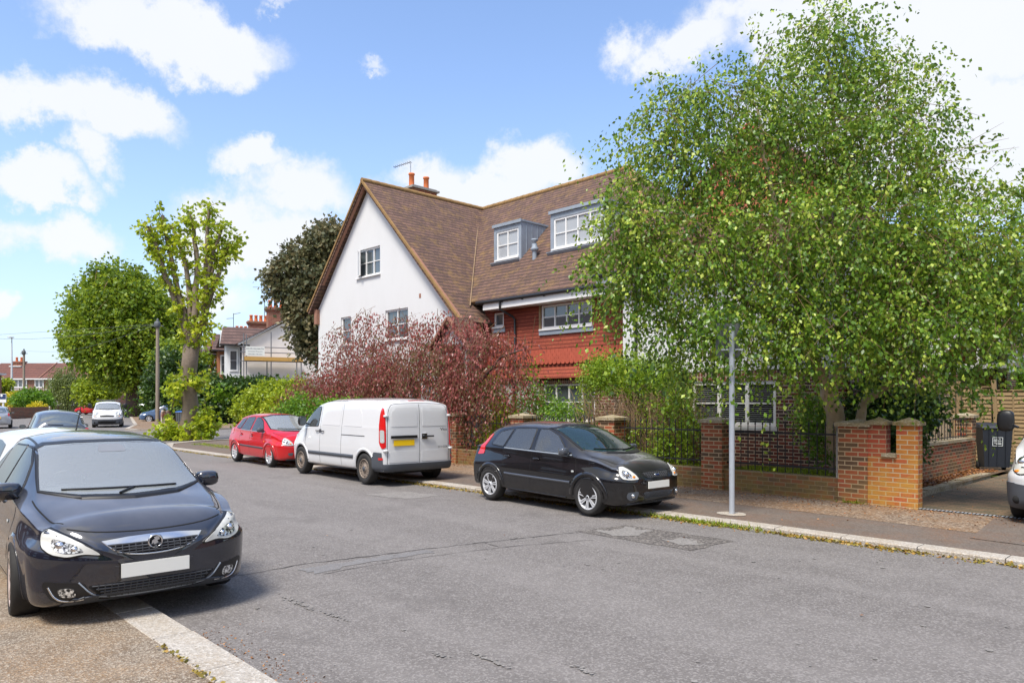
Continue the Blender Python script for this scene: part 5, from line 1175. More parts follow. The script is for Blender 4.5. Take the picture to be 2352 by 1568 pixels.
# right-hand wing: white over brick, little tile-hung gable over a hipped roof
RY = 15.0; w0, w1 = -9.45, -7.37
m = MB(); wallpoly(m, [(-11.47, 0), (-5.9, 0), (-5.9, 2.3), (-11.47, 2.3)], [(w0, w1, 1.29, 2.298)], (0, RY, 0), X_, Z_); m.build('wing_ground_wall', brick_house, H)
m = MB(); m.box(-11.47, -5.9, RY - .006, RY + .1, 2.3005, 2.53); m.build('soldier_course', sold, H)
m = MB(); m.box(-11.47, -5.9, RY - .02, RY + .2, 2.531, 5.1); m.build('wing_upper_wall', white_r, H); MB().box(-11.46, -11.2, RY + .21, 15.48, 0, 5.1).build('wing_side_wall', white_r, H); MB().box(-6.1, -5.9, RY + .21, 19.5, 0, 5.1).build('wing_side_wall', brick_house, H)
def blindmat():
    m = NT('window_blinds'); m.pos(); a = m.n('ShaderNodeSeparateXYZ'); m.L.new(m._p, a.inputs[0]); f = m.math('LESS_THAN', m.math('FRACT', m.math('MULTIPLY', a.outputs[2], 22.0)), .30)
    m.col(m.mix(m.math('MULTIPLY', f, .9), (.008, .009, .01), (.24, .25, .26))); m.rough(.05); return m.m
window(H, (w0, RY, 1.29), X_, w1 - w0, 1.0, 3, 1, rec=.03, fw=.075, mw=.09, glass=blindmat())
m = MB(); m.box(w0 - .05, w1 + .05, RY - .06, RY + .02, 1.20, 1.285); m.build('window_sill', whitep, H)
px = tp(1461, 750, RY - .05).x; m = MB(); m.tube([(px, RY - .06, 5.0), (px, RY - .06, .4)], .04, 8); m.build('downpipe', blackp, H)
ax, az, pz, py, hw = -8.4, 8.33, 6.27, 15.9, 2.37; e0, e1 = ax - 3.7, ax + 2.75
slab('right_roof', [(ax, py - .15, az), (ax - hw, py - .15, pz), (e0, 14.62, 5.11), (e0, 24, 5.11), (ax, 24, az)], rooft, H)
slab('right_roof', [(ax, py - .15, az), (ax + hw, py - .15, pz), (e1, 14.62, 5.11), (e1, 19.8, 5.11), (ax, 19.8, az)], rooft, H)
slab('pent_roof', [(e0, 14.62, 5.115), (e1, 14.62, 5.115), (ax + hw, py, pz), (ax - hw, py, pz)], rooft, H)
m = MB(); m.prism([(ax - hw, pz - .05), (ax + hw, pz - .05), (ax, az - .04)], (0, py + .1, 0), X_, Z_, .1); m.build('tile_hung_gable', hungo, H)
for q in (-1, 1): m = MB(); m.bar((ax, py - .13, az - .02), (ax + q * hw, py - .13, pz - .02), .06, .16, up=Vector((0, 1, 0))); m.build('verge', hungo, H)
m = MB(); m.box(e0 + .02, e1 - .02, 14.64, 14.67, 4.83, 5.05); m.box(e0 + .02, e0 + .05, 14.67, 15.5, 4.83, 5.05); m.build('fascia', whitep, H); m = MB(); m.box(e0 + .05, e1, 14.67, 15.45, 4.83, 4.85); m.build('soffit', whitep, H)
gutter((e0 - .05, 14.56, 5.06), (e1, 14.56, 5.06))
# small porch gable at the foot of the wing
a = tp(1032, 733, 13.6); P = [(a.x - .75, a.z - .75), (a.x + .75, a.z - .75), (a.x, a.z)]
m = MB(); m.prism(P, (0, 13.75, 0), X_, Z_, -.06); m.box(a.x - .7, a.x - .6, 13.7, 13.8, 0, a.z - .72); m.box(a.x + .6, a.x + .7, 13.7, 13.8, 0, a.z - .72); po = m.build('porch', white_r, H)
for q in (-1, 1):
    o = slab('porch_roof', [(a.x, 13.55, a.z + .08), (a.x + q * .95, 13.55, a.z - .87), (a.x + q * .95, 14.4, a.z - .87), (a.x, 14.4, a.z + .08)], rooft, H, .06); m = MB(); m.bar((a.x, 13.55, a.z + .04), (a.x + q * .95, 13.55, a.z - .9), .06, .12, up=Vector((0, 1, 0))); m.build('porch_verge', bargem, H)
B_ = thing('house_sign', 'pale grey sign board with a blue ring emblem behind the plum tree', 'sign', tuple(tp(988, 960, GY - .12)))
p = tp(985, 905, GY - .1); m = MB(); m.box(p.x - .42, p.x + .42, GY - .1, GY - .06, p.z - .5, p.z + .38); m.build('board', plain('sign_grey', (.5, .52, .55), .5, var=.05), B_)
m = MB(); q = tp(984, 898, GY - .1)
for i in range(24):
    if i in (5, 6): continue
    a0, a1 = 2 * math.pi * i / 24, 2 * math.pi * (i + 1) / 24; m.add([(q.x + r_ * math.cos(t), GY - .104, q.z + r_ * math.sin(t)) for r_, t in ((.1, a0), (.14, a0), (.14, a1), (.1, a1))], [(0, 3, 2, 1)])
m.box(q.x - .12, q.x + .08, GY - .108, GY - .103, q.z - .02, q.z + .02); m.build('emblem', cyan, B_)
sheet('garden_bed', [(-17.6, 13.35), (-5.4, 13.35), (-5.4, 15.6), (-17.6, 15.6)], .45, soil); sheet('front_garden', [(-33, 13.4), (-17.6, 13.4), (-17.6, 14.4), (-26, 14.4), (-26, 30), (-33, 30)], .05, soil)
sheet('side_bed', [(-5.25, 13.4), (-4.48, 13.4), (-4.48, 21.4), (-5.25, 21.4)], .12, soil)

# ================================================================ boundary walls, railings, gate posts
def pier(name, label, x0, x1, y0, y1, h, mat, group=None, cap=.05, caph=.11, z0=0, capmat=None):
    t = thing(name, label, 'pillar', ((x0 + x1) / 2, (y0 + y1) / 2, z0), 0, group); m = MB(); m.box(x0, x1, y0, y1, z0, h); m.build('shaft', mat, t)
    m = MB(); a = (x0 - cap, x1 + cap, y0 - cap, y1 + cap); m.box(*a, h + .001, h + .065); cx_, cy_ = (a[0] + a[1]) / 2, (a[2] + a[3]) / 2
    m.add([(a[0], a[2], h + .065), (a[1], a[2], h + .065), (a[1], a[3], h + .065), (a[0], a[3], h + .065), (cx_, cy_, h + caph + .02)], [(0, 1, 4), (1, 2, 4), (2, 3, 4), (3, 0, 4)]); m.build('cap', capmat or stonecap, t); return t
FY = 13.12
PX = [(tp(1035, 1050, FY).x, 'behind the white panel van'), (tp(1187, 1040, FY).x, 'just left of the black hatchback roof'), (tp(1392, 1040, FY).x, 'half hidden behind the black hatchback windscreen'), (tp(1634, 1060, FY).x, 'beside the grey signpost'), (tp(1958, 1060, FY).x, 'tall one nearest the driveway, touching the orange gate posts')]
hwp = [.23, .23, .23, .235, .25]
for (x, d), h_ in zip(PX, hwp): pier('brick_pillar', 'brick pillar with a stone cap in the railing wall, ' + d, x - h_, x + h_, FY, FY + .45, 1.40, brick_wall, 'brick pillars of the railing wall')
for i in range(4):
    x0, x1 = PX[i][0] + hwp[i], PX[i + 1][0] - hwp[i + 1]
    t = MB().box(x0, x1, FY + .08, FY + .33, 0, .47).build('low_wall', brick_low); t.location = (0, 0, 0)
    tag(t, ['mossy low brick wall between the van and the black hatchback', 'low brick wall hidden behind the rear of the black hatchback', 'mossy low brick wall behind the front of the black hatchback', 'long mossy low brick wall right of the grey signpost'][i], 'wall', 'low walls under the railings')
    r = thing('railing', ['black iron railing between the van and the black hatchback', 'black iron railing above the rear of the black hatchback', 'black iron railing grown through by the bare-stemmed shrub', 'black iron railing right of the grey signpost'][i], 'railing', ((x0 + x1) / 2, FY + .2, .47), 0, 'iron railings')
    for z in (.62, 1.24): MB().box(x0, x1, FY + .19, FY + .21, z - .016, z + .016).build('rail', iron, r)
    n = round((x1 - x0) / .148); yy = FY + .2
    for k in range(1, n):
        x = x0 + (x1 - x0) * k / n; m = MB(); m.tube([(x, yy, .50), (x, yy, 1.40)], .0095, 6); m.lathe([(.014, 1.385), (.02, 1.40), (.014, 1.42), (.003, 1.48)], (x, yy, 0), n=6); m.build('bar', iron, r)
    if i == 3: MB().box(x1 - .075, x1 - .0, FY + .1, FY + .2, .47, 1.40).build('end_post', conc, r)
strewn('wall_moss', lf_grass, along(PX[3][0] + .3, PX[4][0] - .5, FY + .24, FY + 1.1, 4600, .455) + along(PX[2][0], PX[3][0] - .3, FY + .24, FY + .9, 2600, .455) + along(PX[0][0], PX[1][0], FY + .3, FY + .8, 500, .42), .05, .35, False)
# neighbour's gate posts: two piers on one base
gx = [tp(u, 1080, FY + .05).x for u in (1990, 2036, 2060, 2110)]
G = thing('gate_wall', 'stepped orange brick wall with two capped piers at the driveway corner', 'wall', ((gx[0] + gx[3]) / 2, 13.3, 0))
MB().box(gx[0] + .035, gx[3], FY + .02, FY + .24, 0, .90).build('wall_base', brick_orange, G)
for a, b, mt in ((gx[0] + .035, gx[1], brick_red), (gx[2], gx[3], brick_orange)):
    MB().box(a, b, FY + .02, FY + .24, .901, 1.44).build('pier', mt, G); m = MB(); c_ = (a - .04, b + .04, FY - .03, FY + .29); m.box(*c_, 1.441, 1.50)
    m.add([(c_[0], c_[2], 1.49), (c_[1], c_[2], 1.49), (c_[1], c_[3], 1.49), (c_[0], c_[3], 1.49), ((c_[0] + c_[1]) / 2, FY + .13, 1.575)], [(0, 1, 4), (1, 2, 4), (2, 3, 4), (3, 0, 4)]); m.build('cap', conc if 0 else stonecap, G)
MB().box(gx[1] - .06, gx[2] + .01, FY - .03, FY + .28, .902, .96).build('coping', stonecap, G)
SWX = -5.25
Wd = thing('side_wall', 'low brick wall with stone coping and iron rail beside the driveway', 'wall', (SWX, 17, 0))
m = MB(); m.box(SWX - .12, SWX + .1, 13.5, 21.0, 0, .86); m.box(SWX + .1, SWX + .3, 13.9, 15.2, 0, .855); m.build('brickwork', brick_wall, Wd); m = MB()
for i in range(9): m.box(SWX - .17, SWX + .16, 13.5 + i * .835, 13.5 + (i + 1) * .835 - .012, .861, .93 + random.uniform(-.004, .006))
m.build('coping', stonecap, Wd)
for z in (.98, 1.40): MB().box(SWX - .015, SWX + .015, 13.5, 21.0, z - .012, z + .012).build('rail', iron, Wd)
for k in range(34):
    yk = 13.6 + k * .22; m = MB(); m.tube([(SWX, yk, .93), (SWX, yk, 1.4)], .008, 5)
    if k % 4 == 3: m.tube([(SWX, yk - .05, 1.0), (SWX, yk - .09, 1.1), (SWX, yk, 1.2), (SWX, yk + .09, 1.3), (SWX, yk + .05, 1.38)], .008, 5); m.tube([(SWX, yk + .05, 1.0), (SWX, yk + .09, 1.1), (SWX, yk, 1.2), (SWX, yk - .09, 1.3), (SWX, yk - .05, 1.38)], .008, 5)
    m.build('bar', iron, Wd)
pier('brick_pillar', 'brick pillar at the far end of the driveway wall beside the wheelie bin', SWX - .3, SWX + .08, 21.05, 21.42, 1.42, brick_wall)
m = MB()
for i in range(8): m.box(-4.62 + random.uniform(-.02, .02) - i * .012, -4.44 - i * .012, 13.6 + i * .8, 14.38 + i * .8, .03, .16 + random.uniform(-.01, .01))
tag(m.build('bed_edging', stonecap), 'row of mossy stone edging along the leaf-covered driveway bed', 'edging')
strewn('bed_leaves', lf_fallen, [(random.uniform(-5.2, -4.6), random.uniform(13.5, 21), .13 + random.uniform(0, .02)) for _ in range(2600)], .055, .6)
# wheelie bin
def bin_(name, label, pos, rz, mat, lidmat, sticker=False):
    b = thing(name, label, 'bin', pos, rz, world=False); m = MB(); a, c = .24, .29
    m.add([(-a, -a, .1), (a, -a, .1), (a, a, .06), (-a, a, .06), (-c, -c, .98), (c, -c, .98), (c, c + .02, .98), (-c, c + .02, .98)], [(0, 3, 2, 1), (0, 1, 5, 4), (1, 2, 6, 5), (2, 3, 7, 6), (3, 0, 4, 7), (4, 5, 6, 7)])
    for x in (-.16, 0, .16): m.bar((x, -a - .004, .12), (x, -c - .004, .95), .05, .012, up=Vector((1, 0, 0)))
    m.build('tub', mat, b); m = MB(); m.add([(-.31, -.32, .985), (.31, -.32, .985), (.31, .33, .985), (-.31, .33, .985), (-.30, -.30, 1.03), (.30, -.30, 1.03), (.29, .3, 1.09), (-.29, .3, 1.09)], [(0, 3, 2, 1), (0, 1, 5, 4), (1, 2, 6, 5), (2, 3, 7, 6), (3, 0, 4, 7), (4, 5, 6, 7)]); m.tube([(-.27, .36, 1.02), (.27, .36, 1.02)], .02, 8); m.build('lid', lidmat, b)
    for q in (-1, 1): MB().lathe([(.001, -.025), (.1, -.025), (.1, .025), (.001, .025)], (q * .26, .24, .1), 'x', 18).build('wheel', rubber, b)
    if sticker:
        m = MB(); z0_, z1_ = .58, .78; yf = lambda z: -(a + (c - a) * (z - .1) / .88) - .0165; Y0, Y1 = yf(z0_), yf(z1_)
        def q4(x0, x1, s0_, s1_, o): return [(x0, yf(s0_) - o, s0_), (x1, yf(s0_) - o, s0_), (x1, yf(s1_) - o, s1_), (x0, yf(s1_) - o, s1_)]
        for r_ in ((-.1, .1, z0_, z0_ + .012), (-.1, .1, z1_ - .012, z1_), (-.1, -.088, z0_ + .012, z1_ - .012), (.088, .1, z0_ + .012, z1_ - .012)): m.add(q4(*r_, .001), [(0, 1, 2, 3)])
        for r_ in ((-.07, .02, .70, .712), (-.07, .06, .675, .687), (-.07, -.02, .64, .652), (-.03, .07, .62, .65)): m.add(q4(*r_, .001), [(0, 1, 2, 3)])
        s_ = m.build('sticker', plain('sticker_white', (.6, .65, .65), .5, var=0), b); emboss('sticker_lettering', 'Adur &', .045, MATS['sticker_white'], b, (-.01, yf(.735) - .002, .735), (math.pi / 2, 0, 0), .001); emboss('sticker_lettering', 'Worthing', .038, MATS['sticker_white'], b, (-.005, yf(.70) - .003, .702), (math.pi / 2, 0, 0), .001)
    return b
bn_ = plain('bin_plastic', (.018, .024, .035), .45, var=.15)
bin_('wheelie_bin', 'dark navy wheelie bin with a white council sticker beside the driveway pillar', (-4.86, 21.75, .06), R(28), bn_, bn_, True).scale = (1.14, 1.1, 1.12)
bg_ = thing('rubbish_bags', 'shiny black rubbish bags heaped behind the white van wing mirror', 'bags', (-4.0, 21.7, .06))
for i, (x, y, z, r) in enumerate([(-4.15, 21.6, .28, .24), (-3.9, 21.8, .3, .3), (-4.1, 21.8, .65, .22), (-3.85, 21.7, .8, .2)]): m = MB(); m.blob((x, y, z), (r, r * .8, r * .9), 2, 14); m.v = [(a + random.gauss(0, .015), b + random.gauss(0, .015), c + random.gauss(0, .015)) for a, b, c in m.v]; m.build('bag', plain('bag_black', (.012, .012, .013), .18, var=0) if i == 0 else MATS['bag_black'], bg_)
# fences at the end of the drive
FYY = 23.4
f = thing('board_fence', 'weathered vertical board fence behind the driveway railing', 'fence', (-7.3, FYY, 0))
m = MB(); x = -9.2
while x < -6.25: m.box(x, x + .085, FYY - random.uniform(0, .012), FYY + .02, .1, 1.86 + random.uniform(-.015, .015)); x += .10
m.build('boards', woodg, f); MB().box(-9.2, -6.2, FYY + .02, FYY + .06, 1.5, 1.58).build('rail', woodg, f)
for x in (-9.2, -6.2): MB().box(x - .05, x + .05, FYY - .05, FYY + .06, 0, 2.35 if x > -7 else 1.95).build('post', wood, f)
f = thing('panel_fence', 'tall wavy lap-panel fence behind the wheelie bin', 'fence', (-5, FYY, 0))
for k, (xa, xb, top) in enumerate(((-5.98, -5.28, 2.22), (-5.15, -4.0, 2.12), (-3.85, -2.2, 1.95), (-2.1, -.3, 1.95))):
    m = MB(); z = .2; i = 0
    while z < top - .06:
        w_ = [random.uniform(-.012, .012) for _ in range(7)]
        for j in range(6):
            a, b = xa + (xb - xa) * j / 6, xa + (xb - xa) * (j + 1) / 6; m.add([(a, FYY - .03, z + w_[j]), (b, FYY - .03, z + w_[j + 1]), (b, FYY, z + .125 + w_[j + 1]), (a, FYY, z + .125 + w_[j]), (a, FYY - .02, z + w_[j]), (b, FYY - .02, z + w_[j + 1])], [(0, 1, 2, 3), (4, 5, 1, 0)])
        z += .105
    m.build('lap_panel', wood, f); m = MB()
    for j in (1, 2): x = xa + (xb - xa) * j / 3; m.box(x - .018, x + .018, FYY - .05, FYY - .031, .2, top)
    m.box(xa, xb, FYY - .04, FYY + .03, top, top + .03); m.build('battens', wood, f)
for x, h_, lean in ((-6.06, 2.4, 0), (-5.22, 2.42, -.12), (-3.92, 2.38, 0), (-2.15, 2.1, 0)): m = MB(); m.bar((x - lean, FYY - .03, 0), (x, FYY - .03, h_), .1, .1, up=Vector((0, 1, 0))); m.build('post', wood, f)
# neighbour's house glimpsed behind
N_ = thing('house', 'neighbouring white and brick house glimpsed under the birch beyond the driveway fence', 'house', (-11, 34, 0))
m = MB(); m.box(-18, -6.3, 30, 40, 0, 2.83); m.build('brick_wall', brick_house, N_); m = MB(); m.box(-18.02, -6.28, 29.98, 40, 2.831, 5.2); m.build('upper_wall', white_r, N_)
slab('roof', [(-18.4, 29.5, 5.1), (-5.9, 29.5, 5.1), (-9, 35, 9), (-15, 35, 9)], roofr, N_); m = MB(); m.tube([(-6.6, 29.9, 5.1), (-6.6, 29.9, .3)], .06, 8); m.build('downpipe', blackp, N_)
pc = tp(2262, 770, 27); x0 = pc.x
for q in (-1, 1): slab('porch_roof', [(x0, 26.2, 4.3), (x0 + q * 1.5, 26.2, 2.9), (x0 + q * 1.5, 30, 2.9), (x0, 30, 4.3)], hungo if q < 0 else roofr, N_, .08); m = MB(); m.bar((x0, 26.15, 4.25), (x0 + q * 1.5, 26.15, 2.85), .06, .14, up=Vector((0, 1, 0))); m.build('porch_verge', whitep, N_); MB().box(x0 + q * 1.3 - .06, x0 + q * 1.3 + .06, 26.2, 26.32, 0, 2.9).build('porch_post', wood, N_)
m = MB(); m.box(x0 - 1.45, x0 + 1.45, 26.2, 26.28, 2.85, 3.0); m.bar((x0, 26.24, 3.0), (x0, 26.24, 4.2), .1, .08, up=X_); m.build('porch_truss', whitep, N_)
# signpost on the pavement
sp_ = gnd(1681, 1180, .06); SP = thing('signpost', 'grey steel post with the backs of two dark signs in front of the birch', 'signpost', tuple(sp_))
m = MB(); m.tube([(sp_.x, sp_.y, .06), (sp_.x, sp_.y, 3.0)], .043, 14); m.lathe([(.046, 3.0), (.04, 3.03), (.001, 3.05)], (sp_.x, sp_.y, 0), n=14); m.build('post', pole_g, SP)
for k, z in enumerate((2.62, 2.62)):
    m = MB(); o = (-.24, -.02)[k]; m.prism([(o, 0), (o + (.21, .16)[k], 0), (o + (.21, .16)[k], .55), (o, .55)], (sp_.x - .06, sp_.y + .09, z - .08), (.6932, .7208, 0), Z_, -.03); m.build('sign_plate', signback, SP)
m = MB(); m.tube([(sp_.x - .14, sp_.y - .08, 2.66), (sp_.x + .12, sp_.y + .17, 2.66)], .015, 6); m.build('bracket', pole_g, SP)
m = MB(); m.add([(sp_.x + .24 * math.cos(a) * random.uniform(.9, 1.1), sp_.y + .2 * math.sin(a) * random.uniform(.9, 1.1), .067) for a in (2 * math.pi * i / 16 for i in range(16))], [tuple(range(16))]); m.build('concrete_footing', kerbm, SP)
# ================================================================ farther buildings
# rendered end-of-terrace house with scaffolding; local x to the image's right, y away
def cam_frame(u, Y, extra=0): p = pw(u, VH, Y); return (p.x, p.y, 0), CA + extra
_X0, _Y0 = (556 - UH) / FP * 60, 60.0; _A = R(27); _c, _s = math.cos(_A), math.sin(_A)
pos = pw(556, VH, 60); pos = (pos.x, pos.y, 0); rz = CA + _A
def LX(u): r = (u - UH) / FP; return (r * _Y0 - _X0) / (_c - r * _s)
def LZ(v, x=0, y=0): return CH + (VH - v) * (_Y0 + x * _s + y * _c) / FP
Tn = thing('terrace_house', 'cream rendered end house of a terrace with its gable wrapped in scaffolding', 'house', pos, rz, 'terrace houses beyond the hedge', world=False)
ax_ = 5.0; ez_ = LZ(787); az_ = LZ(712, ax_)
def lslab(nm, pts, mat, par, th=.15): return slab(nm, pts, mat, par, th)
def stack(par, x, y, z0, z1, w, d, pots, name='chimney'):
    m = MB(); m.box(x, x + w, y, y + d, z0, z1 - .35); m.box(x - .1, x + w + .1, y - .1, y + d + .1, z1 - .35, z1 - .2); m.box(x - .18, x + w + .18, y - .18, y + d + .18, z1 - .2, z1); c = m.build(name, brick_chim, par)
    for i in range(pots): m = MB(); m.lathe([(.2, z1), (.19, z1 + .1), (.15, z1 + .55), (.2, z1 + .6), (.18, z1 + .7), (.1, z1 + .7)], (x + w * (i + .5) / pots, y + d / 2, 0), n=12); m.build('chimney_pot', terrac, c)
def terrace(t, y0, wallm, baym, first):
    L_ = 7.2 if first else 12.5; w2 = 2 * ax_
    if first:
        m = MB(); wallpoly(m, [(0, 0), (w2, 0), (w2, ez_), (ax_, az_ - .3), (0, ez_)], [], (0, 0, 0), X_, Z_); m.build('gable_wall', cream_r, t)
        for q in (-.35, w2 + .35): m = MB(); m.bar((q, -.12, ez_ - .15), (ax_, -.12, az_), .14, .36, up=Vector((0, 1, 0))); m.build('barge_board', plain('barge_paint', (.62, .66, .7), .5) if q < 0 else MATS['barge_paint'], t)
    m = MB(); m.box(.02, .3, y0 + .02, y0 + L_, 0, ez_); m.build('wall', wallm, t)
    lslab('roof', [(-.5, y0 - .3 * first, ez_ - .1), (-.5, y0 + L_, ez_ - .1), (ax_, y0 + L_, az_ + .1), (ax_, y0 - .3 * first, az_ + .1)], roofp, t); lslab('roof', [(w2 + .5, y0 - .3 * first, ez_ - .1), (w2 + .5, y0 + L_, ez_ - .1), (ax_, y0 + L_, az_ + .1), (ax_, y0 - .3 * first, az_ + .1)], roofp, t)
    for b in ((.7,) if first else (1.0, 7.6)):
        yb = y0 + b; m = MB(); m.add([(.02, yb - .1, 0), (-1.1, yb + .5, 0), (-1.1, yb + 2.1, 0), (.02, yb + 2.7, 0), (.02, yb - .1, ez_ - .1), (-1.1, yb + .5, ez_ - .1), (-1.1, yb + 2.1, ez_ - .1), (.02, yb + 2.7, ez_ - .1)], [(1, 0, 4, 5), (2, 1, 5, 6), (3, 2, 6, 7)]); m.build('bay', baym, t)
        uu = Vector((1.12, -.6, 0)).normalized()
        for zz in (4.3, 1.1): window(t, Vector((-1.1, yb + .5, zz)) + uu * .28 + Vector((0, 0, 0)), uu, .72, 1.75, 1, 1, rec=-.09, fw=.1)
        lslab('bay_roof', [(-1.7, yb - .6, ez_ - .15), (.6, yb - .6, ez_ - .15), (2.3, yb + 1.3, ez_ + 1.45), (-1.3, yb + 1.3, ez_ + 1.45)], roofp, t); lslab('bay_roof', [(-1.7, yb + 3.2, ez_ - .15), (.6, yb + 3.2, ez_ - .15), (2.3, yb + 1.3, ez_ + 1.45), (-1.3, yb + 1.3, ez_ + 1.45)], roofp, t); m = MB(); m.prism([(0, 0), (3.6, 0), (1.8, 1.4)], (-1.35, yb + 3.1, ez_ - .1), (0, -1, 0), Z_, .1); m.build('bay_gable', baym, t)
        m = MB(); m.box(-1.75, .6, yb - .72, yb - .6, ez_ - .26, ez_ - .14); m.build('gutter', blackp, t)
    m = MB(); m.tube([(-.06, y0 + .35, ez_), (-.06, y0 + .35, .3)], .06, 6); m.build('downpipe', blackp, t)
terrace(Tn, 0, white_r, white_r, True); stack(Tn, ax_ - 2.1, 5.6, az_ - 2.5, LZ(709, ax_, 6), 2.0, 1.1, 4)
t2 = thing('terrace_house', 'terrace house with brown bay posts, next to the scaffolded house', 'house', pos, rz, 'terrace houses beyond the hedge', world=False); terrace(t2, 7.3, brick_far, plain('brown_posts', (.36, .14, .065), .8), False); stack(t2, ax_ - 2.1, 18.6, az_ - 1.5, LZ(709, ax_, 6), 2.0, 1.1, 4)
t3 = thing('terrace_house', 'farthest terrace house with a pale blue bay, left of the brown-posted one', 'house', pos, rz, 'terrace houses beyond the hedge', world=False); terrace(t3, 19.9, brick_far, greywin, False); stack(t3, ax_ - 2.1, 31.6, az_ - 1.5, LZ(709, ax_, 6), 2.0, 1.1, 4)
ae = thing('television_aerial', 'small forked television aerial over the terrace roofs', 'aerial', pos, rz, world=False); m = MB(); x = ax_ - 1.9; z_ = LZ(709, ax_, 6); m.tube([(x - .4, 31.8, z_ - 1), (x - .4, 31.8, z_ + 2.2)], .04, 5); m.tube([(x - 1.2, 31.8, z_ + 1.5), (x - .4, 31.8, z_ + 1.6)], .04, 4); m.tube([(x - .4, 31.8, z_ + 2.1), (x + .4, 31.8, z_ + 2.3)], .04, 4); m.build('mast', signback, ae)
ae = thing('television_aerial', 'tall thin television aerial beside the tallest terrace chimney', 'aerial', pos, rz, world=False); m = MB(); m.tube([(x - .5, 5.8, z_ - 1), (x - .5, 5.8, z_ + 1.9)], .03, 5); m.tube([(x - 1.5, 5.8, z_ + 1.75), (x - .4, 5.8, z_ + 1.8)], .02, 4); m.build('mast', signback, ae)
# scaffolding
Sc = thing('scaffolding', 'steel scaffolding with an orange-brown plank deck around the cream gable', 'scaffolding', pos, rz, world=False)
for u_, yy, vt in ((556, -1.1, 768), (562, -1.1, 770), (618, -1.1, 765), (612, -.3, 830), (676, -1.1, 822), (686, -1.1, 822)): m = MB(); m.tube([(LX(u_), yy, 0), (LX(u_), yy, LZ(vt, LX(u_)))], .045, 6); m.build('standard', steel, Sc)
for v_ in (798, 810, 830, 867, 878): m = MB(); m.tube([(LX(548), -1.12, LZ(v_)), (LX(700), -1.12, LZ(v_))], .04, 6); m.build('ledger', steel, Sc)
m = MB(); m.box(LX(557), LX(690), -1.25, -1.17, LZ(829), LZ(820)); m.box(LX(557), LX(690), -1.15, -.2, LZ(829), LZ(828)); m.build('planks', plank, Sc)
sb = thing('builder_banner', 'white builder banner with grey lettering tied to the scaffolding', 'banner', pos, rz, world=False)
m = MB(); m.box(LX(560), LX(603), -1.22, -1.18, LZ(818), LZ(797)); m.build('sheet', platew, sb)
bt = plain('banner_text', (.12, .13, .16), .6, var=0)
for tx, v_, sz in (('DAVID GILMARTIN', 802, .155), ('Decorating & Maintenance', 808, .1), ('01903 267084 - 07876 468472', 814.5, .085)):
    emboss('lettering', tx, sz, bt, sb, (LX(581.5), -1.225, LZ(v_)), (math.pi / 2, 0, 0), .003, 1.05)
# brick terrace closing the street, far away
pos, rz = cam_frame(-20, 118, R(-2)); k2 = 118 / 1670.
def FX(u): return (u + 20) * k2
def FZ(v): return CH + (VH - v) * k2
for i, (u0, u1, lab) in enumerate(((-40, 98, 'left brick terrace house with two white windows, furthest down the street'), (98, 172, 'middle brick terrace house with a white porch behind the willow-like tree'), (172, 262, 'right brick terrace house with a bay window behind the small trees'))):
    t = thing('terrace_house', lab, 'house', pos, rz, 'brick terrace closing the street', world=False)
    m = MB(); m.box(FX(u0), FX(u1) - .03, 0, 8, 0, FZ(868)); m.build('wall', brick_far, t)
    slab('roof', [(FX(u0), -.4, FZ(869)), (FX(u1) - .04, -.4, FZ(869)), (FX(u1) - .04, 4, FZ(831)), (FX(u0), 4, FZ(831))], roofr, t)
    m = MB(); m.bar((FX(u1) - .1, -.45, FZ(868)), (FX(u1) - .1, 4, FZ(830) + .05), .12, .1); m.build('party_wall_coping', bargem, t)
    MB().box(FX(u0), FX(u1) - .04, -.5, -.41, FZ(869), FZ(871.5)).build('gutter', whitep, t)
    slab('porch_roof', [(FX(u0), -1.2, FZ(902)), (FX(u1) - .1, -1.2, FZ(902)), (FX(u1) - .1, 0, FZ(895)), (FX(u0), 0, FZ(895))], roofr, t)
    MB().box(FX(u0), FX(u1) - .1, -.1, -.01, FZ(895), FZ(893.5)).build('string_course', whitep, t)
for (u0, u1, v0, v1, c_) in ((34, 65, 890, 871, 3), (83, 104, 890, 871, 2), (116, 140, 890, 872, 2), (200, 230, 890, 872, 3)):
    window([q for q in bpy.data.objects if q.name.startswith('terrace_house')][-3 + (0 if u0 < 98 else (1 if u0 < 172 else 2))], (FX(u0), 0, FZ(v0)), X_, FX(u1) - FX(u0), FZ(v1) - FZ(v0), c_, 1, rec=-.12, fw=.14, mw=.14)
far = [q for q in bpy.data.objects if q.name.startswith('terrace_house')][-3:]
for (u0, u1, i) in ((113, 141, 1), (145, 186, 2)):
    m = MB(); m.box(FX(u0), FX(u1), -1.3, -.1, 0, FZ(905)); m.build('white_porch' if i == 1 else 'bay', white_r, far[i]); window(far[i], (FX(u0) + .15, -1.3, FZ(928)), X_, FX(u1) - FX(u0) - .3, FZ(908) - FZ(928), 3, 0, rec=-.12, fw=.14, mw=.14)
for u_, i in ((8, 0), (175, 2)): stack(far[i], FX(u_) - .8, 3.2, FZ(842), FZ(827), 1.6, .9, 2); m = MB(); m.box(FX(u_) - 1.0, FX(u_) + 1.0, 2.6, 3.1, FZ(839) - .1, FZ(838)); m.build('chimney_flashing', white_r, far[i])
# corner of a house cut off by the left edge
t = thing('house', 'edge of a red brick house cut off by the left side of the picture', 'house', *cam_frame(-60, 88), world=False)
m = MB(); m.box(-6, 1.6, 0, 2.5, 0, 5.0); m.build('wall', brick_far, t); m = MB(); m.box(-6.3, 2.0, -.4, 2.8, 5.0, 5.2); m.build('eaves', white_r, t); slab('roof', [(-6, -.5, 5.21), (2.1, -.5, 5.21), (-1, 2.8, 7.4), (-6, 2.8, 7.4)], roofr, t); MB().box(.5, 1.3, -.05, 0, 2.8, 4.0).build('window', whitep, t)
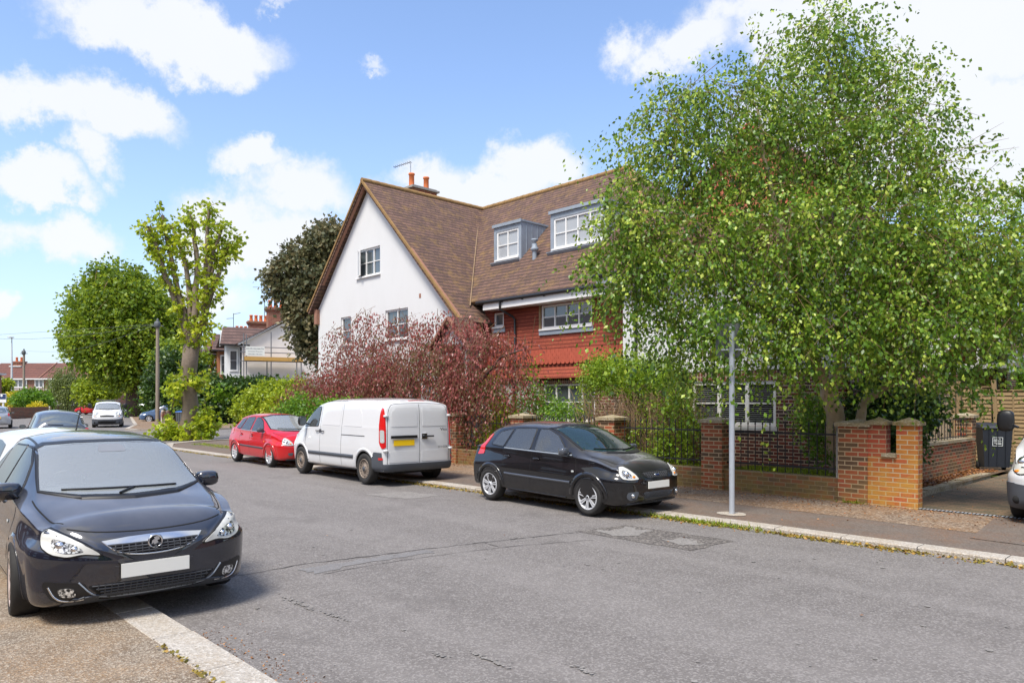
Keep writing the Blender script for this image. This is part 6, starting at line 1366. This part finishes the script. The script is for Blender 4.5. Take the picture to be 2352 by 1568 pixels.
# ---- poles, wires, signs
def tele(label, u, v, Y, top, ins=True):
    b = gnd(u, v); b = pw(u, VH, Y); b.z = 0; t = thing('telegraph_pole', label, 'pole', tuple(b), CA, world=False); h = CH + (VH - top) * Y / FP
    m = MB(); m.tube([(0, 0, 0), (0, 0, h)], [.16, .12], 10); m.build('pole', woodd, t); m = MB(); m.blob((0, -.05, h - .25), (.22, .2, .28), 3, 10); m.blob((0, 0, h + .05), (.1, .1, .2), 2, 8); m.tube([(-.45, 0, h - .35), (.45, 0, h - .35)], .04, 5); m.build('cable_box', signback, t); return b, h
pa, ha = tele('wooden telegraph pole with a dark cable box in front of the big round tree', 362, 968, 56, 738)
pb, hb = tele('wooden telegraph pole near the yellow shrub at the far left of the street', 55, 952, 90, 805)
wr = thing('overhead_wires', 'thin overhead telephone wires strung from the wooden poles', 'wires', tuple(pa)); 
for q in (Vector((-140, -20, 9)), pw(-200, 760, 60), Vector((pb.x, pb.y, hb)), pw(560, 790, 70)):
    a = Vector((pa.x, pa.y, ha - .2)); m = MB(); m.tube([a.lerp(q, i / 10) - Vector((0, 0, math.sin(math.pi * i / 10) * .9)) for i in range(11)], .012, 4); m.build('wire', signback, wr)
b = pw(27, VH, 100); b.z = 0; t = thing('street_lamp', 'very tall slender pale lamp post standing before the far brick terrace', 'street lamp', tuple(b), CA, world=False); m = MB(); m.tube([(0, 0, 0), (0, 0, 5), (0, 0, 10.5)], [.2, .13, .07], 8); m.build('post', plain('lamp_post', (.6, .62, .64), .5), t); m = MB(); m.blob((0, -.2, 10.5), (.35, .5, .1), 2.5, 10); m.build('lamp_head', MATS['lamp_post'], t)
b = pw(4, VH, 60); b.z = 0; t = thing('estate_agent_board', 'white and navy estate agent board on a white post at the far left', 'sign', tuple(b), CA, world=False); m = MB(); m.box(.08, .18, -.05, .05, 0, 2.3); m.build('post', whitep, t); m = MB(); m.box(-.5, .42, -.09, -.055, CH + (VH - 924) * .036, 2.4); m.build('board', whitep, t); m = MB(); m.box(-.48, .40, -.097, -.092, 1.95, 2.36); m.build('navy_panel', navy, t); m = MB(); m.disc((.05, -.1, 2.25), .1, 'y', 12); m.build('emblem', whitep, t)
# street name sign in front of the flint wall
b = gnd(550, 972); t = thing('street_name_sign', 'low white street name sign on a grey post before the flint wall', 'sign', tuple(b), CA, world=False); kk = .033; m = MB(); m.box(-.05, .05, -.05, .05, 0, 1.0); m.build('post', pole_g, t); m = MB(); m.box(-.35, .45, -.09, -.055, .78, 1.0); m.build('name_plate', platew, t)
# flint wall, bin and hedge across the side street
a_, b_ = gnd(372, 975), gnd(662, 969)
def wallseg(name, label, p, q, h, th, mat, capm=None, z=0):
    d = (q - p); d.z = 0; L_ = d.length; t = thing(name, label, 'wall', tuple(p), math.atan2(d.y, d.x), world=False); MB().box(0, L_, 0, th, z, h).build('masonry', mat, t)
    if capm:
        m = MB(); x = 0
        while x < L_: w_ = random.uniform(.25, .45); m.blob((x + w_ / 2, th / 2, h + .05), (w_ / 2, th * .55, .12), 3, 8); x += w_
        m.build('coping', capm, t)
    return t
wallseg('flint_wall', 'low flint and brick wall under the dark hedge across the side street', a_, b_, .95, .35, flint, flint)
t = thing('wall_pier', 'red brick pier let into the flint wall', 'pier', tuple(gnd(500, 974)), CA, world=False); MB().box(-.6, .6, -.08, .1, 0, .98).build('brickwork', brick_chim, t)
bin_('wheelie_bin', 'dark wheelie bin with a blue lid behind the leafy lime trunk', tuple(pw(416, VH, 54) * 1 - Vector((0, 0, CH - .0))), CA, signback, plain('lid_blue', (.02, .12, .4), .4))
wallseg('garden_wall', 'brown brick garden wall beside the telegraph pole at the far left', gnd(24, 962), gnd(112, 957), 1.15, .25, brick_far)
wallseg('garden_wall', 'pinkish garden wall in front of the far brick terrace', gnd(118, 949), gnd(262, 946), 1.1, .25, brick_far)
# ================================================================ trees and plants
def plant(name, label, cat, base, blobs, mat, ntw, per, size, tl=.5, droop=.6, shell=.5, limbs=None, barkm=None, ntwig=0, twr=.006, aspect=.62, spread=.05, out=.8, group=None, tm=None, leafname='crown', jit=1.0):
    t = thing(name, label, cat, tuple(base), group=group)
    P, D, rn, info = crown_pts(blobs, ntw, per, tl, droop, out, shell, spread)
    keep = P[:, 2] > base[2] + .02; leaves(leafname, P[keep], D[keep], size, mat, t, base, aspect, rn[keep], jit)
    if limbs:
        m = MB()
        for pts, r0, r1 in limbs:
            for i in range(len(pts) - 1):
                a = r0 + (r1 - r0) * i / (len(pts) - 1); b = r0 + (r1 - r0) * (i + 1) / (len(pts) - 1); 
            P_ = [Vector(q) for q in pts]; Q = []
            for i in range(len(P_) - 1):
                for s_ in range(3): Q.append(P_[i].lerp(P_[i + 1], s_ / 3) + (Vector((random.uniform(-1, 1), random.uniform(-1, 1), 0)) * r0 * .25 if (i or s_) else Vector()))
            Q.append(P_[-1]); n = len(Q); m.tube(Q, [r0 + (r1 - r0) * i / (n - 1) for i in range(n)], 10)
        m.build('trunk', barkm or bark, t)
    if ntwig: m = MB(); twigs(m, info, ntwig, twr); m.build('twigs', tm or twig, t)
    return t
def bl(lst, k=1.0): return [(pw(u, v, Y), (r, r * dk, rz), w) for u, v, Y, r, rz, dk, w in [(q + (1.0, q[3] ** 1.6 * q[4]))[:7] if len(q) == 5 else (q[:5] + (1.0, q[5])) for q in lst]]
# --- birch
bb = tp(1928, 1100, 14.05); bb.z = .4
birch = [(1880, 75, 13.5, .5, .55), (1925, 130, 13.5, .75, .7), (1760, 130, 13.3, .45, .35), (1790, 215, 13.3, .75, .6), (2070, 150, 13.6, .35, .4), (2010, 215, 13.5, .85, .75),
    (1590, 205, 13, .5, .35), (1550, 265, 12.9, .55, .55), (1690, 230, 13, .7, .55), (2125, 290, 13.3, .45, .5), (1540, 370, 12.8, .65, .75), (1450, 440, 12.6, .4, .75), (1660, 380, 13, 1.1, .95), (1840, 350, 13.3, 1.2, 1.0), (2010, 350, 13.1, 1.2, 1.0), (2130, 420, 12.9, .75, .8), (2210, 480, 12.8, .45, .7),
    (1425, 530, 12.5, .4, .75), (1455, 640, 12.5, .5, .55), (1480, 560, 12.5, .8, .9), (1620, 570, 12.6, 1.1, 1.0), (1790, 560, 12.5, 1.2, 1.0), (1960, 550, 12.4, 1.25, 1.0), (2120, 570, 12.3, 1.15, 1.0), (2260, 590, 12.1, .9, .9), (2345, 620, 11.9, .6, .7), (2330, 690, 11.9, .7, .6),
    (1445, 700, 12.6, .22, .3), (1530, 690, 12.6, .5, .4), (1640, 740, 12.6, .85, .55), (1780, 730, 12.4, 1.0, .6), (1920, 740, 12.2, 1.05, .65), (2060, 740, 12.1, 1.1, .7), (2190, 710, 12.0, .9, .65), (2300, 745, 11.9, .6, .35),
    (1580, 790, 12.9, .3, .3), (1585, 860, 13.6, .2, .45), (1650, 800, 12.9, .3, .22), (1770, 790, 12.5, .5, .22), (1870, 800, 12.6, .45, .25), (2030, 810, 12.4, .7, .35), (2110, 830, 12.6, .65, .35), (2150, 860, 13.3, .35, .4)]
def q(u, v, Y): return pw(u, v, Y)
blimbs = [([bb, q(1918, 1000, 13.6), q(1915, 940, 13.5), q(1903, 890, 13.4)], .19, .15), ([q(1908, 900, 13.4), q(1880, 850, 13.2), q(1860, 790, 13.1), q(1830, 700, 13), q(1800, 560, 13), q(1760, 400, 13), q(1740, 250, 13)], .11, .025), ([q(1908, 900, 13.4), q(1925, 830, 13.4), q(1935, 740, 13.4), q(1930, 560, 13.4), q(1925, 350, 13.4), q(1900, 120, 13.5)], .12, .02),
    ([bb + Vector((.18, 0, 0)), q(1975, 960, 13.3), q(1985, 925, 13.3), q(2030, 890, 13.1), q(2090, 830, 12.9), q(2170, 720, 12.6), q(2230, 600, 12.4)], .10, .025), ([q(1860, 790, 13.1), q(1780, 740, 12.9), q(1680, 660, 12.8), q(1560, 560, 12.7), q(1470, 490, 12.6)], .06, .015), ([q(1830, 700, 13), q(1740, 600, 12.8), q(1640, 540, 12.6), q(1560, 480, 12.6)], .05, .012), ([q(1935, 740, 13.4), q(2020, 620, 13), q(2090, 480, 12.9), q(2130, 330, 13.1)], .07, .015), ([q(1925, 560, 13.4), q(1840, 440, 13.3), q(1790, 260, 13.3)], .05, .012), ([q(2030, 890, 13.1), q(2120, 860, 12.6), q(2240, 800, 12.2), q(2340, 740, 12)], .05, .012)]
plant('birch_tree', 'large birch tree with dense drooping leaves in front of the brick and white wing', 'tree', bb, bl(birch), lf_birch, 4300, 21, .077, .62, .85, .3, blimbs, bark_b, 1500, .004, .66, .06)
sp2 = crown_pts([(pw(u, v, Yc), (r, r, r * .8), 1) for u, v, Yc, r in ((1880, 60, 13.5, .55), (1760, 150, 13.3, .6), (1590, 215, 13, .5), (1530, 260, 13, .6), (1470, 330, 12.8, .4), (1430, 470, 12.6, .45), (1415, 600, 12.6, .4), (1430, 680, 12.6, .35), (2080, 140, 13.5, .5), (1560, 830, 13, .4), (1650, 780, 12, .25), (1680, 735, 11.6, .3), (1640, 730, 11.6, .25), (1800, 830, 12.6, .5), (1930, 60, 13.5, .5), (2230, 830, 12.2, .4), (1450, 700, 12.6, .5))], 480, 16, .8, 1.0, 1.0, .7, .04)
keep = sp2[0][:, 2] > .6; leaves('outer_sprays', sp2[0][keep], sp2[1][keep], .080, lf_birch, [o for o in bpy.data.objects if o.name == 'birch_tree'][0], bb, .66, sp2[2][keep])
# --- purple plum
def y_(u, v, y): return tp(u, v, y)
def ybl(lst): return [(tp(u, v, y), (r, r * .8, rz), r * r * rz) for u, v, y, r, rz in lst]
pb_ = tp(905, 1050, 13.85); pb_.z = .05
plum = [(850, 735, 13.6, .9, .3), (775, 765, 13.7, .5, .4), (765, 815, 13.6, .5, .4), (840, 790, 13.6, .9, .55), (930, 755, 13.6, .8, .5), (1000, 750, 13.6, .6, .45), (1060, 750, 13.5, .9, .4), (1140, 785, 13.5, .9, .5), (1205, 785, 13.5, .35, .25), (1170, 850, 13.4, .6, .5), (1000, 820, 13.4, 1.4, .7), (880, 840, 13.3, 1.3, .7), (790, 860, 13.4, 1.2, .7), (715, 885, 13.4, 1.0, .6), (660, 915, 13.5, .7, .5), (635, 930, 13.5, .4, .3), (740, 915, 13.4, .9, .45), (860, 885, 13.3, 1.0, .35), (1060, 870, 13.3, 1.1, .6), (1120, 905, 13.4, .6, .45), (1050, 930, 13.5, .5, .35), (1185, 900, 13.4, .3, .3)]
plimbs = [([pb_, y_(905, 990, 13.85), y_(908, 950, 13.8), y_(895, 900, 13.7), y_(850, 850, 13.6), y_(790, 800, 13.6)], .12, .02), ([y_(908, 960, 13.8), y_(930, 900, 13.7), y_(960, 840, 13.6), y_(990, 770, 13.6)], .08, .015), ([y_(1078, 1050, 13.8), y_(1060, 950, 13.7), y_(1020, 900, 13.6), y_(985, 880, 13.5), y_(920, 840, 13.5), y_(860, 770, 13.5)], .11, .015), ([y_(1070, 960, 13.7), y_(1100, 880, 13.6), y_(1150, 820, 13.5), y_(1210, 800, 13.5)], .08, .012), ([y_(895, 900, 13.7), y_(820, 890, 13.6), y_(740, 890, 13.5), y_(680, 910, 13.4)], .06, .012)]
plant('plum_tree', 'spreading purple-leaved plum tree in front of the white gable', 'tree', pb_, ybl(plum), lf_red, 2500, 15, .09, .8, 2.2, .25, plimbs, bark_d, 260, .005, .55, .07)
# --- pollarded lime at the corner
lb = pw(432, VH, 34.1); lb.z = .05; Y = 34.1
ll = [([q(432, 1018, Y), q(434, 930, Y), q(438, 860, Y), q(441, 800, Y), q(446, 765, Y)], .36, .36), ([q(434, 800, Y), q(425, 745, Y), q(398, 680, Y), q(380, 635, Y - .3), q(362, 575, Y - .4), q(338, 520, Y - .5)], .18, .08), ([q(436, 790, Y), q(428, 740, Y), q(405, 650, Y), q(388, 570, Y + .3), q(374, 495, Y + .4)], .16, .07), ([q(440, 780, Y), q(436, 700, Y), q(428, 610, Y + .2), q(410, 560, Y + .3), q(398, 525, Y + .3)], .15, .06), ([q(446, 780, Y), q(450, 700, Y), q(452, 600, Y + .4), q(445, 530, Y + .5), q(436, 490, Y + .5)], .18, .06), ([q(450, 790, Y), q(466, 730, Y), q(474, 640, Y - .2), q(474, 560, Y - .3), q(480, 480, Y - .3)], .17, .07), ([q(462, 760, Y), q(478, 700, Y), q(498, 640, Y), q(518, 590, Y), q(532, 560, Y)], .14, .06), ([q(474, 640, Y - .2), q(492, 570, Y - .3), q(512, 520, Y - .3)], .12, .05), ([q(462, 690, Y), q(490, 620, Y + .5), q(505, 560, Y + .5)], .1, .05)]
lm = []
for pts, r0, r1 in ll[1:]:
    for i in range(1, len(pts)):
        for t_ in (.0, .33, .66):
            p = pts[i - 1].lerp(pts[i], t_); lm.append((p, (.22, .22, .2), .10 + .12 * i))
    lm.append((pts[-1], (.42, .42, .36), 1.0))
for u, v, r, rz_, w in ((445, 680, .5, .8, .7), (488, 670, .5, .8, 1.2), (412, 560, .35, .6, .6), (500, 535, .5, .5, 1.2), (520, 580, .4, .45, 1.0), (456, 770, .7, .3, .8), (430, 760, .5, .4, .7), (478, 750, .4, .5, .8), (418, 868, .55, .5, 1.6), (450, 872, .55, .4, 1.5), (405, 900, .5, .45, 1.2), (432, 890, .7, .2, 1.0), (470, 935, .26, .7, .8), (478, 960, .35, .5, 1.4)):
    lm.append((q(u, v, Y - .25), (r, r * .8, rz_), w))
lm += [(q(u, 975 + dv_, Y - .4), (r, r, rz_), w) for u, dv_, r, rz_, w in ((384, 16, .5, .5, 3), (402, 14, .5, .5, 3), (462, -2, .4, .6, 2.5), (474, 14, .45, .45, 3), (440, 32, .9, .22, 2.5), (412, 32, .7, .22, 2))]
plant('lime_tree', 'pollarded lime tree with bare knuckled limbs and bright leaf tufts at the street corner', 'tree', lb, lm, lf_lime, 1000, 8, .19, .36, .35, .3, ll, bark, 300, .012, .85, .05, group=None)
# --- big round tree and others beyond the junction
Y = 79; bt_ = pw(308, VH, Y); bt_.z = .1
big = [(268, 640, Y, 2.8, 1.5), (290, 690, Y, 4.4, 2.6), (225, 695, Y, 2.8, 2.4), (195, 765, Y, 2.0, 2.6), (240, 770, Y, 4.0, 3.2), (320, 760, Y, 4.4, 3.4), (365, 740, Y, 2.6, 3.0), (350, 810, Y, 2.6, 2.2), (285, 830, Y, 3.6, 2.0), (225, 815, Y, 2.0, 1.4), (330, 855, Y, 2.4, 1.2), (275, 862, Y, 2.4, .9)]
plant('plane_tree', 'very large round-headed green tree beyond the junction', 'tree', bt_, bl(big), lf_big, 6500, 9, .40, 1.1, .45, .5, [([bt_, q(308, 920, Y), q(305, 880, Y), q(300, 800, Y)], .75, .5), ([q(306, 890, Y), q(270, 820, Y), q(240, 740, Y)], .35, .1), ([q(304, 870, Y), q(330, 790, Y), q(350, 720, Y)], .35, .1), ([q(300, 810, Y), q(285, 730, Y), q(270, 650, Y)], .35, .1)], bark_d, 500, .03, .7, .22)
strewn('trunk_weeds', lf_green, [(bt_.x + random.gauss(0, .9), bt_.y + random.gauss(0, .9), random.uniform(0, 1.2)) for _ in range(260)], .45, .5, False)
Y = 45
mb_ = pw(768, VH, Y); mb_.z = 0
mp = [(770, 530, Y, .5, .4), (715, 575, Y, .5, .3), (660, 605, Y, .45, .25), (625, 640, Y, .4, .25), (640, 675, Y, .4, .3), (745, 545, Y, 1.1, .8), (775, 560, Y, 1.0, 1.0), (700, 600, Y, 1.3, .9), (650, 625, Y, .9, .5), (760, 640, Y, 1.6, 1.3), (702, 665, Y, 1.3, 1.0), (640, 650, Y, .7, .5), (720, 720, Y, 1.5, 1.2), (724, 775, Y, .9, .8), (740, 790, Y, 1.0, .9), (715, 745, Y, .8, .5)]
plant('maple_tree', 'dark bronze-green maple rising behind the white gable', 'tree', mb_, bl(mp), lf_dark, 2600, 10, .26, .8, .5, .4, [([mb_, q(765, 850, Y), q(762, 760, Y), q(755, 650, Y), q(765, 560, Y)], .35, .06), ([q(735, 760, Y), q(700, 690, Y), q(650, 630, Y)], .14, .04), ([q(738, 720, Y), q(710, 640, Y), q(700, 590, Y)], .12, .04)], bark_d, 250, .015, .8, .12)
def bush(label, blobs, mat, ntw, per, size, name='shrub', cat='shrub', tl=.3, droop=.2, group=None, limbs=False, aspect=.6, shell=.45, ntwig=0, barkm=None, spread=.05, tm=None, zb=None, street=False):
    B = ybl(blobs) if street else bl(blobs); c = sum((b[0] for b in B), Vector()) / len(B); base = Vector((c.x, c.y, zb if zb is not None else 0)); L_ = None
    if limbs: L_ = [([Vector((base.x + random.uniform(-.2, .2), base.y + random.uniform(-.1, .1), base.z)), (Vector((base.x, base.y, base.z)) + b[0]) / 2 + Vector((random.uniform(-.1, .1), 0, 0)), b[0]], .04, .01) for b in B]
    return plant(name, label, cat, base, B, mat, ntw, per, size, tl, droop, shell, L_, barkm, ntwig, .005, aspect, spread, group=group, tm=tm, leafname='foliage')
bush('dark conifer bush behind the telegraph pole, left of the lime tree', [(405, 862, 66, 2.3, 2.2), (388, 900, 66, 2.0, 1.7), (372, 930, 66, 1.1, .8), (430, 900, 66, 2.4, 2.0), (405, 932, 66, 2.4, 1.0)], lf_hedge, 1900, 9, .34, name='conifer', cat='conifer', tl=.9, spread=.15)
bush('pale yellow-green tree behind the dark conifer bush', [(405, 830, 68, 2.2, 1.6), (440, 850, 68, 2.0, 1.5)], lf_big, 500, 8, .4, name='small_tree', cat='tree', tl=.9, spread=.15, limbs=True)
bush('long dark clipped conifer hedge above the flint wall', [(u, 903 + (u % 3), 56.5, 1.2, 1.05, .9 + (u % 7) * .02) for u in range(430, 632, 14)] + [(u, 935, 56, 1.2, .7, .6) for u in range(430, 640, 14)], lf_hedge, 4600, 9, .3, name='hedge', cat='hedge', tl=.5, spread=.1)
strewn('hedge_creeper', lf_green, [tuple(q(510 + random.gauss(0, 12), 912 + random.gauss(0, 12), 55.0)) for _ in range(220)], .35, .6, False)
bush('bright yellow-green shrub between the flint wall and the plum tree', [(600, 925, 30, .9, .6), (570, 945, 30, .6, .45), (640, 905, 30, .8, .5), (620, 950, 30, 1.0, .5), (680, 900, 30, .7, .5), (660, 940, 29, .9, .6)], lf_yel, 1700, 9, .13, tl=.35)
bush('dark green shrub under the left side of the plum tree', [(700, 945, 26, .9, .5), (750, 950, 25, .8, .5), (670, 965, 27, .8, .4), (800, 950, 23, .9, .4)], lf_green, 1300, 8, .12)
g_ = thing('grass_clump', 'arching clump of long dark grass blades left of the white panel van roof', 'plant', tuple(pw(800, VH, 22.5) - Vector((0, 0, CH)))); c_ = pw(800, VH, 22.5)
P = np.tile(np.array([[c_.x, c_.y, .1]]), (420, 1)) + RNG.normal(0, .12, (420, 3)) * [1, 1, .3]; m = MB()
for i in range(260):
    a = random.uniform(0, 2 * math.pi); l = random.uniform(.9, 1.7); d = Vector((math.cos(a), math.sin(a), 0)); b0_ = Vector(P[i]); s_ = d.cross(Z_) * .012; pts = [b0_ + d * l * .55 * t ** 1.4 + Z_ * l * (1.15 * t - .75 * t ** 2.6) for t in (0, .25, .5, .75, 1)]
    m.add([p + s_ * w_ for p, w_ in zip(pts, (1, 1, .9, .6, .05))] + [p - s_ * w_ for p, w_ in zip(pts, (1, 1, .9, .6, .05))], [(j, j + 1, j + 6, j + 5) for j in range(4)])
m.build('blades', plain('grass_blade', (.06, .11, .04), .5, var=.4), g_)
# shrubs along the railings
bush('yellow-green bushy shrub behind the railing between van and black hatchback', [(1155, 935, 14, .4, .35), (1165, 975, 14, .5, .4), (1130, 995, 14, .4, .3), (1150, 1020, 13.9, .5, .25), (1110, 1030, 14, .3, .3), (1135, 890, 14.1, .35, .4)], lf_yel, 760, 9, .07, zb=.4, limbs=True, street=True)
bush('leggy light green climber beside the ground-floor window under the red tiles', [(1212, 880, 14.5, .22, .4), (1228, 930, 14.2, .3, .4), (1275, 945, 14.1, .4, .28), (1225, 850, 14.6, .12, .25), (1300, 952, 14, .4, .2), (1340, 955, 14, .3, .2), (1250, 900, 14.3, .15, .3), (1195, 940, 14.3, .25, .3)], lf_green, 460, 8, .075, zb=.4, limbs=True, spread=.07, street=True)
bush('tall privet-like shrub with dense top and bare brown stems behind the railing', [(1385, 850, 14.2, .5, .3), (1440, 845, 14.2, .5, .28), (1500, 860, 14.2, .5, .3), (1350, 885, 14.2, .25, .3), (1400, 880, 14.1, .45, .22), (1470, 885, 14.1, .5, .22), (1550, 880, 14.1, .4, .35), (1345, 930, 14, .15, .2), (1500, 960, 14, .3, .35), (1560, 945, 13.9, .35, .4), (1590, 990, 13.8, .3, .35), (1450, 1000, 13.8, .25, .3), (1530, 1020, 13.8, .35, .35), (1400, 1000, 13.8, .25, .3), (1490, 1060, 13.7, .35, .2), (1580, 1060, 13.7, .25, .2)], lf_yel2, 2700, 9, .066, zb=.4, limbs=True, ntwig=0, street=True)
t = thing('bare_shrub', 'tangle of bare brown stems behind the railing and black hatchback', 'shrub', tuple(tp(1470, 1100, 13.9) * 1 - Vector((0, 0, tp(1470, 1100, 13.9).z - .4)))); m = MB()
for i in range(420):
    u = random.uniform(1350, 1600); a = tp(u, 1060, 13.85); a.z = .42; b = a + Vector((random.gauss(-.1, .35), random.uniform(-.25, .35), random.uniform(.8, 1.65))); c = a.lerp(b, .5) + Vector((random.gauss(0, .1), random.gauss(0, .05), 0)); m.tube([a, c, b, b + Vector((random.gauss(0, .2), random.gauss(0, .1), .2))], [.009, .007, .005, .002], 4, cap=False)
m.build('stems', twigd, t)
bush('shrub with dark leaves and red tips climbing beside the birch trunk', [(1870, 960, 13.9, .3, .3), (1900, 1000, 13.8, .25, .3), (1880, 930, 13.9, .25, .2), (1890, 1040, 13.8, .2, .2)], lf_green, 420, 8, .065, zb=.4, street=True)
bush('dark green shrub mass right of the birch trunk behind the gate posts', [(2010, 930, 15.2, .45, .4), (2060, 950, 15.6, .5, .4), (2100, 950, 16, .4, .35), (2050, 1000, 14.8, .45, .35), (2130, 925, 16.5, .25, .3), (2000, 985, 14.6, .3, .35)], lf_hedge, 1300, 9, .1, zb=.2, street=True)
bush('glossy dark shrub with some reddish leaves beyond the right-hand fence', [(2345, 860, 27, 1.0, 1.0), (2345, 900, 26.5, .8, .5)], lf_green, 500, 8, .16)
bush('small olive-green leaves hanging at the right edge, sparse tree behind the driveway', [(2345, 640, 20, 1.2, 1.6), (2350, 480, 20, .7, .9)], lf_big, 500, 9, .14, name='small_tree', cat='tree')
# shrubs and small trees far down the street
bush('rounded dark green shrub beside the far telegraph pole', [(72, 915, 86, 1.9, 1.0), (50, 920, 86, 1.0, .7), (95, 922, 86, 1.1, .7)], lf_green, 600, 8, .3, tl=.5, spread=.12)
bush('golden yellow shrub on the left of the round dark one', [(25, 915, 88, .8, .7), (33, 925, 88, .7, .5)], lf_gold, 160, 8, .28, tl=.4, spread=.1)
bush('small golden yellow shrub over the brown garden wall', [(85, 934, 82, .9, .3)], lf_gold, 120, 8, .24, tl=.3, spread=.1)
bush('feathery olive willow-like tree in front of the far brick terrace', [(152, 862, 103, 1.4, 1.4), (138, 885, 103, 1.6, 1.5), (165, 890, 103, 1.7, 1.6), (185, 885, 103, 1.2, 1.4), (150, 905, 103, 1.8, 1.0)], lf_willow, 1100, 9, .34, name='willow_tree', cat='tree', tl=1.3, droop=1.2, limbs=True, aspect=.35, spread=.12)
bush('small yellow-green tree between the willow-like tree and the white van', [(205, 895, 92, 1.6, 1.2), (235, 900, 92, 1.8, 1.2), (250, 880, 92, 1.2, 1.0), (220, 915, 92, 1.6, .7)], lf_yel, 800, 8, .4, name='small_tree', cat='tree', tl=.8, limbs=True, spread=.15)
bush('pale hedge bushes beyond the trunk of the very large round tree', [(330, 925, 95, 1.5, 1.2), (345, 935, 95, 1.3, .9), (320, 910, 96, 1.6, 1.0)], lf_lime, 450, 8, .35, spread=.12)
bush('sliver of green shrub above the far left house edge', [(12, 890, 95, .9, 1.2)], lf_yel, 160, 8, .35, spread=.12)
# ================================================================ the rest of the street, seen only as reflections in the cars and windows
bt2 = thing('terrace_house', 'brick terrace on the near side of the street, reflected in the parked cars', 'house', (-10, -10, 0))
MB().box(-70, 45, -16, -9, 0, 5.6).build('wall', brick_far, bt2); slab('roof', [(-70.5, -8.6, 5.6), (45.5, -8.6, 5.6), (45.5, -12.5, 8.6), (-70.5, -12.5, 8.6)], roofr, bt2)
for x in range(-66, 42, 6): m = MB(); m.box(x, x + 2.2, -8.99, -8.9, 3.4, 4.8); m.box(x, x + 2.2, -8.99, -8.9, .8, 2.3); m.build('window', whitep, bt2)
bt3 = thing('brick_house', 'brick house farther right on the far side of the street, outside the picture', 'house', (20, 20, 0))
MB().box(8, 34, 17, 26, 0, 5.6).build('wall', brick_far, bt3); slab('roof', [(7.5, 16.6, 5.6), (34.5, 16.6, 5.6), (34.5, 21.5, 9), (7.5, 21.5, 9)], roofr, bt3)
bush('tree mass closing the street behind the viewer', [(0, 0, 1, 1, 1)], lf_green, 1, 1, .1) if 0 else None
tb = thing('tree', 'big dark tree closing the street behind the viewer', 'tree', (62, 6, 0)); P_, D_, r_, _i = crown_pts([(Vector((62, y, z)), (3, 4, 3)) for y in (-10, -3, 4, 11, 18) for z in (3, 7)], 1500, 8, 1.5, .4, .8, .4, .3); leaves('crown', P_, D_, .8, lf_big, tb, (62, 6, 0), .7, r_); MB().tube([(62, 6, 0), (62, 6, 6)], [.5, .3], 8).build('trunk', bark, tb)
# ================================================================ vehicles
estate_hatch('parked_car', 'dark navy five-door hatchback parked half on the near pavement, seen from the front', (-7.36, 2.11), R(-3), p_navy, z0=.02)
small_hatch('parked_car', 'small black five-door hatchback parked beside the grey signpost and the low brick wall', (-7.5, 9.75), R(-3.2), p_black, ('spoke', 7, .020, alloy, .018), car_glass_t, p_grey, True, .02)
small_hatch('parked_car', 'small bright red five-door hatchback parked nose to nose with the white panel van', (-19.2, 9.95), R(-2), p_red, ('spoke', 9, .0, alloy, .04), car_glass_p, trim, False, .02)
panel_van('panel_van', 'white panel van seen from behind, yellow plate, rusty steel wheels', (-16.95, 9.85), R(180 - 3), .02)
nose_van('panel_van', 'white van nose with a big black mirror standing on the driveway', (-1.80, 13.35), R(-90), lamp_hazy, .06)
p = gnd(247, 981); nose_van('panel_van', 'small white van with a roof rack facing the camera far down the street', (p.x, p.y), R(-17), small=True, rack=True)
p = pw(180, VH, 10.6); plain_car('parked_car', 'white hatchback roof showing behind the dark navy hatchback', (-13.7, 2.45), R(180), p_white, h=1.0)
wc = [o for o in bpy.data.objects if o.get('label', '').startswith('white hatchback roof')][0]
m = MB(); m.tube([(-2.55, -.1, 1.4), (-2.85, -.1, 1.78)], [.012, .005], 6); m.build('aerial', blackt, wc); m = MB(); m.box(-3.17, -3.0, -.5, .5, 1.28, 1.315); m.build('spoiler', p_white, wc); MB().box(-3.18, -3.171, -.2, .2, 1.285, 1.31).build('brake_light', lamp_red, wc)
p = pw(126, VH, 22.5); plain_car('dark_grey_car', 'dark grey hatchback with a pale roof driving away down the street', (p.x - 2.6, p.y + .5), R(180 - 8), p_grey, h=1.05)
p = pw(-6, VH, 50); plain_car('parked_car', 'silver car cut off by the left edge of the picture', (p.x, p.y), R(170), p_silver)
p = pw(190, VH, 95); plain_car('parked_car', 'distant red hatchback passing in front of the far terrace', (p.x, p.y), CA + R(180), p_red)
p = pw(345, VH, 62); plain_car('parked_car', 'blue-grey car nose showing left of the telegraph pole', (p.x, p.y), CA + R(200), p_blue)
p = pw(292, VH, 92); plain_car('parked_car', 'silver car half hidden by the trunk of the very large round tree', (p.x, p.y), CA + R(180), p_silver)
